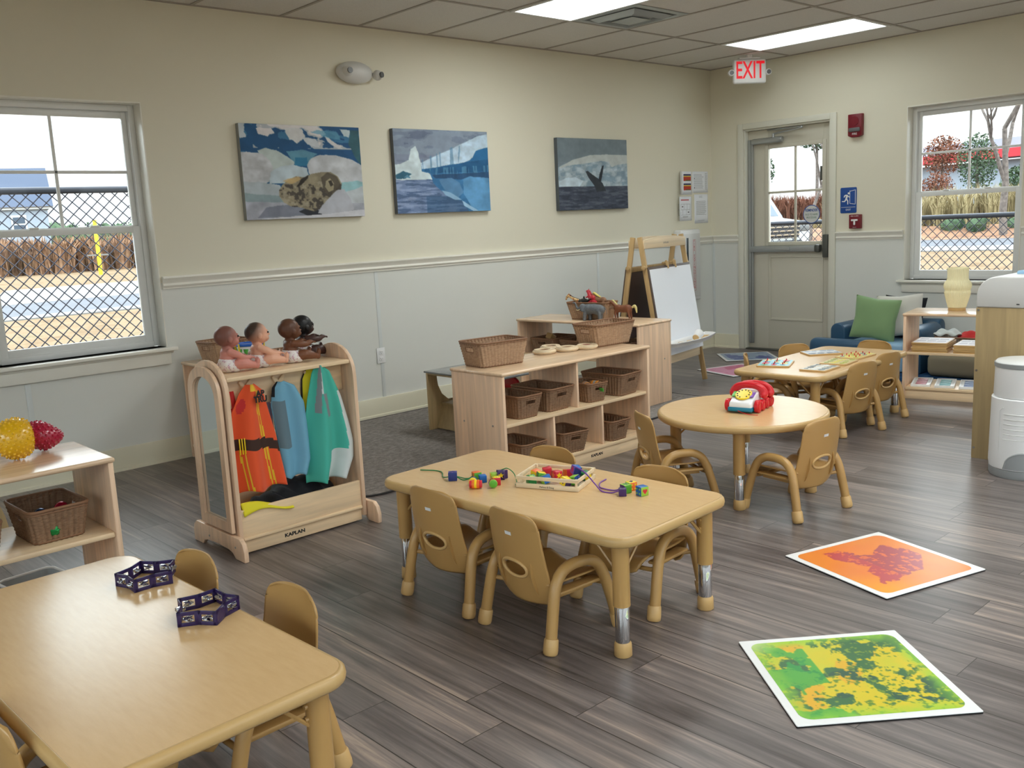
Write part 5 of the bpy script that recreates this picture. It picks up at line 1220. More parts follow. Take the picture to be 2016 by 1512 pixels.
# ------------------------------------------------------------------ knobbly balls and jingle balls
def knob_ball(mb, c, R, k, X, h=.006, rr=.0055):
    for i in range(k):
        z = 1-2*(i+.5)/k; a = PI*(1+5**.5)*i; d = Vector((math.sqrt(1-z*z)*math.cos(a), math.sqrt(1-z*z)*math.sin(a), z))
        p_ = X @ (d*R); q = X @ (d*(R+h)); mb.tube([p_-(q-p_)*.4, p_+(q-p_)*.5, q], [rr, rr*.8, rr*.45], 7)
m = MB(); X = Matrix.Translation((0, 0, .078)) @ Matrix.Diagonal((1, 1, 1, 1)); m.lathe([(.072*math.sin(PI*k/20), -.072*math.cos(PI*k/20)) for k in range(21)], 32, X=X, cap=False); knob_ball(m, None, .072, 210, X)
m.V = [((v[0] if v[0] < .045 else .045+(v[0]-.045)*.35), v[1], v[2]) for v in m.V]
tag(m.build('knobbly_ball', 'yellowr', None, loc=(-7.205, -2.055, .6102), smooth=60), 'yellow knobbly rubber ball on the far left shelf', 'ball', 'knobbly rubber balls')
m = MB(); X = Matrix.Rotation(D2(25), 4, 'Y') @ Matrix.Diagonal((1.15, .95, .85, 1)); m.lathe([(.060*math.sin(PI*k/20), -.060*math.cos(PI*k/20)) for k in range(21)], 32, X=X, cap=False); knob_ball(m, None, .060, 170, X)
m.V = [(v[0], v[1], v[2]*(1-.45*max(0, v[0])/.08)) for v in m.V]; mz = min(v[2] for v in m.V); m.V = [(v[0], v[1], v[2]-mz) for v in m.V]
tag(m.build('knobbly_ball', 'crimson', None, loc=(-7.095, -1.985, .6102), smooth=60), 'crimson half-deflated knobbly rubber ball behind the yellow one', 'ball', 'knobbly rubber balls')
jc = {'blue': (20, 60, 110), 'green': (30, 140, 70), 'crimson': (170, 20, 60), 'silver': (190, 190, 195)}
for i, (x, y, z, c) in enumerate([(-7.175, -2.12, .405, 'blue'), (-7.15, -2.18, .41, 'green'), (-7.105, -2.13, .415, 'crimson'), (-7.195, -2.20, .40, 'silver'), (-7.125, -2.225, .385, 'crimson'), (-7.17, -2.235, .375, 'green')]):
    m = MB(); m.lathe([(.026*math.sin(PI*k/12), -.026*math.cos(PI*k/12)) for k in range(13)], 20, cap=False); m.tube([(.0262*math.cos(2*PI*k/20), .0262*math.sin(2*PI*k/20), 0) for k in range(20)], .002, 6, closed=True)
    tag(m.build('jingle_ball', mat('jingle_'+c, jc[c], .25, metal=.5), None, loc=(x, y, z), rz=i), ['dark blue', 'green', 'crimson', 'silver', 'crimson', 'green'][i]+' jingle ball in the far left basket, '+['at the back', 'in the middle', 'on the right', 'at the left', 'low behind the front weave', 'low at the front left'][i], 'jingle ball', 'jingle balls')
t = thing('plastic_tub', 'white rimmed clear tub on the floor under the far left shelf', 'tub', (-7.16, -1.95, 0), D2(8))
m = MB(); O = rrect(.21, .30, .035, 6); n_ = len(O); V = [(x*.88, y*.9, .004) for x, y in O]+[(x, y, .10) for x, y in O]; m.raw(V, [tuple(range(n_))]+[(k, (k+1) % n_, n_+(k+1) % n_, n_+k) for k in range(n_)]); m.build('tub_wall', mat('frosted_plastic', (176, 186, 194), .2, spec=.5), t, smooth=40, solid=.003)
m = MB(); m.tube([(x*1.01, y*1.01, .10) for x, y in O], .0055, 8, closed=True); m.build('tub_rim', 'white', t, smooth=80)
t = thing('wooden_rocker', 'curved plywood rocking arch on the floor behind the far left shelf', 'rocker', (-7.36, -.95, 0), D2(35))
P = [(.30*math.cos(PI*k/18), .36*math.sin(PI*k/18)) for k in range(19)]+[(-.24*math.cos(PI*k/18), .27*math.sin(PI*k/18)) for k in range(19)]
for s in (-1, 1):
    m = MB(); m.prism(P, .02, X=frame((0, s*.18+.01, 0), (1, 0, 0), (0, 0, 1)), bev=.003); m.build('curved_side', 'ply', t, smooth=30)
m = MB()
for k in range(2, 17, 2): a = PI*k/18; m.box((.27*math.cos(a), 0, .315*math.sin(a)), (.012, .34, .035), rot=(0, -a+PI/2 if False else -a, 0), bev=.003)
m.build('slat', 'ply', t)

# ------------------------------------------------------------------ wooden ring blocks on top of the basket shelf
for i, (x, y, z, lab) in enumerate([(-4.325, -1.865, .611, 'pale wooden ring block on the basket shelf, leftmost'), (-4.178, -1.905, .611, 'pale wooden ring block on the basket shelf, in the middle'), (-4.047, -1.945, .611, 'pale wooden ring block on the basket shelf, rightmost, with a reddish inside'), (-4.19, -1.785, .611, 'pale wooden ring block lying behind the other three')]):
    m = MB(); O = rrect(.118, .108, .045, 8); I_ = [(x_*.62, y_*.58) for x_, y_ in O]; n_ = len(O); V = []
    for (P, zz) in ((O, 0), (O, .026), (I_, .026), (I_, 0)): V += [(a, b_, zz) for a, b_ in P]
    V2 = [(a*1.02, b_*1.02, .013) for a, b_ in O]
    F = [(j*n_+k, j*n_+(k+1) % n_, ((j+1) % 4)*n_+(k+1) % n_, ((j+1) % 4)*n_+k) for j in range(4) for k in range(n_)]
    m.raw(V, F); m.tube([(a, b_, .013) for a, b_ in O], .0095, 8, closed=True)
    o = tag(m.build('ring_block', 'pale', None, loc=(x, y, z), rz=[.1, -.2, .4, .9][i], smooth=40), lab, 'wooden block', 'pale wooden ring blocks')
    mm = MB(); mm.tube([(a*.60, b_*.56, .018) for a, b_ in O], .003, 6, closed=True); mm.build('inner_lining', 'wickrim' if i != 2 else mat('red_lining', (150, 70, 60), .5), o)

# ------------------------------------------------------------------ lacing beads
T2C = D2(2.2)
BC = {'navy': (28, 50, 120), 'orange': (235, 110, 40), 'green': (90, 170, 50), 'blue': (20, 100, 180), 'yellow': (245, 215, 30), 'red': (205, 35, 55), 'purple': (62, 34, 96), 'dkgreen': (20, 120, 60), 'lime': (150, 195, 60), 'violet': (120, 70, 160)}
for k, v in BC.items(): M['b_'+k] = mat('bead_'+k, v, .35)
def cube_bead(label, x, y, z, rz, top, left, right, s=.031, marks=(), rot=None, group='wooden lacing cube beads'):
    """faces: left = -x side, right = -y side (both visible), top"""
    b = bmesh.new(); bmesh.ops.create_cube(b, size=s); bmesh.ops.bevel(b, geom=list(b.edges), offset=.0022, segments=2, profile=.5, affect='EDGES')
    bmesh.ops.translate(b, verts=b.verts, vec=(0, 0, s/2)); mis = []
    for f in b.faces:
        n_ = f.normal; mis.append(0 if n_.z > .7 else 1 if n_.x < -.7 else 2 if n_.y < -.7 else 2 if n_.x > .7 else 1)
    m = MB(); m.bm(b, mis)
    o = tag(m.build('lacing_bead', ['b_'+top, 'b_'+left, 'b_'+right], None, loc=(x, y, z), rz=rz, rot=rot), label, 'bead', group)
    for (face, ch, c) in marks:
        e = s/2+.0003
        X = frame((-e, 0, s/2), (0, -1, 0), (0, 0, 1)) if face == 'L' else frame((0, -e, s/2), (1, 0, 0), (0, 0, 1)) if face == 'R' else frame((0, 0, s+.0003), (.7, -.7, 0), (.7, .7, 0))
        if ch == 'dots':
            mm = MB()
            for a in (-1, 1):
                for c2 in (-1, 1): q = X @ Vector((a*s*.24, c2*s*.24, 0)); n_ = X.to_3x3() @ Vector((0, 0, 1)); mm.cyl(q, q+n_*.0005, s*.11, 12)
            mm.build('painted_dots', 'b_'+c, o)
        elif ch == 'star':
            mm = MB(); mm.prism([((s*.42 if k % 2 == 0 else s*.18)*math.sin(PI*k/5), (s*.42 if k % 2 == 0 else s*.18)*math.cos(PI*k/5)) for k in range(10)], .0004, X=X); mm.build('painted_star', 'b_'+c, o)
        elif ch == 'hole':
            mm = MB(); q = X @ Vector((0, 0, 0)); n_ = X.to_3x3() @ Vector((0, 0, 1)); mm.cyl(q, q+n_*.0004, s*.16, 12); mm.build('bead_hole', 'ink', o)
        elif ch == 'heart':
            mm = MB(); mm.prism([(0, -s*.3), (s*.28, s*.02), (s*.26, s*.2), (s*.12, s*.26), (0, s*.14), (-s*.12, s*.26), (-s*.26, s*.2), (-s*.28, s*.02)], .0004, X=X); mm.build('painted_heart', 'b_'+c, o)
        else: text('painted_number', ch, s*.85, X, 'b_'+c, o, .0004, bold=.0008)
    return o
Z2 = TH+.0002
cube_bead('dark blue cube bead with a green 2, left on the bead table', -5.955, -2.992, Z2, D2(-42), 'navy', 'navy', 'navy', .033, (('L', '2', 'lime'), ('T', 'dots', 'violet')))
cube_bead('orange and green cube bead with a 3 near the star bead', -5.893, -3.060, Z2, D2(-20), 'orange', 'orange', 'green', .031, (('L', '3', 'dkgreen'),))
cube_bead('plain blue cube bead in front of the orange one', -5.902, -3.105, Z2, D2(-30), 'blue', 'blue', 'blue', .028)
cube_bead('red cube bead with yellow top beside the star bead', -5.893, -3.172, Z2, D2(-35), 'yellow', 'red', 'red', .030, (('T', 'dots', 'lime'),))
cube_bead('lime cube bead behind the red one in the left cluster', -5.850, -3.110, Z2, D2(-30), 'lime', 'yellow', 'lime', .026)
m = MB(); P = [((.024 if k % 2 == 0 else .013)*math.sin(PI*k/5), (.024 if k % 2 == 0 else .013)*math.cos(PI*k/5)) for k in range(10)]
m.prism(P, .034, bev=.002); o = tag(m.build('lacing_bead', 'b_purple', None, loc=(-5.827, -3.130, Z2), rz=D2(20)), 'dark purple star-shaped bead standing at the end of the green lace', 'bead', 'wooden lacing shape beads')
mm = MB(); mm.prism([((.012 if k % 2 == 0 else .005)*math.sin(PI*k/5), (.012 if k % 2 == 0 else .005)*math.cos(PI*k/5)) for k in range(10)], .0006, X=frame((-.017, -.006, .018), (.3, -1, 0), (0, 0, 1))); mm.build('painted_star', 'b_yellow', o)
def round_bead(label, x, y, ang, cols, L_, R_):
    m = MB(); n_ = len(cols)
    d = Vector((math.cos(ang), math.sin(ang), 0)); c = Vector((0, 0, R_))
    for i in range(n_):
        a = c+d*(-L_/2+L_*i/n_); b_ = c+d*(-L_/2+L_*(i+1)/n_); r0 = R_*(.86 if i in (0, n_-1) and n_ > 2 else 1); m.cyl(a, b_, r0, 20, mi=i, bev=.0012)
    tag(m.build('lacing_bead', ['b_'+c for c in cols], None, loc=(x, y, Z2), smooth=50), label, 'bead', 'wooden lacing round beads')
round_bead('red, orange and yellow striped barrel bead nearest the camera in the left cluster', -5.975, -3.150, D2(-48), ['red', 'orange', 'yellow', 'orange', 'red'], .046, .0165)
round_bead('yellow and dark blue round bead left of the striped barrel', -5.952, -3.108, D2(40), ['yellow', 'navy'], .026, .015)
round_bead('green wheel-shaped bead right of the striped barrel', -5.930, -3.196, D2(60), ['green', 'lime', 'green'], .020, .016)
round_bead('violet round bead between the red cube and the green wheel', -5.912, -3.168, D2(30), ['violet', 'red', 'violet'], .022, .012)
zl = TH+.003
m = MB(); m.tube(bez([(-5.945, -2.775, zl), (-5.915, -2.83, zl), (-5.915, -2.875, zl), (-5.955, -2.93, zl), (-5.96, -2.965, zl+.006), (-5.958, -2.978, TH+.016)], 8), .0022, 6); m.tube(bez([(-5.95, -3.008, TH+.016), (-5.94, -3.03, zl+.002), (-5.925, -3.045, zl+.004), (-5.905, -3.052, TH+.016)], 8), .0022, 6); m.tube(bez([(-5.948, -3.009, TH+.016), (-5.915, -3.02, zl), (-5.895, -3.036, zl+.002), (-5.893, -3.046, TH+.015)], 8), .0022, 6)
m.tube(bez([(-5.827, -3.130, TH+.036), (-5.815, -3.15, TH+.042), (-5.81, -3.18, TH+.026), (-5.83, -3.215, zl), (-5.855, -3.235, zl)], 8), .0018, 6)
tag(m.build('lace', 'b_dkgreen', None, smooth=80), 'green lacing cord threaded through the left cluster of beads', 'lace')
# wooden tray of beads
tx, ty, ta = -5.742, -3.335, D2(-67.5)
t = thing('bead_tray', 'small slatted wooden tray full of lacing beads on the middle table', 'tray', (tx, ty, Z2), ta)
m = MB(); w, d = .245, .185
m.box((0, 0, .004), (w-.012, d-.012, .004)); bt = m.build('tray_bottom', 'pale', t)
m = MB()
for z, hh in ((.009, .017), (.0375, .013)):
    for s in (-1, 1): m.box((0, s*(d/2-.004), z), (w, .007, hh), bev=.0012); m.box((s*(w/2-.004), 0, z), (.007, d-.016, hh), bev=.0012)
m.build('tray_rail', 'pale', t)
m = MB()
for sx in (-1, 1):
    for sy in (-1, 1): m.box((sx*(w/2-.011), sy*(d/2-.0105), .022), (.008, .007, .043), bev=.001)
m.build('corner_post', 'pale', t)
text('maker_mark', 'Melissa & Doug', .009, frame((0, -d/2-.0002, .0085), (1, 0, 0), (0, 0, 1)), 'ink', t, .0002)
ca, sa = math.cos(ta), math.sin(ta); TR = lambda x, y: (tx+x*ca-y*sa, ty+x*sa+y*ca)
TB = [(-.055, -.02, .012, 'yellow', 'dkgreen', 'green', (), 'green cube bead with a yellow top in the tray'), (-.075, -.058, .008, 'dkgreen', 'dkgreen', 'dkgreen', (('T', 'star', 'lime'),), 'dark green cube bead with a star lying front left in the tray'),
      (-.02, -.04, .010, 'blue', 'lime', 'blue', (('T', 'star', 'lime'),), 'blue cube bead with a pale star, front of the tray'), (.01, -.02, .022, 'red', 'red', 'red', (('R', 'star', 'yellow'), ('L', 'star', 'orange')), 'red cube bead with a yellow star in the middle of the tray'),
      (.055, -.052, .010, 'yellow', 'yellow', 'purple', (('L', '4', 'purple'),), 'yellow and purple cube bead at the front right of the tray'), (.09, -.03, .012, 'lime', 'green', 'navy', (('R', 'dots', 'blue'),), 'green and navy cube bead at the right of the tray'),
      (-.05, .045, .014, 'red', 'red', 'red', (), 'red cube bead at the back left of the tray'), (.065, .03, .032, 'blue', 'violet', 'navy', (('L', '9', 'red'),), 'violet and blue cube bead with a 9 piled on the others'),
      (.03, .05, .010, 'red', 'orange', 'red', (), 'red and orange cube bead at the back of the tray'), (.10, .05, .008, 'dkgreen', 'dkgreen', 'yellow', (), 'dark green cube bead at the back right corner of the tray'), (-.09, .02, .008, 'orange', 'yellow', 'orange', (), 'yellow and orange cube bead at the left end of the tray')]
for i, (x, y, z, a, b_, c, mk, lab) in enumerate(TB):
    wx, wy = TR(x, y); cube_bead(lab, wx, wy, TH+z, D2(-30+i*47 % 40), a, b_, c, .031, mk, group='wooden lacing cube beads in the tray', rot=(.25*math.sin(i*2.1), .22*math.cos(i*1.7), D2(-30+(i*47) % 40)))
cube_bead('dark purple cube bead on the purple lace, frontmost at right', -5.715, -3.633, Z2, D2(-48), 'purple', 'purple', 'purple', .027, (('T', 'hole', 'navy'),))
cube_bead('green and dark purple cube bead behind the purple one', -5.680, -3.618, Z2, D2(-14), 'lime', 'purple', 'green', .031, (('T', 'star', 'dkgreen'), ('L', 'hole', 'navy')))
cube_bead('orange cube bead with a yellow top, rearmost at right', -5.643, -3.612, Z2, D2(-18), 'yellow', 'lime', 'orange', .031, (('T', '5', 'purple'), ('R', 'dots', 'yellow')))
cube_bead('blue cube bead with four pale dots and a green side, right of the others', -5.668, -3.682, Z2, D2(-14), 'blue', 'blue', 'lime', .033, (('L', 'dots', 'lime'), ('R', 'heart', 'red')))
m = MB(); a0 = TR(.06, .02)
m.tube(bez([(a0[0], a0[1], TH+.066), (-5.70, -3.44, TH+.05), (-5.712, -3.50, TH+.02), (-5.725, -3.545, zl), (-5.72, -3.585, zl), (-5.712, -3.612, TH+.012)], 8), .0026, 6)
m.tube(bez([(-5.60, -3.455, zl), (-5.65, -3.47, zl), (-5.69, -3.505, zl), (-5.70, -3.54, zl+.001), (-5.69, -3.575, zl), (-5.683, -3.60, TH+.012)], 8), .0026, 6)
tag(m.build('lace', 'b_violet', None, smooth=80), 'purple lacing cord running from the tray to the right-hand beads', 'lace')

# ------------------------------------------------------------------ tambourines
def tambourine(label, x, y, rz, sk):
    t = thing('tambourine', label, 'tambourine', (x, y, Z2), rz, 'purple star tambourines'); n_ = 10; P = [((.086 if k % 2 == 0 else .060)*math.cos(2*PI*k/n_), (.082 if k % 2 == 0 else .057)*math.sin(2*PI*k/n_)) for k in range(n_)]
    m = MB(); h = .038
    for k in range(n_):
        a = Vector((*P[k], 0)); b_ = Vector((*P[(k+1) % n_], 0)); d = (b_-a); L_ = d.length; dn = d.normalized(); an = math.atan2(d.y, d.x); c = (a+b_)/2; q = Matrix.Translation(c) @ Matrix.Rotation(an, 4, 'Z')
        m.box((0, 0, .005), (L_+.003, .004, .010), bev=.001, X=q); m.box((0, 0, h-.005), (L_+.003, .004, .010), bev=.001, X=q)
        for s in (-1, 1): m.box((s*(L_/2-.004), 0, h/2), (.010, .004, h), bev=.001, X=q)
        if k in sk: m.box((0, 0, h/2), (L_-.012, .0038, h-.016), X=q); continue
        jm = MB()
        for z in (.0165, .0215): jm.lathe([(.003, 0), (.012, 0), (.0135, .0012), (.012, .002), (.006, .0022), (.003, .004)], 20, X=q @ Matrix.Translation((0, 0, z)) @ Matrix.Rotation(.25*(1 if z < .02 else -1), 4, 'Y'))
        jm.cyl(q @ Vector((0, 0, .009)), q @ Vector((0, 0, h-.009)), .0015, 6); jm.build('jingle', 'chrome', t, smooth=50)
    m.build('zigzag_frame', 'purple', t)
tambourine('purple zigzag tambourine lying farther from the camera on the lower left table', -7.178, -3.115, D2(10), (8,))
tambourine('purple zigzag tambourine lying nearer the table corner', -7.172, -3.475, D2(48), (3, 6))

# ------------------------------------------------------------------ toy telephone on wheels
t = thing('toy_telephone', 'red and white pull-along toy telephone on the round table', 'toy telephone', (-4.205, -3.165, Z2), D2(193))
m = MB(); P = [(-.12, .014), (.128, .014), (.135, .03), (.13, .052), (.055, .088), (-.09, .094), (-.125, .06)]; m.prism(P, .112, X=frame((0, .056, 0), (1, 0, 0), (0, 0, 1)), bev=.009, seg=3); m.build('white_body', 'white', t, smooth=50)
m = MB(); P = [(-.122, .008), (.134, .008), (.139, .014), (.137, .030), (-.125, .030)]; m.prism(P, .118, X=frame((0, .059, 0), (1, 0, 0), (0, 0, 1)), bev=.003); m.build('bumper', mat('teal_plastic', (16, 120, 150), .35), t)
sl = math.atan2(.036, .075); dx_, dz_ = .078, .0805; q = Matrix.Translation((dx_-.002, 0, dz_)) @ Matrix.Rotation(sl, 4, 'Y')
m = MB(); m.lathe([(0, 0), (.041, 0), (.042, .004), (.038, .008), (0, .009)], 40, X=q, cap=False); dl = m.build('dial', 'yellow', t, smooth=40)
m = MB()
for k in range(10): a = 2*PI*k/11+.8; c = q @ Vector((.030*math.cos(a), .030*math.sin(a), .0082)); n_ = q.to_3x3() @ Vector((0, 0, 1)); m.cyl(c-n_*.001, c+n_*.0012, .0042, 10)
m.build('finger_hole', 'ink', dl)
for s, cc in ((-1, 'green'), (1, 'b_violet')):
    m = MB(); m.box((0, 0, 0), (.045, .02, .002), bev=.001, X=Matrix.Translation((.078, s*.045, .0845)) @ Matrix.Rotation(sl*.9, 4, 'Y')); m.build('side_panel', cc, t)
def handset(x, z, sc_, nm):
    m = MB(); pts = [(x, -.078*sc_, z-.030), (x, -.070*sc_, z-.008), (x, -.045*sc_, z+.010), (x, 0, z+.016), (x, .045*sc_, z+.010), (x, .070*sc_, z-.008), (x, .078*sc_, z-.030)]
    m.tube(bez(pts, 6), [.021*(1-.18*math.sin(PI*k/36)) for k in range(37)], 14)
    for s in (-1, 1): m.ball((x, s*.076*sc_, z-.028), (.026, .020, .020))
    m.build(nm, 'red', t, remesh=.0025, smo=3)
handset(.008, .104, 1.0, 'handset'); handset(-.072, .098, 1.05, 'rear_handle')
for x in (.085, .025, -.035, -.09):
    for s in (-1, 1):
        R_ = .031 if x > .05 else .027; m = MB(); m.cyl((x, s*.062, R_), (x, s*.084, R_), R_, 28, bev=.004); m.tube([(x+R_*.72*math.cos(2*PI*k/24), s*.0845, R_+R_*.72*math.sin(2*PI*k/24)) for k in range(24)], .0022, 6, closed=True); w_ = m.build('wheel', 'red', t, smooth=50)
m = MB(); m.tube(bez([(.13, -.03, .02), (.15, .03, .006), (.16, .075, .004), (.155, .098, .004)], 6), .0015, 6); m.build('pull_string', 'red', t)
m = MB()
for x in (.085, -.09): m.cyl((x, -.08, .028), (x, .08, .028), .004, 8)
m.build('axle', 'white', t)

# ------------------------------------------------------------------ peg puzzles on the far table
def puzzle(label, x, y, z, rz, w, d, base, cols, pegs=True, th=.010, group='peg puzzles on the far table', seed=1, m_='tanlite', par=None):
    r = random.Random(seed); m = MB(); m.prism(rrect(w, d, .012, 4), th, bev=.0015, seg=1); o = m.build('peg_puzzle', m_, None, loc=(x, y, z), rz=rz); tag(o, label, 'puzzle', group)
    m = MB(); m.prism(rrect(w-.012, d-.012, .01, 4), .0008, X=Matrix.Translation((0, 0, th))); m.build('printed_face', mat('puzzle_print', base, .35), o)
    nx, ny = 4, 3; pc = MB(); pg = MB(); cm = [mat('puzzle_piece', c, .4) for c in cols]
    for i in range(nx):
        for j in range(ny):
            px = (i-(nx-1)/2)*w/(nx+.4)+r.uniform(-.006, .006); py = (j-(ny-1)/2)*d/(ny+.4)+r.uniform(-.004, .004); k = r.randrange(3, 8); s_ = min(w, d)*.11*r.uniform(.75, 1.2)
            pc.prism([(px+s_*1.3*math.cos(2*PI*q/k+i), py+s_*math.sin(2*PI*q/k+i)) for q in range(k)], .0016, X=Matrix.Translation((0, 0, th+.0008)), mi=(i*3+j) % len(cols))
            if pegs: pg.cyl((px, py, th+.002), (px, py, th+.010), .003, 8); pg.ball((px, py, th+.011), .0042, n=8)
    pc.build('puzzle_pieces', cm, o)
    if pegs: pg.build('pegs', 'red', o)
    return o
Z4 = TH+.0002
puzzle('light blue peg puzzle at the left end of the far table', -2.955, -2.545, Z4, D2(23), .25, .20, (140, 200, 215), [(90, 160, 190), (230, 110, 120), (120, 180, 140), (240, 220, 150)], seed=2)
puzzle('grey winter scene puzzle at the back of the far table', -2.415, -2.56, Z4, D2(-38), .235, .17, (190, 194, 200), [(120, 130, 145), (220, 222, 226), (150, 160, 175)], pegs=False, seed=3)
puzzle('yellow peg puzzle at the right on the far table', -2.440, -2.815, Z4, D2(0), .265, .155, (214, 200, 120), [(190, 190, 70), (235, 215, 110), (110, 140, 160), (200, 150, 90)], seed=4)
puzzle('yellow and green leaf puzzle in the middle of the far table', -2.715, -2.845, Z4, D2(7), .225, .165, (206, 190, 130), [(170, 180, 70), (225, 215, 90), (150, 160, 80)], pegs=False, seed=5)
puzzle('grey and white puzzle at the near edge of the far table', -2.985, -2.865, Z4, D2(4), .225, .165, (206, 196, 178), [(120, 135, 140), (230, 232, 230), (90, 100, 105)], pegs=False, seed=6)

# puzzles and trays on the puzzle shelf
S4c = (-1.335, -3.305); a4 = D2(-79); c4, s4 = math.cos(a4), math.sin(a4)
def S4(x, y): return (S4c[0]+x*c4-y*s4, S4c[1]+x*s4+y*c4)
for (bx_, n_, w, d, nm) in ((-.425, 6, .235, .30, 'left'), (-.160, 5, .225, .30, 'right')):
    for k in range(n_):
        wx, wy = S4(bx_+.004*math.sin(k*2.3), -.030+.004*math.cos(k*1.9)); top = k == n_-1
        lab = ('wooden puzzle board on top of the %s stack' % nm) if top else 'wooden puzzle board, number %s from the bottom of the %s stack' % (['one', 'two', 'three', 'four', 'five'][k], nm)
        m = MB(); m.prism(rrect(w, d, .01, 3), .0108, bev=.0015, seg=1); o = tag(m.build('puzzle_board', 'tanlite', None, loc=(wx, wy, .3352+k*.0115), rz=a4+.02*math.sin(k*3)), lab, 'puzzle', 'stacked puzzle boards')
        if top:
            m = MB(); m.prism(rrect(w-.02, d-.02, .01, 3), .0008, X=Matrix.Translation((0, 0, .0108))); m.build('printed_face', mat('pale_print', (214, 210, 212), .4), o)
            m = MB()
            for q in range(6): m.prism([(x_*.03+(q % 3-1)*.065, y_*.025+(q//3-.5)*.10) for x_, y_ in ((-1, -1), (1, -.6), (.8, 1), (-.9, .7))], .0006, X=Matrix.Translation((0, 0, .0117)))
            m.build('print_shapes', mat('grey_mauve_print', (160, 150, 165), .4), o)
for k, c in enumerate([(190, 130, 140), (130, 185, 190), (120, 140, 180), (150, 160, 175)]):
    wx, wy = S4(-.50+.158*k, -.02)
    t = thing('sorting_tray', 'white plastic tray of %s pieces on the bottom puzzle shelf' % ['pink', 'aqua', 'blue', 'grey'][k], 'tray', (wx, wy, .0855), a4+D2(8), 'white sorting trays')
    m = MB(); m.box((0, 0, .005), (.128, .30, .01), bev=.003); m.box((0, .146, .012), (.128, .008, .012), bev=.002); m.box((0, -.146, .012), (.128, .008, .012), bev=.002); m.box((.06, 0, .012), (.008, .284, .012), bev=.002); m.box((-.06, 0, .012), (.008, .284, .012), bev=.002); m.build('tray_body', 'white', t)
    m = MB(); pm = mat('tray_piece', c, .4)
    for i in range(6): m.box((.0, -.11+.044*i, .013), (.07, .022, .007), bev=.003, rot=(0, 0, .2*(-1)**i))
    m.build('tray_pieces', pm, t)
# pouf and grey basket behind the puzzle shelf
m = MB(); m.box((0, 0, .09), (.42, .52, .18), bev=.05, seg=5); tag(m.build('floor_pouf', mat('beige_fabric', (150, 142, 122), .85), None, loc=(-.52, -2.79, .008), smooth=60), 'low beige floor cushion behind the puzzle shelf', 'cushion')
basket('grey woven basket of cloths behind the puzzle shelf', -.53, -2.76, .190, D2(95), .40, .28, .13, .88, 'wickg')
def cloth(name, lab, m_, c, sx, sy, h, seed, rz=0):
    m = MB(); f_ = lambda u, v: ((u-.5)*sx, (v-.5)*sy, h*(math.sin(PI*u)*math.sin(PI*v))**.5+.010*math.sin(u*11+seed)+.010*math.sin(v*13+u*5+seed)); m.grid(f_, 24, 24)
    tag(m.build(name, m_, None, loc=c, smooth=80, solid=.004, rz=rz), lab, 'cloth', 'cloths in the grey basket')
cloth('folded_cloth', 'white and green cloth spilling over the grey basket', 'whitecloth', (-.57, -2.635, .325), .17, .20, .035, 1, .3)
cloth('folded_cloth', 'bright red cloth heaped in the grey basket', 'redcloth', (-.53, -2.83, .315), .20, .24, .035, 4, .1)

# ------------------------------------------------------------------ sand toys in the plywood tray
zt = .008+.178+.0015
def toy(name, lab, m_, loc, fn, rz=0, **k):
    m = MB(); fn(m); tag(m.build(name, m_, None, loc=loc, rz=rz, **k), lab, 'sand toy', 'sand toys in the plywood tray')
toy('sand_mould', 'red crinkled sand mould at the near end of the plywood tray', 'red', (-4.03, -.95, zt), lambda m: m.lathe([(.075, 0), (.072, .03), (.05, .06), (.03, .085), (.02, .10), (0, .102)], 24, wob=lambda a, z: .12*math.sin(a*8), cap=False), smooth=30)
toy('sand_scoop', 'yellow sand block in front of the red mould', 'yellow', (-4.12, -1.02, zt), lambda m: m.box((0, 0, .022), (.06, .13, .044), bev=.008))
toy('sand_ball', 'small blue sand toy beside the yellow block', 'blue', (-4.14, -.91, zt), lambda m: m.cyl((0, -.02, .018), (0, .03, .018), .018, 16, bev=.004))
toy('sand_mill', 'red and blue sand wheel seen through the basket shelf', 'red', (-3.93, -1.14, zt), lambda m: [m.cyl((-.012, 0, .085), (.012, 0, .085), .083, 28, bev=.004), m.box((0, 0, .006), (.06, .10, .012), bev=.003)])
toy('sand_plate', 'green sand plate under the yellow cup', 'green', (-3.86, -.90, zt), lambda m: [m.cyl((0, 0, .0), (0, 0, .10), .02, 16), m.cyl((0, 0, .10), (0, 0, .112), .09, 28, bev=.003)])
toy('sand_cup', 'yellow sand cup seen through the basket shelf', 'yellow', (-3.86, -.90, zt+.113), lambda m: m.lathe([(0, 0), (.034, 0), (.043, .075), (.046, .076), (.046, .08), (.040, .08), (.033, .004)], 24, cap=False))
# striped toys in the small basket
for i, (x, y) in enumerate([(-4.205, -2.075), (-4.165, -2.11)]):
    m = MB(); cols = [0, 1, 2, 1, 0]
    for k in range(5): m.cyl((-.035+.014*k, 0, 0), (-.035+.014*(k+1), 0, 0), .018+(0 if k in (0, 4) else .003), 16, mi=cols[k], bev=.002)
    tag(m.build('striped_toy', [M['wickrim'], mat('amber_plastic', (215, 140, 50), .3), M['grey']], None, loc=(x, y, .425+.004*i), rz=D2(60+40*i)), 'orange and grey striped toy in the small basket, %s' % ['left one', 'right one'][i], 'toy', 'striped toys in the small basket')
m = MB(); m.box((0, 0, 0), (.006, .035, .02), bev=.002); tag(m.build('green_tag', 'green', None, loc=(-4.188, -2.1768, .405), rz=D2(84-90)), 'small green tag at the handle of the small basket', 'tag')

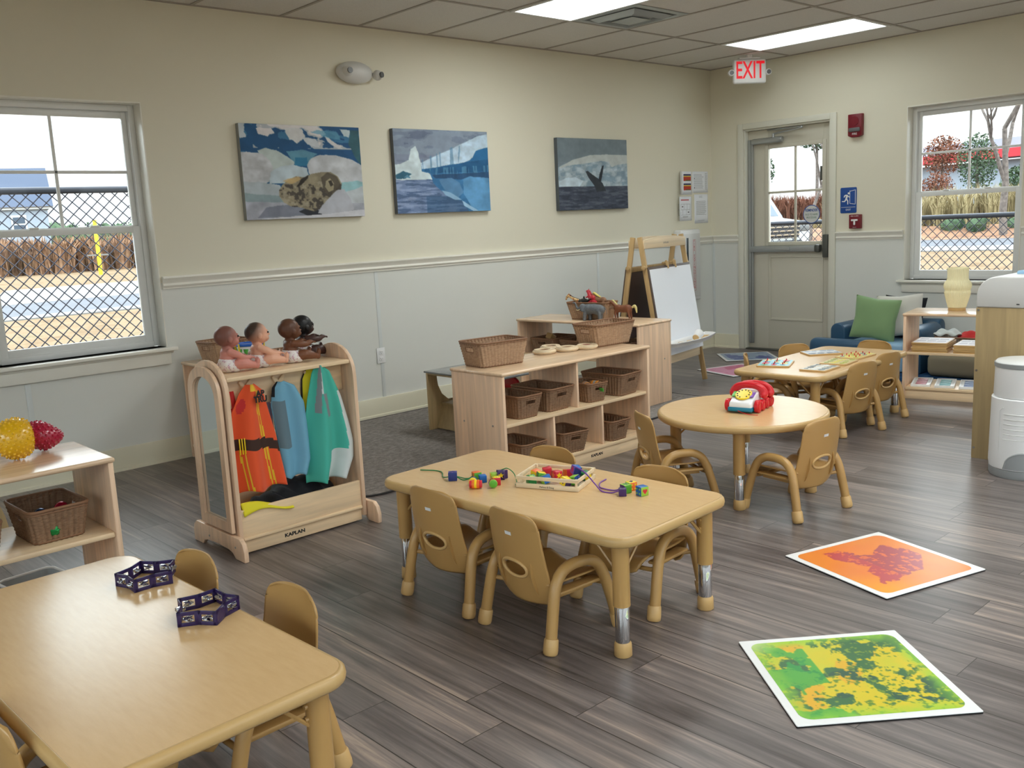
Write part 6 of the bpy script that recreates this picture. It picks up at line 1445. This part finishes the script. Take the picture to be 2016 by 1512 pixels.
# ------------------------------------------------------------------ toy animals
def quad(mb, L_, Hh, W, neck, head, hr, leg, body=None, tail=None):
    """four-legged body along +x, feet on z=0"""
    bz = Hh*.68; mb.ball((L_*.24, 0, bz), (L_*.24, W*.5, Hh*.24)); mb.ball((-L_*.22, 0, bz), (L_*.24, W*.5, Hh*.25)); mb.ball((0, 0, bz-.002), (L_*.32, W*.46, Hh*.225))
    for x, b_ in ((L_*.34, -1), (-L_*.36, 1)):
        for s in (-1, 1):
            limb(mb, [(x*.92, s*W*.26, bz-.01), (x+b_*.006*(1 if b_ > 0 else -.5), s*W*.30, Hh*.42), (x-b_*.002, s*W*.30, Hh*.2), (x+.001, s*W*.30, leg)], [leg*1.9, leg*1.5, leg*1.05, leg])
            mb.ball((x+.003, s*W*.30, leg*.8), (leg*1.25, leg*1.1, leg*.8))
    limb(mb, neck, [hr*1.5, hr*1.15, hr]); mb.ball(head[0], head[1], rot=head[2] if len(head) > 2 else None)
    if tail: limb(mb, tail, [leg*.7, leg*.5, leg*.5])
EG = noisemat('elephant_hide', [(.3, (88, 92, 98)), (.7, (118, 122, 126))], nscale=60, rough=.6)
t = thing('toy_elephant', 'grey plastic toy elephant with raised trunk on the shelf behind', 'toy animal', (-2.925, -.985, .6195), D2(98), 'toy animals on the shelf behind')
m = MB(); L_, Hh = .19, .125
m.ball((.035, 0, .085), (.06, .036, .040)); m.ball((-.045, 0, .082), (.058, .036, .040)); m.ball((-.005, 0, .088), (.06, .034, .038)); m.ball((.095, 0, .098), (.030, .026, .028))
for x in (.055, -.062):
    for s in (-1, 1): limb(m, [(x, s*.020, .075), (x+(.008 if (s > 0) == (x > 0) else -.008), s*.022, .040), (x+(.012 if (s > 0) == (x > 0) else -.010), s*.022, .012)], [.018, .015, .0135]); m.ball((x+(.013 if (s > 0) == (x > 0) else -.009), s*.022, .008), (.0155, .014, .008))
limb(m, [(.115, 0, .09), (.137, 0, .088), (.152, 0, .102), (.160, 0, .122), (.172, 0, .132), (.184, 0, .128)], [.016, .011, .009, .007, .006, .0055]); m.ball((.115, 0, .078), (.012, .012, .010)); limb(m, [(-.10, 0, .10), (-.115, 0, .08), (-.118, 0, .05)], [.005, .003, .003])
m.build('elephant_body', EG, t, remesh=.0026, smo=3)
m = MB()
for s in (-1, 1): m.ball((.072, s*.030, .094), (.024, .005, .028), rot=(s*.3, .2, s*.35))
m.build('ear', EG, t, smooth=60)
m = MB()
for s in (-1, 1): m.tube(bez([(.112, s*.012, .084), (.132, s*.015, .076), (.150, s*.014, .080)], 5), [.0038-.0026*k/10 for k in range(11)], 8)
m.build('tusk', 'yellow' if False else M['pleat'], t)
t = thing('toy_horse', 'brown toy horse with cream tail behind the elephant', 'toy animal', (-2.805, -1.175, .6195), D2(97), 'toy animals on the shelf behind')
m = MB(); quad(m, .17, .125, .05, [(.055, 0, .095), (.080, 0, .115), (.098, 0, .130)], [(.110, 0, .128), (.024, .011, .012), (0, .5, 0)], .012, .0065); m.build('horse_body', mat('horse_coat', (122, 72, 46), .5), t, remesh=.0024, smo=3)
m = MB(); limb(m, [(-.085, 0, .098), (-.100, 0, .106), (-.112, 0, .092), (-.118, 0, .06)], [.009, .011, .010, .006]); limb(m, [(.05, 0, .112), (.068, 0, .126), (.085, 0, .142), (.097, 0, .146)], [.006, .008, .007, .005]); m.build('mane_and_tail', mat('cream_mane', (222, 206, 140), .6), t, remesh=.0025, smo=2)
# animals lying in the basket
bx0, by0, bz0 = -2.815, -.875, .6195+.13
t = thing('toy_giraffe', 'spotted toy giraffe neck leaning out of the animal basket', 'toy animal', (bx0-.0, by0+.10, bz0-.02), D2(100), 'toy animals in the animal basket')
m = MB(); m.ball((-.06, 0, -.01), (.05, .025, .026)); limb(m, [(-.03, 0, .0), (.03, 0, .020), (.085, 0, .040), (.128, 0, .060)], [.020, .015, .011, .010]); limb(m, [(.125, 0, .062), (.140, 0, .052), (.150, 0, .034)], [.012, .010, .007])
for s in (-1, 1): limb(m, [(.122, s*.006, .066), (.120, s*.008, .078)], [.003, .003]); m.ball((.116, s*.015, .064), (.004, .008, .005))
gm = noisemat('giraffe_coat', [(.46, (176, 100, 54)), (.52, (228, 196, 140))], nscale=70, detail=0, rough=.5)
m.build('giraffe_body', gm, t, remesh=.0024, smo=2)
m = MB(); limb(m, [(-.02, 0, .02), (.03, 0, .036), (.085, 0, .052), (.122, 0, .072)], [.004, .004, .004, .004]); m.build('mane', 'ink', t, smooth=60)
t = thing('toy_dinosaur', 'red toy dinosaur on top of the animal basket', 'toy animal', (bx0-.01, by0-.01, bz0+.004), D2(70), 'toy animals in the animal basket')
m = MB(); m.ball((0, 0, .012), (.045, .026, .026), rot=(0, .6, 0)); limb(m, [(.02, 0, .028), (.038, 0, .052), (.05, 0, .068)], [.022, .018, .016]); m.ball((.062, 0, .072), (.022, .014, .012)); m.ball((.058, 0, .062), (.016, .011, .006)); limb(m, [(-.03, 0, -.002), (-.06, 0, -.01), (-.09, 0, -.012)], [.018, .012, .006])
for s in (-1, 1): limb(m, [(.03, s*.018, .036), (.045, s*.026, .028), (.055, s*.024, .03)], [.007, .005, .004]); limb(m, [(-.01, s*.02, .0), (.005, s*.03, -.02), (.01, s*.03, -.035)], [.014, .010, .007])
for k in range(7): a = k/6; m.tube([(.05-.11*a, 0, .078-.075*a), (.046-.112*a, 0, .098-.085*a)], [.006, .001], 6)
m.build('dinosaur_body', mat('dinosaur_red', (190, 44, 56), .45), t, remesh=.0024, smo=2)
t = thing('toy_orca', 'black toy whale lying in the animal basket between giraffe and dinosaur', 'toy animal', (bx0-.03, by0+.055, bz0-.008), D2(80), 'toy animals in the animal basket')
m = MB(); m.ball((0, 0, .012), (.055, .022, .022)); m.ball((.04, 0, .01), (.03, .018, .017)); limb(m, [(-.03, 0, .012), (-.06, 0, .02), (-.075, 0, .03)], [.016, .009, .006]); m.ball((-.078, 0, .03), (.01, .024, .003)); m.ball((0, 0, .036), (.012, .003, .016)); m.ball((.01, .026, .004), (.012, .018, .003)); m.ball((.01, -.026, .004), (.012, .018, .003)); m.build('whale_body', 'black', t, remesh=.0024, smo=2)
t = thing('toy_pony', 'brown toy pony with yellow mane lying across the animal basket', 'toy animal', (bx0-.0, by0-.085, bz0-.055), D2(88), 'toy animals in the animal basket')
m = MB(); quad(m, .13, .10, .045, [(.045, 0, .082), (.062, 0, .098), (.075, 0, .108)], [(.086, 0, .104), (.020, .010, .011), (0, .5, 0)], .011, .006); m.build('pony_body', 'wickrim', t, remesh=.0024, smo=2)
m = MB(); limb(m, [(.0, 0, .092), (.030, 0, .104), (.055, 0, .118), (.07, 0, .122)], [.006, .009, .009, .006]); m.build('pony_mane', mat('yellow_mane', (232, 214, 120), .6), t, smooth=60)
# crumpled papers / blocks in the far baskets
m = MB(); m.box((0, 0, 0), (.10, .05, .05), bev=.008); tag(m.build('wooden_piece', 'tanlite', None, loc=(-2.86, -.46, .459), rot=(.3, .35, .4)), 'tan wooden piece sticking out of the basket nearest the wall', 'wooden block')
m = MB(); m.cyl((0, 0, -.04), (0, 0, .04), .045, 20, bev=.006); tag(m.build('wooden_tube', 'tanlite', None, loc=(-2.86, -.80, .45), rot=(.2, .2, 0)), 'tan round block standing in the middle basket of the shelf behind', 'wooden block')
# ------------------------------------------------------------------ outside
GZ = -.15
M['grass'] = noisemat('dry_winter_grass', [(.25, (74, 58, 43)), (.42, (104, 86, 66)), (.55, (118, 102, 82)), (.72, (82, 80, 58))], nscale=1.1, detail=14, rough=.95, rgh=.75, spec=.05, bump=.3)
M['road'] = noisemat('asphalt', [(.3, (84, 86, 92)), (.7, (96, 98, 104))], nscale=3, rough=.9, spec=.1)
M['concrete'] = mat('pale_concrete', (108, 108, 107), .85)
M['mulch'] = noisemat('red_mulch', [(.3, (98, 67, 49)), (.7, (142, 109, 83))], nscale=2, detail=10, rough=.95)
M['brush'] = noisemat('dry_brush', [(.3, (94, 68, 56)), (.5, (130, 101, 80)), (.75, (151, 123, 98))], nscale=2.2, detail=12, rough=.95, spec=.02)
M['pine'] = noisemat('pine_green', [(.3, (47, 65, 51)), (.7, (88, 104, 81))], nscale=1.4, detail=10, rough=.95, spec=.02)
M['oak'] = noisemat('russet_leaves', [(.3, (88, 57, 47)), (.7, (127, 88, 72))], nscale=3, detail=8, rough=.95, spec=.02)
M['bark'] = noisemat('grey_bark', [(.3, (72, 65, 62)), (.7, (119, 110, 104))], nscale=8, detail=6, rough=.9)
M['tallgrass'] = noisemat('tall_tan_grass', [(.3, (119, 106, 72)), (.7, (164, 151, 115))], nscale=4, detail=6, rough=.9)
M['wire'] = mat('dark_fence_wire', (38, 40, 58), .5, metal=.2); M['pipe'] = mat('dark_fence_pipe', (34, 38, 50), .45, metal=.3)
M['siding'] = mat('grey_siding', (135, 146, 159), .8); M['roof'] = mat('slate_roof', (57, 68, 88), .85); M['whitepaint'] = mat('white_paint', (187, 190, 191), .6); M['dkglass'] = mat('dark_window', (60, 74, 90), .2)
M['redband'] = mat('red_fascia', (170, 30, 44), .5); M['carwhite'] = mat('car_white', (185, 190, 193), .2, coat=.5); M['tyre'] = mat('tyre', (30, 32, 36), .8)
m = MB(); m.box((20, 40, GZ-.1), (360, 420, .2)); o = m.build('ground', 'grass'); struct(o, 'dry winter grass ground')
def strip(name, lab, P, z, h, m_):
    mb = MB(); mb.prism(P, h, X=Matrix.Translation((0, 0, z))); o = mb.build(name, m_); struct(o, lab); return o
# north road running roughly parallel to the north wall
strip('road', 'grey road north of the building', [(-40, 15.6), (60, 19), (60, 27.5), (-40, 23.8)], GZ-.02, .03, 'road')
strip('kerb', 'pale kerb strip along the north road', [(-40, 14.7), (60, 18.1), (60, 19), (-40, 15.6)], GZ-.02, .05, 'concrete')
strip('sidewalk', 'pale concrete apron across the north road', [(-1.5, 22.0), (7.5, 23.0), (9.5, 32), (1.5, 32)], GZ-.018, .035, 'concrete')
# east road
strip('road', 'grey road east of the building', [(30, -30), (38, -30), (28, 40), (21, 40)], GZ-.02, .03, 'road')
strip('kerb', 'pale kerb strip along the east road', [(26.6, -30), (30, -30), (21, 40), (18.2, 40)], GZ-.02, .05, 'concrete')
def blob_hedge(name, lab, cat, P, n, r, m_, seed, zc=0, grp=None, squash=1.0, kind=None):
    """clumps of loose leaf flakes over a rough core"""
    rr = random.Random(seed); mb = MB()
    for i in range(n):
        t_ = rr.random(); k = t_*(len(P)-1); j = min(int(k), len(P)-2); f = k-j
        x = P[j][0]*(1-f)+P[j+1][0]*f+rr.uniform(-1, 1)*r*.5; y = P[j][1]*(1-f)+P[j+1][1]*f+rr.uniform(-1, 1)*r*.5; q = r*rr.uniform(.6, 1.15)
        b = bmesh.new(); bmesh.ops.create_icosphere(b, subdivisions=2, radius=.8)
        for v in b.verts: v.co *= 1+rr.uniform(-.2, .2)
        mb.bm(b, 0, Matrix.Translation((x, y, zc+q*squash*.5)) @ Matrix.Diagonal((q, q, q*squash, 1)))
        for _ in range(60):
            d = Vector((rr.gauss(0, 1), rr.gauss(0, 1), rr.gauss(0, 1))).normalized(); c = Vector((x+d.x*q, y+d.y*q, max(zc, zc+q*squash*(.5+d.z*.9)))); s_ = q*rr.uniform(.05, .12)
            a = Vector((rr.uniform(-1, 1), rr.uniform(-1, 1), rr.uniform(-1, 1))).normalized(); e = a.orthogonal().normalized()*s_; g = a.cross(e)
            mb.raw([c+e, c+g, c-e, c-g], [(0, 1, 2, 3)])
    return tag(mb.build(name, m_, None, smooth=20), lab, cat, grp, kind)
def strands(name, lab, cat, P, n, per, h, m_, seed, zc, w_=.03, wide=1.2, grp=None, kind='stuff'):
    """tufts of upright blades along a line"""
    rr = random.Random(seed); mb = MB()
    for i in range(n):
        k = rr.random()*(len(P)-1); j = min(int(k), len(P)-2); f = k-j; cx = P[j][0]*(1-f)+P[j+1][0]*f+rr.uniform(-1, 1)*wide; cy = P[j][1]*(1-f)+P[j+1][1]*f+rr.uniform(-1, 1)*wide
        hh = h*rr.uniform(.6, 1.1)
        for q in range(per):
            a = rr.uniform(0, 2*PI); o_ = rr.uniform(.1, .5)*hh; p0 = Vector((cx+rr.uniform(-.2, .2)*hh, cy+rr.uniform(-.2, .2)*hh, zc)); p1 = p0+Vector((math.cos(a)*o_*.35, math.sin(a)*o_*.35, hh*.65)); p2 = p0+Vector((math.cos(a)*o_, math.sin(a)*o_, hh*rr.uniform(.8, 1.05))); w = Vector((-math.sin(a), math.cos(a), 0))*w_
            mb.raw([p0-w, p0+w, p1+w, p1-w, p2], [(0, 1, 2, 3), (3, 2, 4)])
    return tag(mb.build(name, m_, None, smooth=179), lab, cat, grp, kind)
strands('brush_hedge', 'long strip of dry brown brush across the north road', 'brush', [(-18, 50), (6, 53), (30, 58), (60, 64)], 900, 26, 2.1, 'brush', 1, GZ, .07, 2.4)
blob_hedge('tree_line', 'distant line of dark green pines on the north horizon', 'trees', [(-40, 330), (110, 330), (230, 300)], 330, 5.0, 'pine', 2, GZ, squash=1.25, kind='stuff')
# grey house with dark roof
t = thing('house', 'pale grey two-storey house with dark roof beyond the north road', 'house', (18.5, 112, GZ), D2(-14))
m = MB(); m.box((0, 0, 3.0), (17, 11, 6.0)); m.build('walls', 'siding', t)
m = MB(); m.prism([(-6.1, 5.9), (6.1, 5.9), (0, 10.4)], 18.2, X=frame((-9.1, 0, 0), (0, 1, 0), (0, 0, 1))); m.build('roof', 'roof', t, smooth=10)
m = MB(); m.box((0, -5.7, 5.8), (18.2, .3, .35)); m.build('eaves_trim', 'whitepaint', t)
for (x, z) in ((-5.6, 4.1), (-1.4, 4.1), (1.0, 4.1), (5.6, 4.1), (-5.6, 1.5), (-3.6, 1.5)):
    m = MB(); m.box((x, -5.53, z), (1.5, .1, 1.9)); f = m.build('window', 'whitepaint', t)
    m = MB(); m.box((x, -5.6, z+.4), (1.15, .06, .65)); m.box((x, -5.6, z-.42), (1.15, .06, .65)); m.build('window_glass', 'dkglass', f)
m = MB(); m.box((2.6, -5.6, 1.3), (2.6, .1, 2.6)); m.build('garage_door', 'dkglass', t)
for x in (1.0, 4.4, 7.6): 
    m = MB(); m.box((x, -5.8, 1.4), (.35, .35, 2.8)); m.build('porch_post', 'whitepaint', t)
t = thing('marker_post', 'bright yellow marker post beside the north road', 'post', (9.0, 43.5, GZ))
m = MB(); m.cyl((0, 0, 0), (0, 0, 2.75), .095, 12); m.build('post', mat('safety_yellow', (244, 214, 30), .5), t); m = MB(); m.box((0, 0, 1.0), (1.1, .05, .08)); m.build('cross_plate', 'concrete', t)
def car(name, lab, loc, rz, m_='carwhite'):
    t = thing(name, lab, 'car', loc, rz)
    m = MB(); P = [(-2.4, .35), (2.35, .35), (2.42, .75), (2.3, 1.02), (1.25, 1.12), (.6, 1.72), (-1.9, 1.78), (-2.35, 1.15)]; m.prism(P, 1.9, X=frame((0, .95, 0), (1, 0, 0), (0, 0, 1)), bev=.09, seg=3); m.build('car_body', m_, t, smooth=40)
    m = MB(); P = [(1.19, 1.14), (.62, 1.66), (-1.85, 1.7), (-2.2, 1.18)]; m.prism(P, 1.92, X=frame((0, .96, 0), (1, 0, 0), (0, 0, 1)), bev=.03); m.build('side_glass', 'dkglass', t)
    m = MB(); m.box((.93, 0, 1.42), (.72, 1.6, .02), rot=(0, .75, 0)); m.build('windscreen', 'dkglass', t)
    m = MB(); m.box((2.42, 0, .80), (.06, 1.15, .34), bev=.02); g = m.build('grille', 'ink', t)
    m = MB()
    for z in (.70, .80, .90): m.box((2.46, 0, z), (.03, 1.15, .035))
    m.build('grille_bars', 'chrome', g)
    m = MB(); m.box((2.40, 0, .48), (.08, 1.3, .14), bev=.02); m.build('bumper_inlet', 'tyre', t)
    for s in (-1, 1):
        m = MB(); m.box((2.36, s*.75, .86), (.14, .3, .2), bev=.04); m.build('headlamp', 'lens', t)
        for x in (1.5, -1.45): m = MB(); m.cyl((x, s*.78, .36), (x, s*.97, .36), .36, 24, bev=.04); m.build('wheel', 'tyre', t)
    return t
car('parked_car', 'white sports utility vehicle parked nose-on outside the exit door', (16.2, 10.8, -.05), D2(245)).scale = (1.1, 1.1, 1.08)
car('parked_car', 'white car parked near the grey house', (29.5, 108, GZ), D2(170))
car('parked_car', 'pale car parked beyond the brown brush', (50, 112, GZ), D2(170))
# chain-link fences
def fence(name, lab, p0, p1, h, pitch, posts, wr=.0038, pr=.024):
    a = Vector((p0[0], p0[1], 0)); b_ = Vector((p1[0], p1[1], 0)); d = (b_-a); L_ = d.length; d.normalize(); z0 = GZ+.04; t = thing(name, lab, 'fence', (a.x, a.y, 0))
    m = MB(); n_ = int((L_+h)/pitch); hh = h-.03
    for s in (-1, 1):
        for i in range(n_+1):
            x0 = i*pitch-(hh if s > 0 else 0); x1 = x0+s*hh if s < 0 else x0+hh
            if s < 0: x0 = i*pitch; x1 = x0-hh
            za, zb = z0, z0+hh
            if x0 > L_ and x1 > L_ or (x0 < 0 and x1 < 0): continue
            def clip(x0, za, x1, zb):
                for lim, sg in ((0, 1), (L_, -1)):
                    if (x0-lim)*sg < 0: f = (lim-x0)/(x1-x0); x0, za = lim, za+(zb-za)*f
                    if (x1-lim)*sg < 0: f = (lim-x0)/(x1-x0); x1, zb = lim, za+(zb-za)*f
                return x0, za, x1, zb
            x0, za, x1, zb = clip(x0, za, x1, zb)
            if abs(x1-x0) < 1e-3: continue
            off = s*.003; nrm = Vector((-d.y, d.x, 0)); m.tube([d*x0+nrm*off+Vector((0, 0, za)), d*x1+nrm*off+Vector((0, 0, zb))], wr, 4, cap=False)
    o = m.build('wire_mesh', 'wire', t, smooth=179)
    m = MB(); m.cyl(d*0+Vector((0, 0, GZ+h)), d*L_+Vector((0, 0, GZ+h)), pr, 12); m.build('top_rail', 'pipe', t, smooth=60)
    for q in posts:
        m = MB(); p_ = d*q; m.cyl(p_+Vector((0, 0, GZ)), p_+Vector((0, 0, GZ+h+.05)), .03, 12); m.ball(p_+Vector((0, 0, GZ+h+.06)), .035); m.build('fence_post', 'pipe', t, smooth=60)
fence('chain_link_fence', 'tall dark chain-link fence close outside the left window', (-9.3, 1.64), (-3.4, 1.12), 1.90, .084, (5.2,))
fence('chain_link_fence', 'waist-high dark chain-link fence outside the door and right window', (1.35, 3.2), (1.35, -6.4), 1.375, .088, (.3, 9.3), .0036)
# trees
def bare_tree(name, lab, loc, h, r, seed, spread=.5, levels=5, m_='bark'):
    rr = random.Random(seed); mb = MB()
    def grow(p, d, L_, r, lv):
        n_ = 4; pts = [p]; q = p.copy(); dd = d.copy()
        for k in range(n_): dd = (dd+Vector((rr.uniform(-1, 1), rr.uniform(-1, 1), rr.uniform(-.3, .6)))*.14).normalized(); q = q+dd*L_/n_; pts.append(q.copy())
        mb.tube(pts, [r*(1-.45*k/n_) for k in range(n_+1)], 7 if lv > 2 else 4, cap=False)
        if lv == 0: return
        for k in range(3 if lv > 2 else 5):
            i = rr.choice([2, 3, 4, 4]); a = rr.uniform(0, 2*PI); ax = Vector((math.cos(a), math.sin(a), .35)); nd = (dd*(1-spread)+ax*spread*rr.uniform(.7, 1.2)).normalized(); grow(pts[i], nd, L_*rr.uniform(.6, .8), r*.55, lv-1)
    grow(Vector((0, 0, 0)), Vector((0, 0, 1)), h*.42, r, levels)
    return tag(mb.build(name, m_, None, loc=loc, smooth=60), lab, 'tree')
bare_tree('bare_tree', 'leafless grey-barked tree standing outside the right window', (33.6, 9.15, GZ), 10.5, .17, 12, .5, 7)
bare_tree('bare_tree', 'thin leafless pale tree seen through the exit door', (33.0, 17.6, GZ), 8.5, .10, 9, .5, 6)
def leafy(name, lab, loc, h, r, m_, seed, n=60, trunk=.12, zc=.62, sq=1.0):
    rr = random.Random(seed); t = thing(name, lab, 'tree', loc)
    m = MB(); m.tube([(0, 0, 0), (.1, .05, h*.4), (0, .1, h*.85)], [trunk, trunk*.8, trunk*.4], 8); m.build('trunk', 'bark', t)
    m = MB()
    for i in range(n*110):
        d = Vector((rr.gauss(0, 1), rr.gauss(0, 1), rr.gauss(0, 1))).normalized()*rr.random()**.4; c = Vector((d.x*r, d.y*r, h*zc+d.z*r*sq)); s = r*rr.uniform(.025, .065)
        a, b_ = Vector((rr.uniform(-1, 1), rr.uniform(-1, 1), rr.uniform(-1, 1))).normalized(), None; b_ = a.orthogonal().normalized(); e = a.cross(b_)
        m.raw([c+b_*s, c+e*s, c-b_*s, c-e*s], [(0, 1, 2, 3)])
    m.build('foliage', m_, t, smooth=179); return t
leafy('pine_tree', 'green pine left of the bare tree, in front of the red-banded building', (45.0, 14.6, GZ), 5.4, 1.05, 'pine', 21, 26, zc=.66, sq=1.5)
leafy('oak_tree', 'russet-leaved oak left of the green pine', (46.8, 17.2, GZ), 5.6, 1.15, 'oak', 22, 20, zc=.74)
leafy('oak_tree', 'low russet oak under the green pine', (43.0, 15.9, GZ), 3.4, .9, 'oak', 23, 18, zc=.66)
leafy('pine_tree', 'green pine behind the bare tree at the right', (43, 9.0, GZ), 8.5, 1.7, 'pine', 24, 24, zc=.62, sq=1.6)
leafy('pine_tree', 'low bushy pine behind the bare tree trunk', (44, 11.9, GZ), 3.9, 1.2, 'pine', 29, 22, zc=.62, sq=.7)
for (x, y, h, r, s, lab) in ((44.5, 28.6, 8.4, 1.7, 31, 'left pine seen high through the door glass'), (46, 23.6, 10, 1.9, 32, 'tall pine behind the thin bare tree at the door'), (55, 35.2, 6.2, 1.9, 33, 'low dark pine at the left of the door glass'), (54, 29.0, 10, 1.8, 34, 'right pine seen high through the door glass')):
    leafy('pine_tree', lab, (x, y, GZ), h, r, 'pine', s, 30, .14, .74, 1.0)
strands('brush_hedge', 'russet brush bank seen through the exit door', 'brush', [(37, 41), (45, 31.5), (53, 24)], 420, 34, 2.3, 'oak', 4, GZ+.2, .05, 2.0)
strands('grass_bank', 'tan grass bank in front of the russet brush outside the door', 'grass', [(30, 30), (36, 24), (43, 18)], 260, 30, 1.0, 'tallgrass', 6, GZ, .03, 1.6)
# ornamental grasses on a low bank outside the right window
strands('ornamental_grass', 'tall tan ornamental grasses on the bank outside the right window', 'grass', [(37.5, 4), (36.5, 10), (35.5, 18)], 130, 46, 1.75, 'tallgrass', 8, GZ+.45, .022, 1.2)
bk_ = MB(); bk_.raw([(33.6, 2, GZ), (32.6, 21, GZ), (35.2, 3, GZ+.5), (34.2, 20, GZ+.5), (41, 3, GZ+.5), (39, 22, GZ+.5)], [(0, 2, 3, 1), (2, 4, 5, 3)]); struct(bk_.build('planted_bank', 'mulch'), 'low mulch bank under the grasses')
strip('mulch_bed', 'reddish mulch bed beyond the east road', [(33.5, -6), (41, -6), (37, 26), (30, 26)], GZ-.02, .04, 'mulch')
for i, (x, y) in enumerate([(34.2, 13.3), (34.4, 11.4), (34.2, 10.3), (34.8, 8.8)]):
    blob_hedge('low_shrub', ['round green shrub at the foot of the grasses, leftmost', 'round green shrub, second from left under the grasses', 'round green shrub in the middle under the grasses', 'round green shrub beside the bare tree trunk'][i], 'shrub', [(x, y), (x+.1, y+.5)], 5, .42, 'pine', 40+i, GZ+.30, 'shrubs under the grasses')
# building with a red band
t = thing('store_building', 'white building with a bright red roof band beyond the trees', 'building', (70.5, 15.8, GZ), D2(-110.3))
m = MB(); m.box((0, 0, 2.2), (29, 12, 4.4)); m.build('walls', 'siding', t)
m = MB(); m.box((0, -6.4, 4.85), (29.4, 1.2, .62)); m.build('red_band', 'redband', t)
m = MB(); m.box((0, 0, 5.5), (29, 12, .9)); m.build('parapet', 'siding', t)
m = MB(); m.box((-12, -6.1, 1.9), (1.1, .1, 2.0)); m.build('window', 'dkglass', t)
t = thing('light_pole', 'white pole standing in the distance left in the door glass', 'pole', (58, 43.5, GZ)); m = MB(); m.cyl((0, 0, 0), (0, 0, 6.2), .12, 8); m.build('pole', 'whitepaint', t)

# ------------------------------------------------------------------ sky, camera
for o_ in [o for o in bpy.data.objects if o.name.startswith('parked_car') and o.parent is None]: pass
w = bpy.data.worlds.new('sky'); SC.world = w; w.use_nodes = True; nt = w.node_tree; N = nt.nodes; L = nt.links; bg = N['Background']
tc = N.new('ShaderNodeTexCoord'); mp = N.new('ShaderNodeMapping'); mp.inputs['Scale'].default_value = (1.2, 1.2, 6); n = N.new('ShaderNodeTexNoise'); n.inputs['Scale'].default_value = 2.2; n.inputs['Detail'].default_value = 6
cr = N.new('ShaderNodeValToRGB'); e = cr.color_ramp.elements; e[0].position = .40; e[0].color = (.84, .95, 1.0, 1); e[1].position = .56; e[1].color = (.97, .99, 1.0, 1)
L.new(tc.outputs['Generated'], mp.inputs[0]); L.new(mp.outputs[0], n.inputs['Vector']); L.new(n.outputs['Fac'], cr.inputs[0]); L.new(cr.outputs[0], bg.inputs[0])
# overcast sky: brighter high up than near the horizon
sz = N.new('ShaderNodeSeparateXYZ'); L.new(tc.outputs['Generated'], sz.inputs[0])
gr = N.new('ShaderNodeMapRange'); gr.interpolation_type = 'SMOOTHSTEP'; gr.inputs['From Min'].default_value = .13; gr.inputs['From Max'].default_value = .32; gr.inputs['To Min'].default_value = SKY; gr.inputs['To Max'].default_value = SKYTOP
L.new(sz.outputs[2], gr.inputs['Value']); L.new(gr.outputs[0], bg.inputs[1])
cam = bpy.data.cameras.new('camera'); co = bpy.data.objects.new('camera', cam); COL.objects.link(co); SC.camera = co
yaw, pitch, roll = .7414, -.1696, -.0493
cy_, sy_ = math.cos(yaw), math.sin(yaw); cp_, sp_ = math.cos(pitch), math.sin(pitch)
fwd = Vector((sy_*cp_, cy_*cp_, sp_)); rt = Vector((cy_, -sy_, 0)); up = rt.cross(fwd)
r2 = rt*math.cos(roll)+up*math.sin(roll); u2 = -rt*math.sin(roll)+up*math.cos(roll)
mw = Matrix((r2, u2, -fwd)).transposed().to_4x4(); mw.translation = (-8.1035, -5.6987, 1.3614); co.matrix_world = mw
cam.sensor_fit = 'HORIZONTAL'; cam.sensor_width = 36; cam.lens = 1834.3/2016*36; cam.clip_start = .05; cam.clip_end = 800
SC.view_settings.view_transform = 'Standard'; SC.view_settings.look = 'None'; SC.view_settings.exposure = EXPO; SC.view_settings.gamma = 1; SC.view_settings.use_curve_mapping = False
SC.cycles.max_bounces = 10; SC.cycles.diffuse_bounces = 5; SC.cycles.glossy_bounces = 4; SC.cycles.transparent_max_bounces = 16; SC.cycles.sample_clamp_indirect = 6
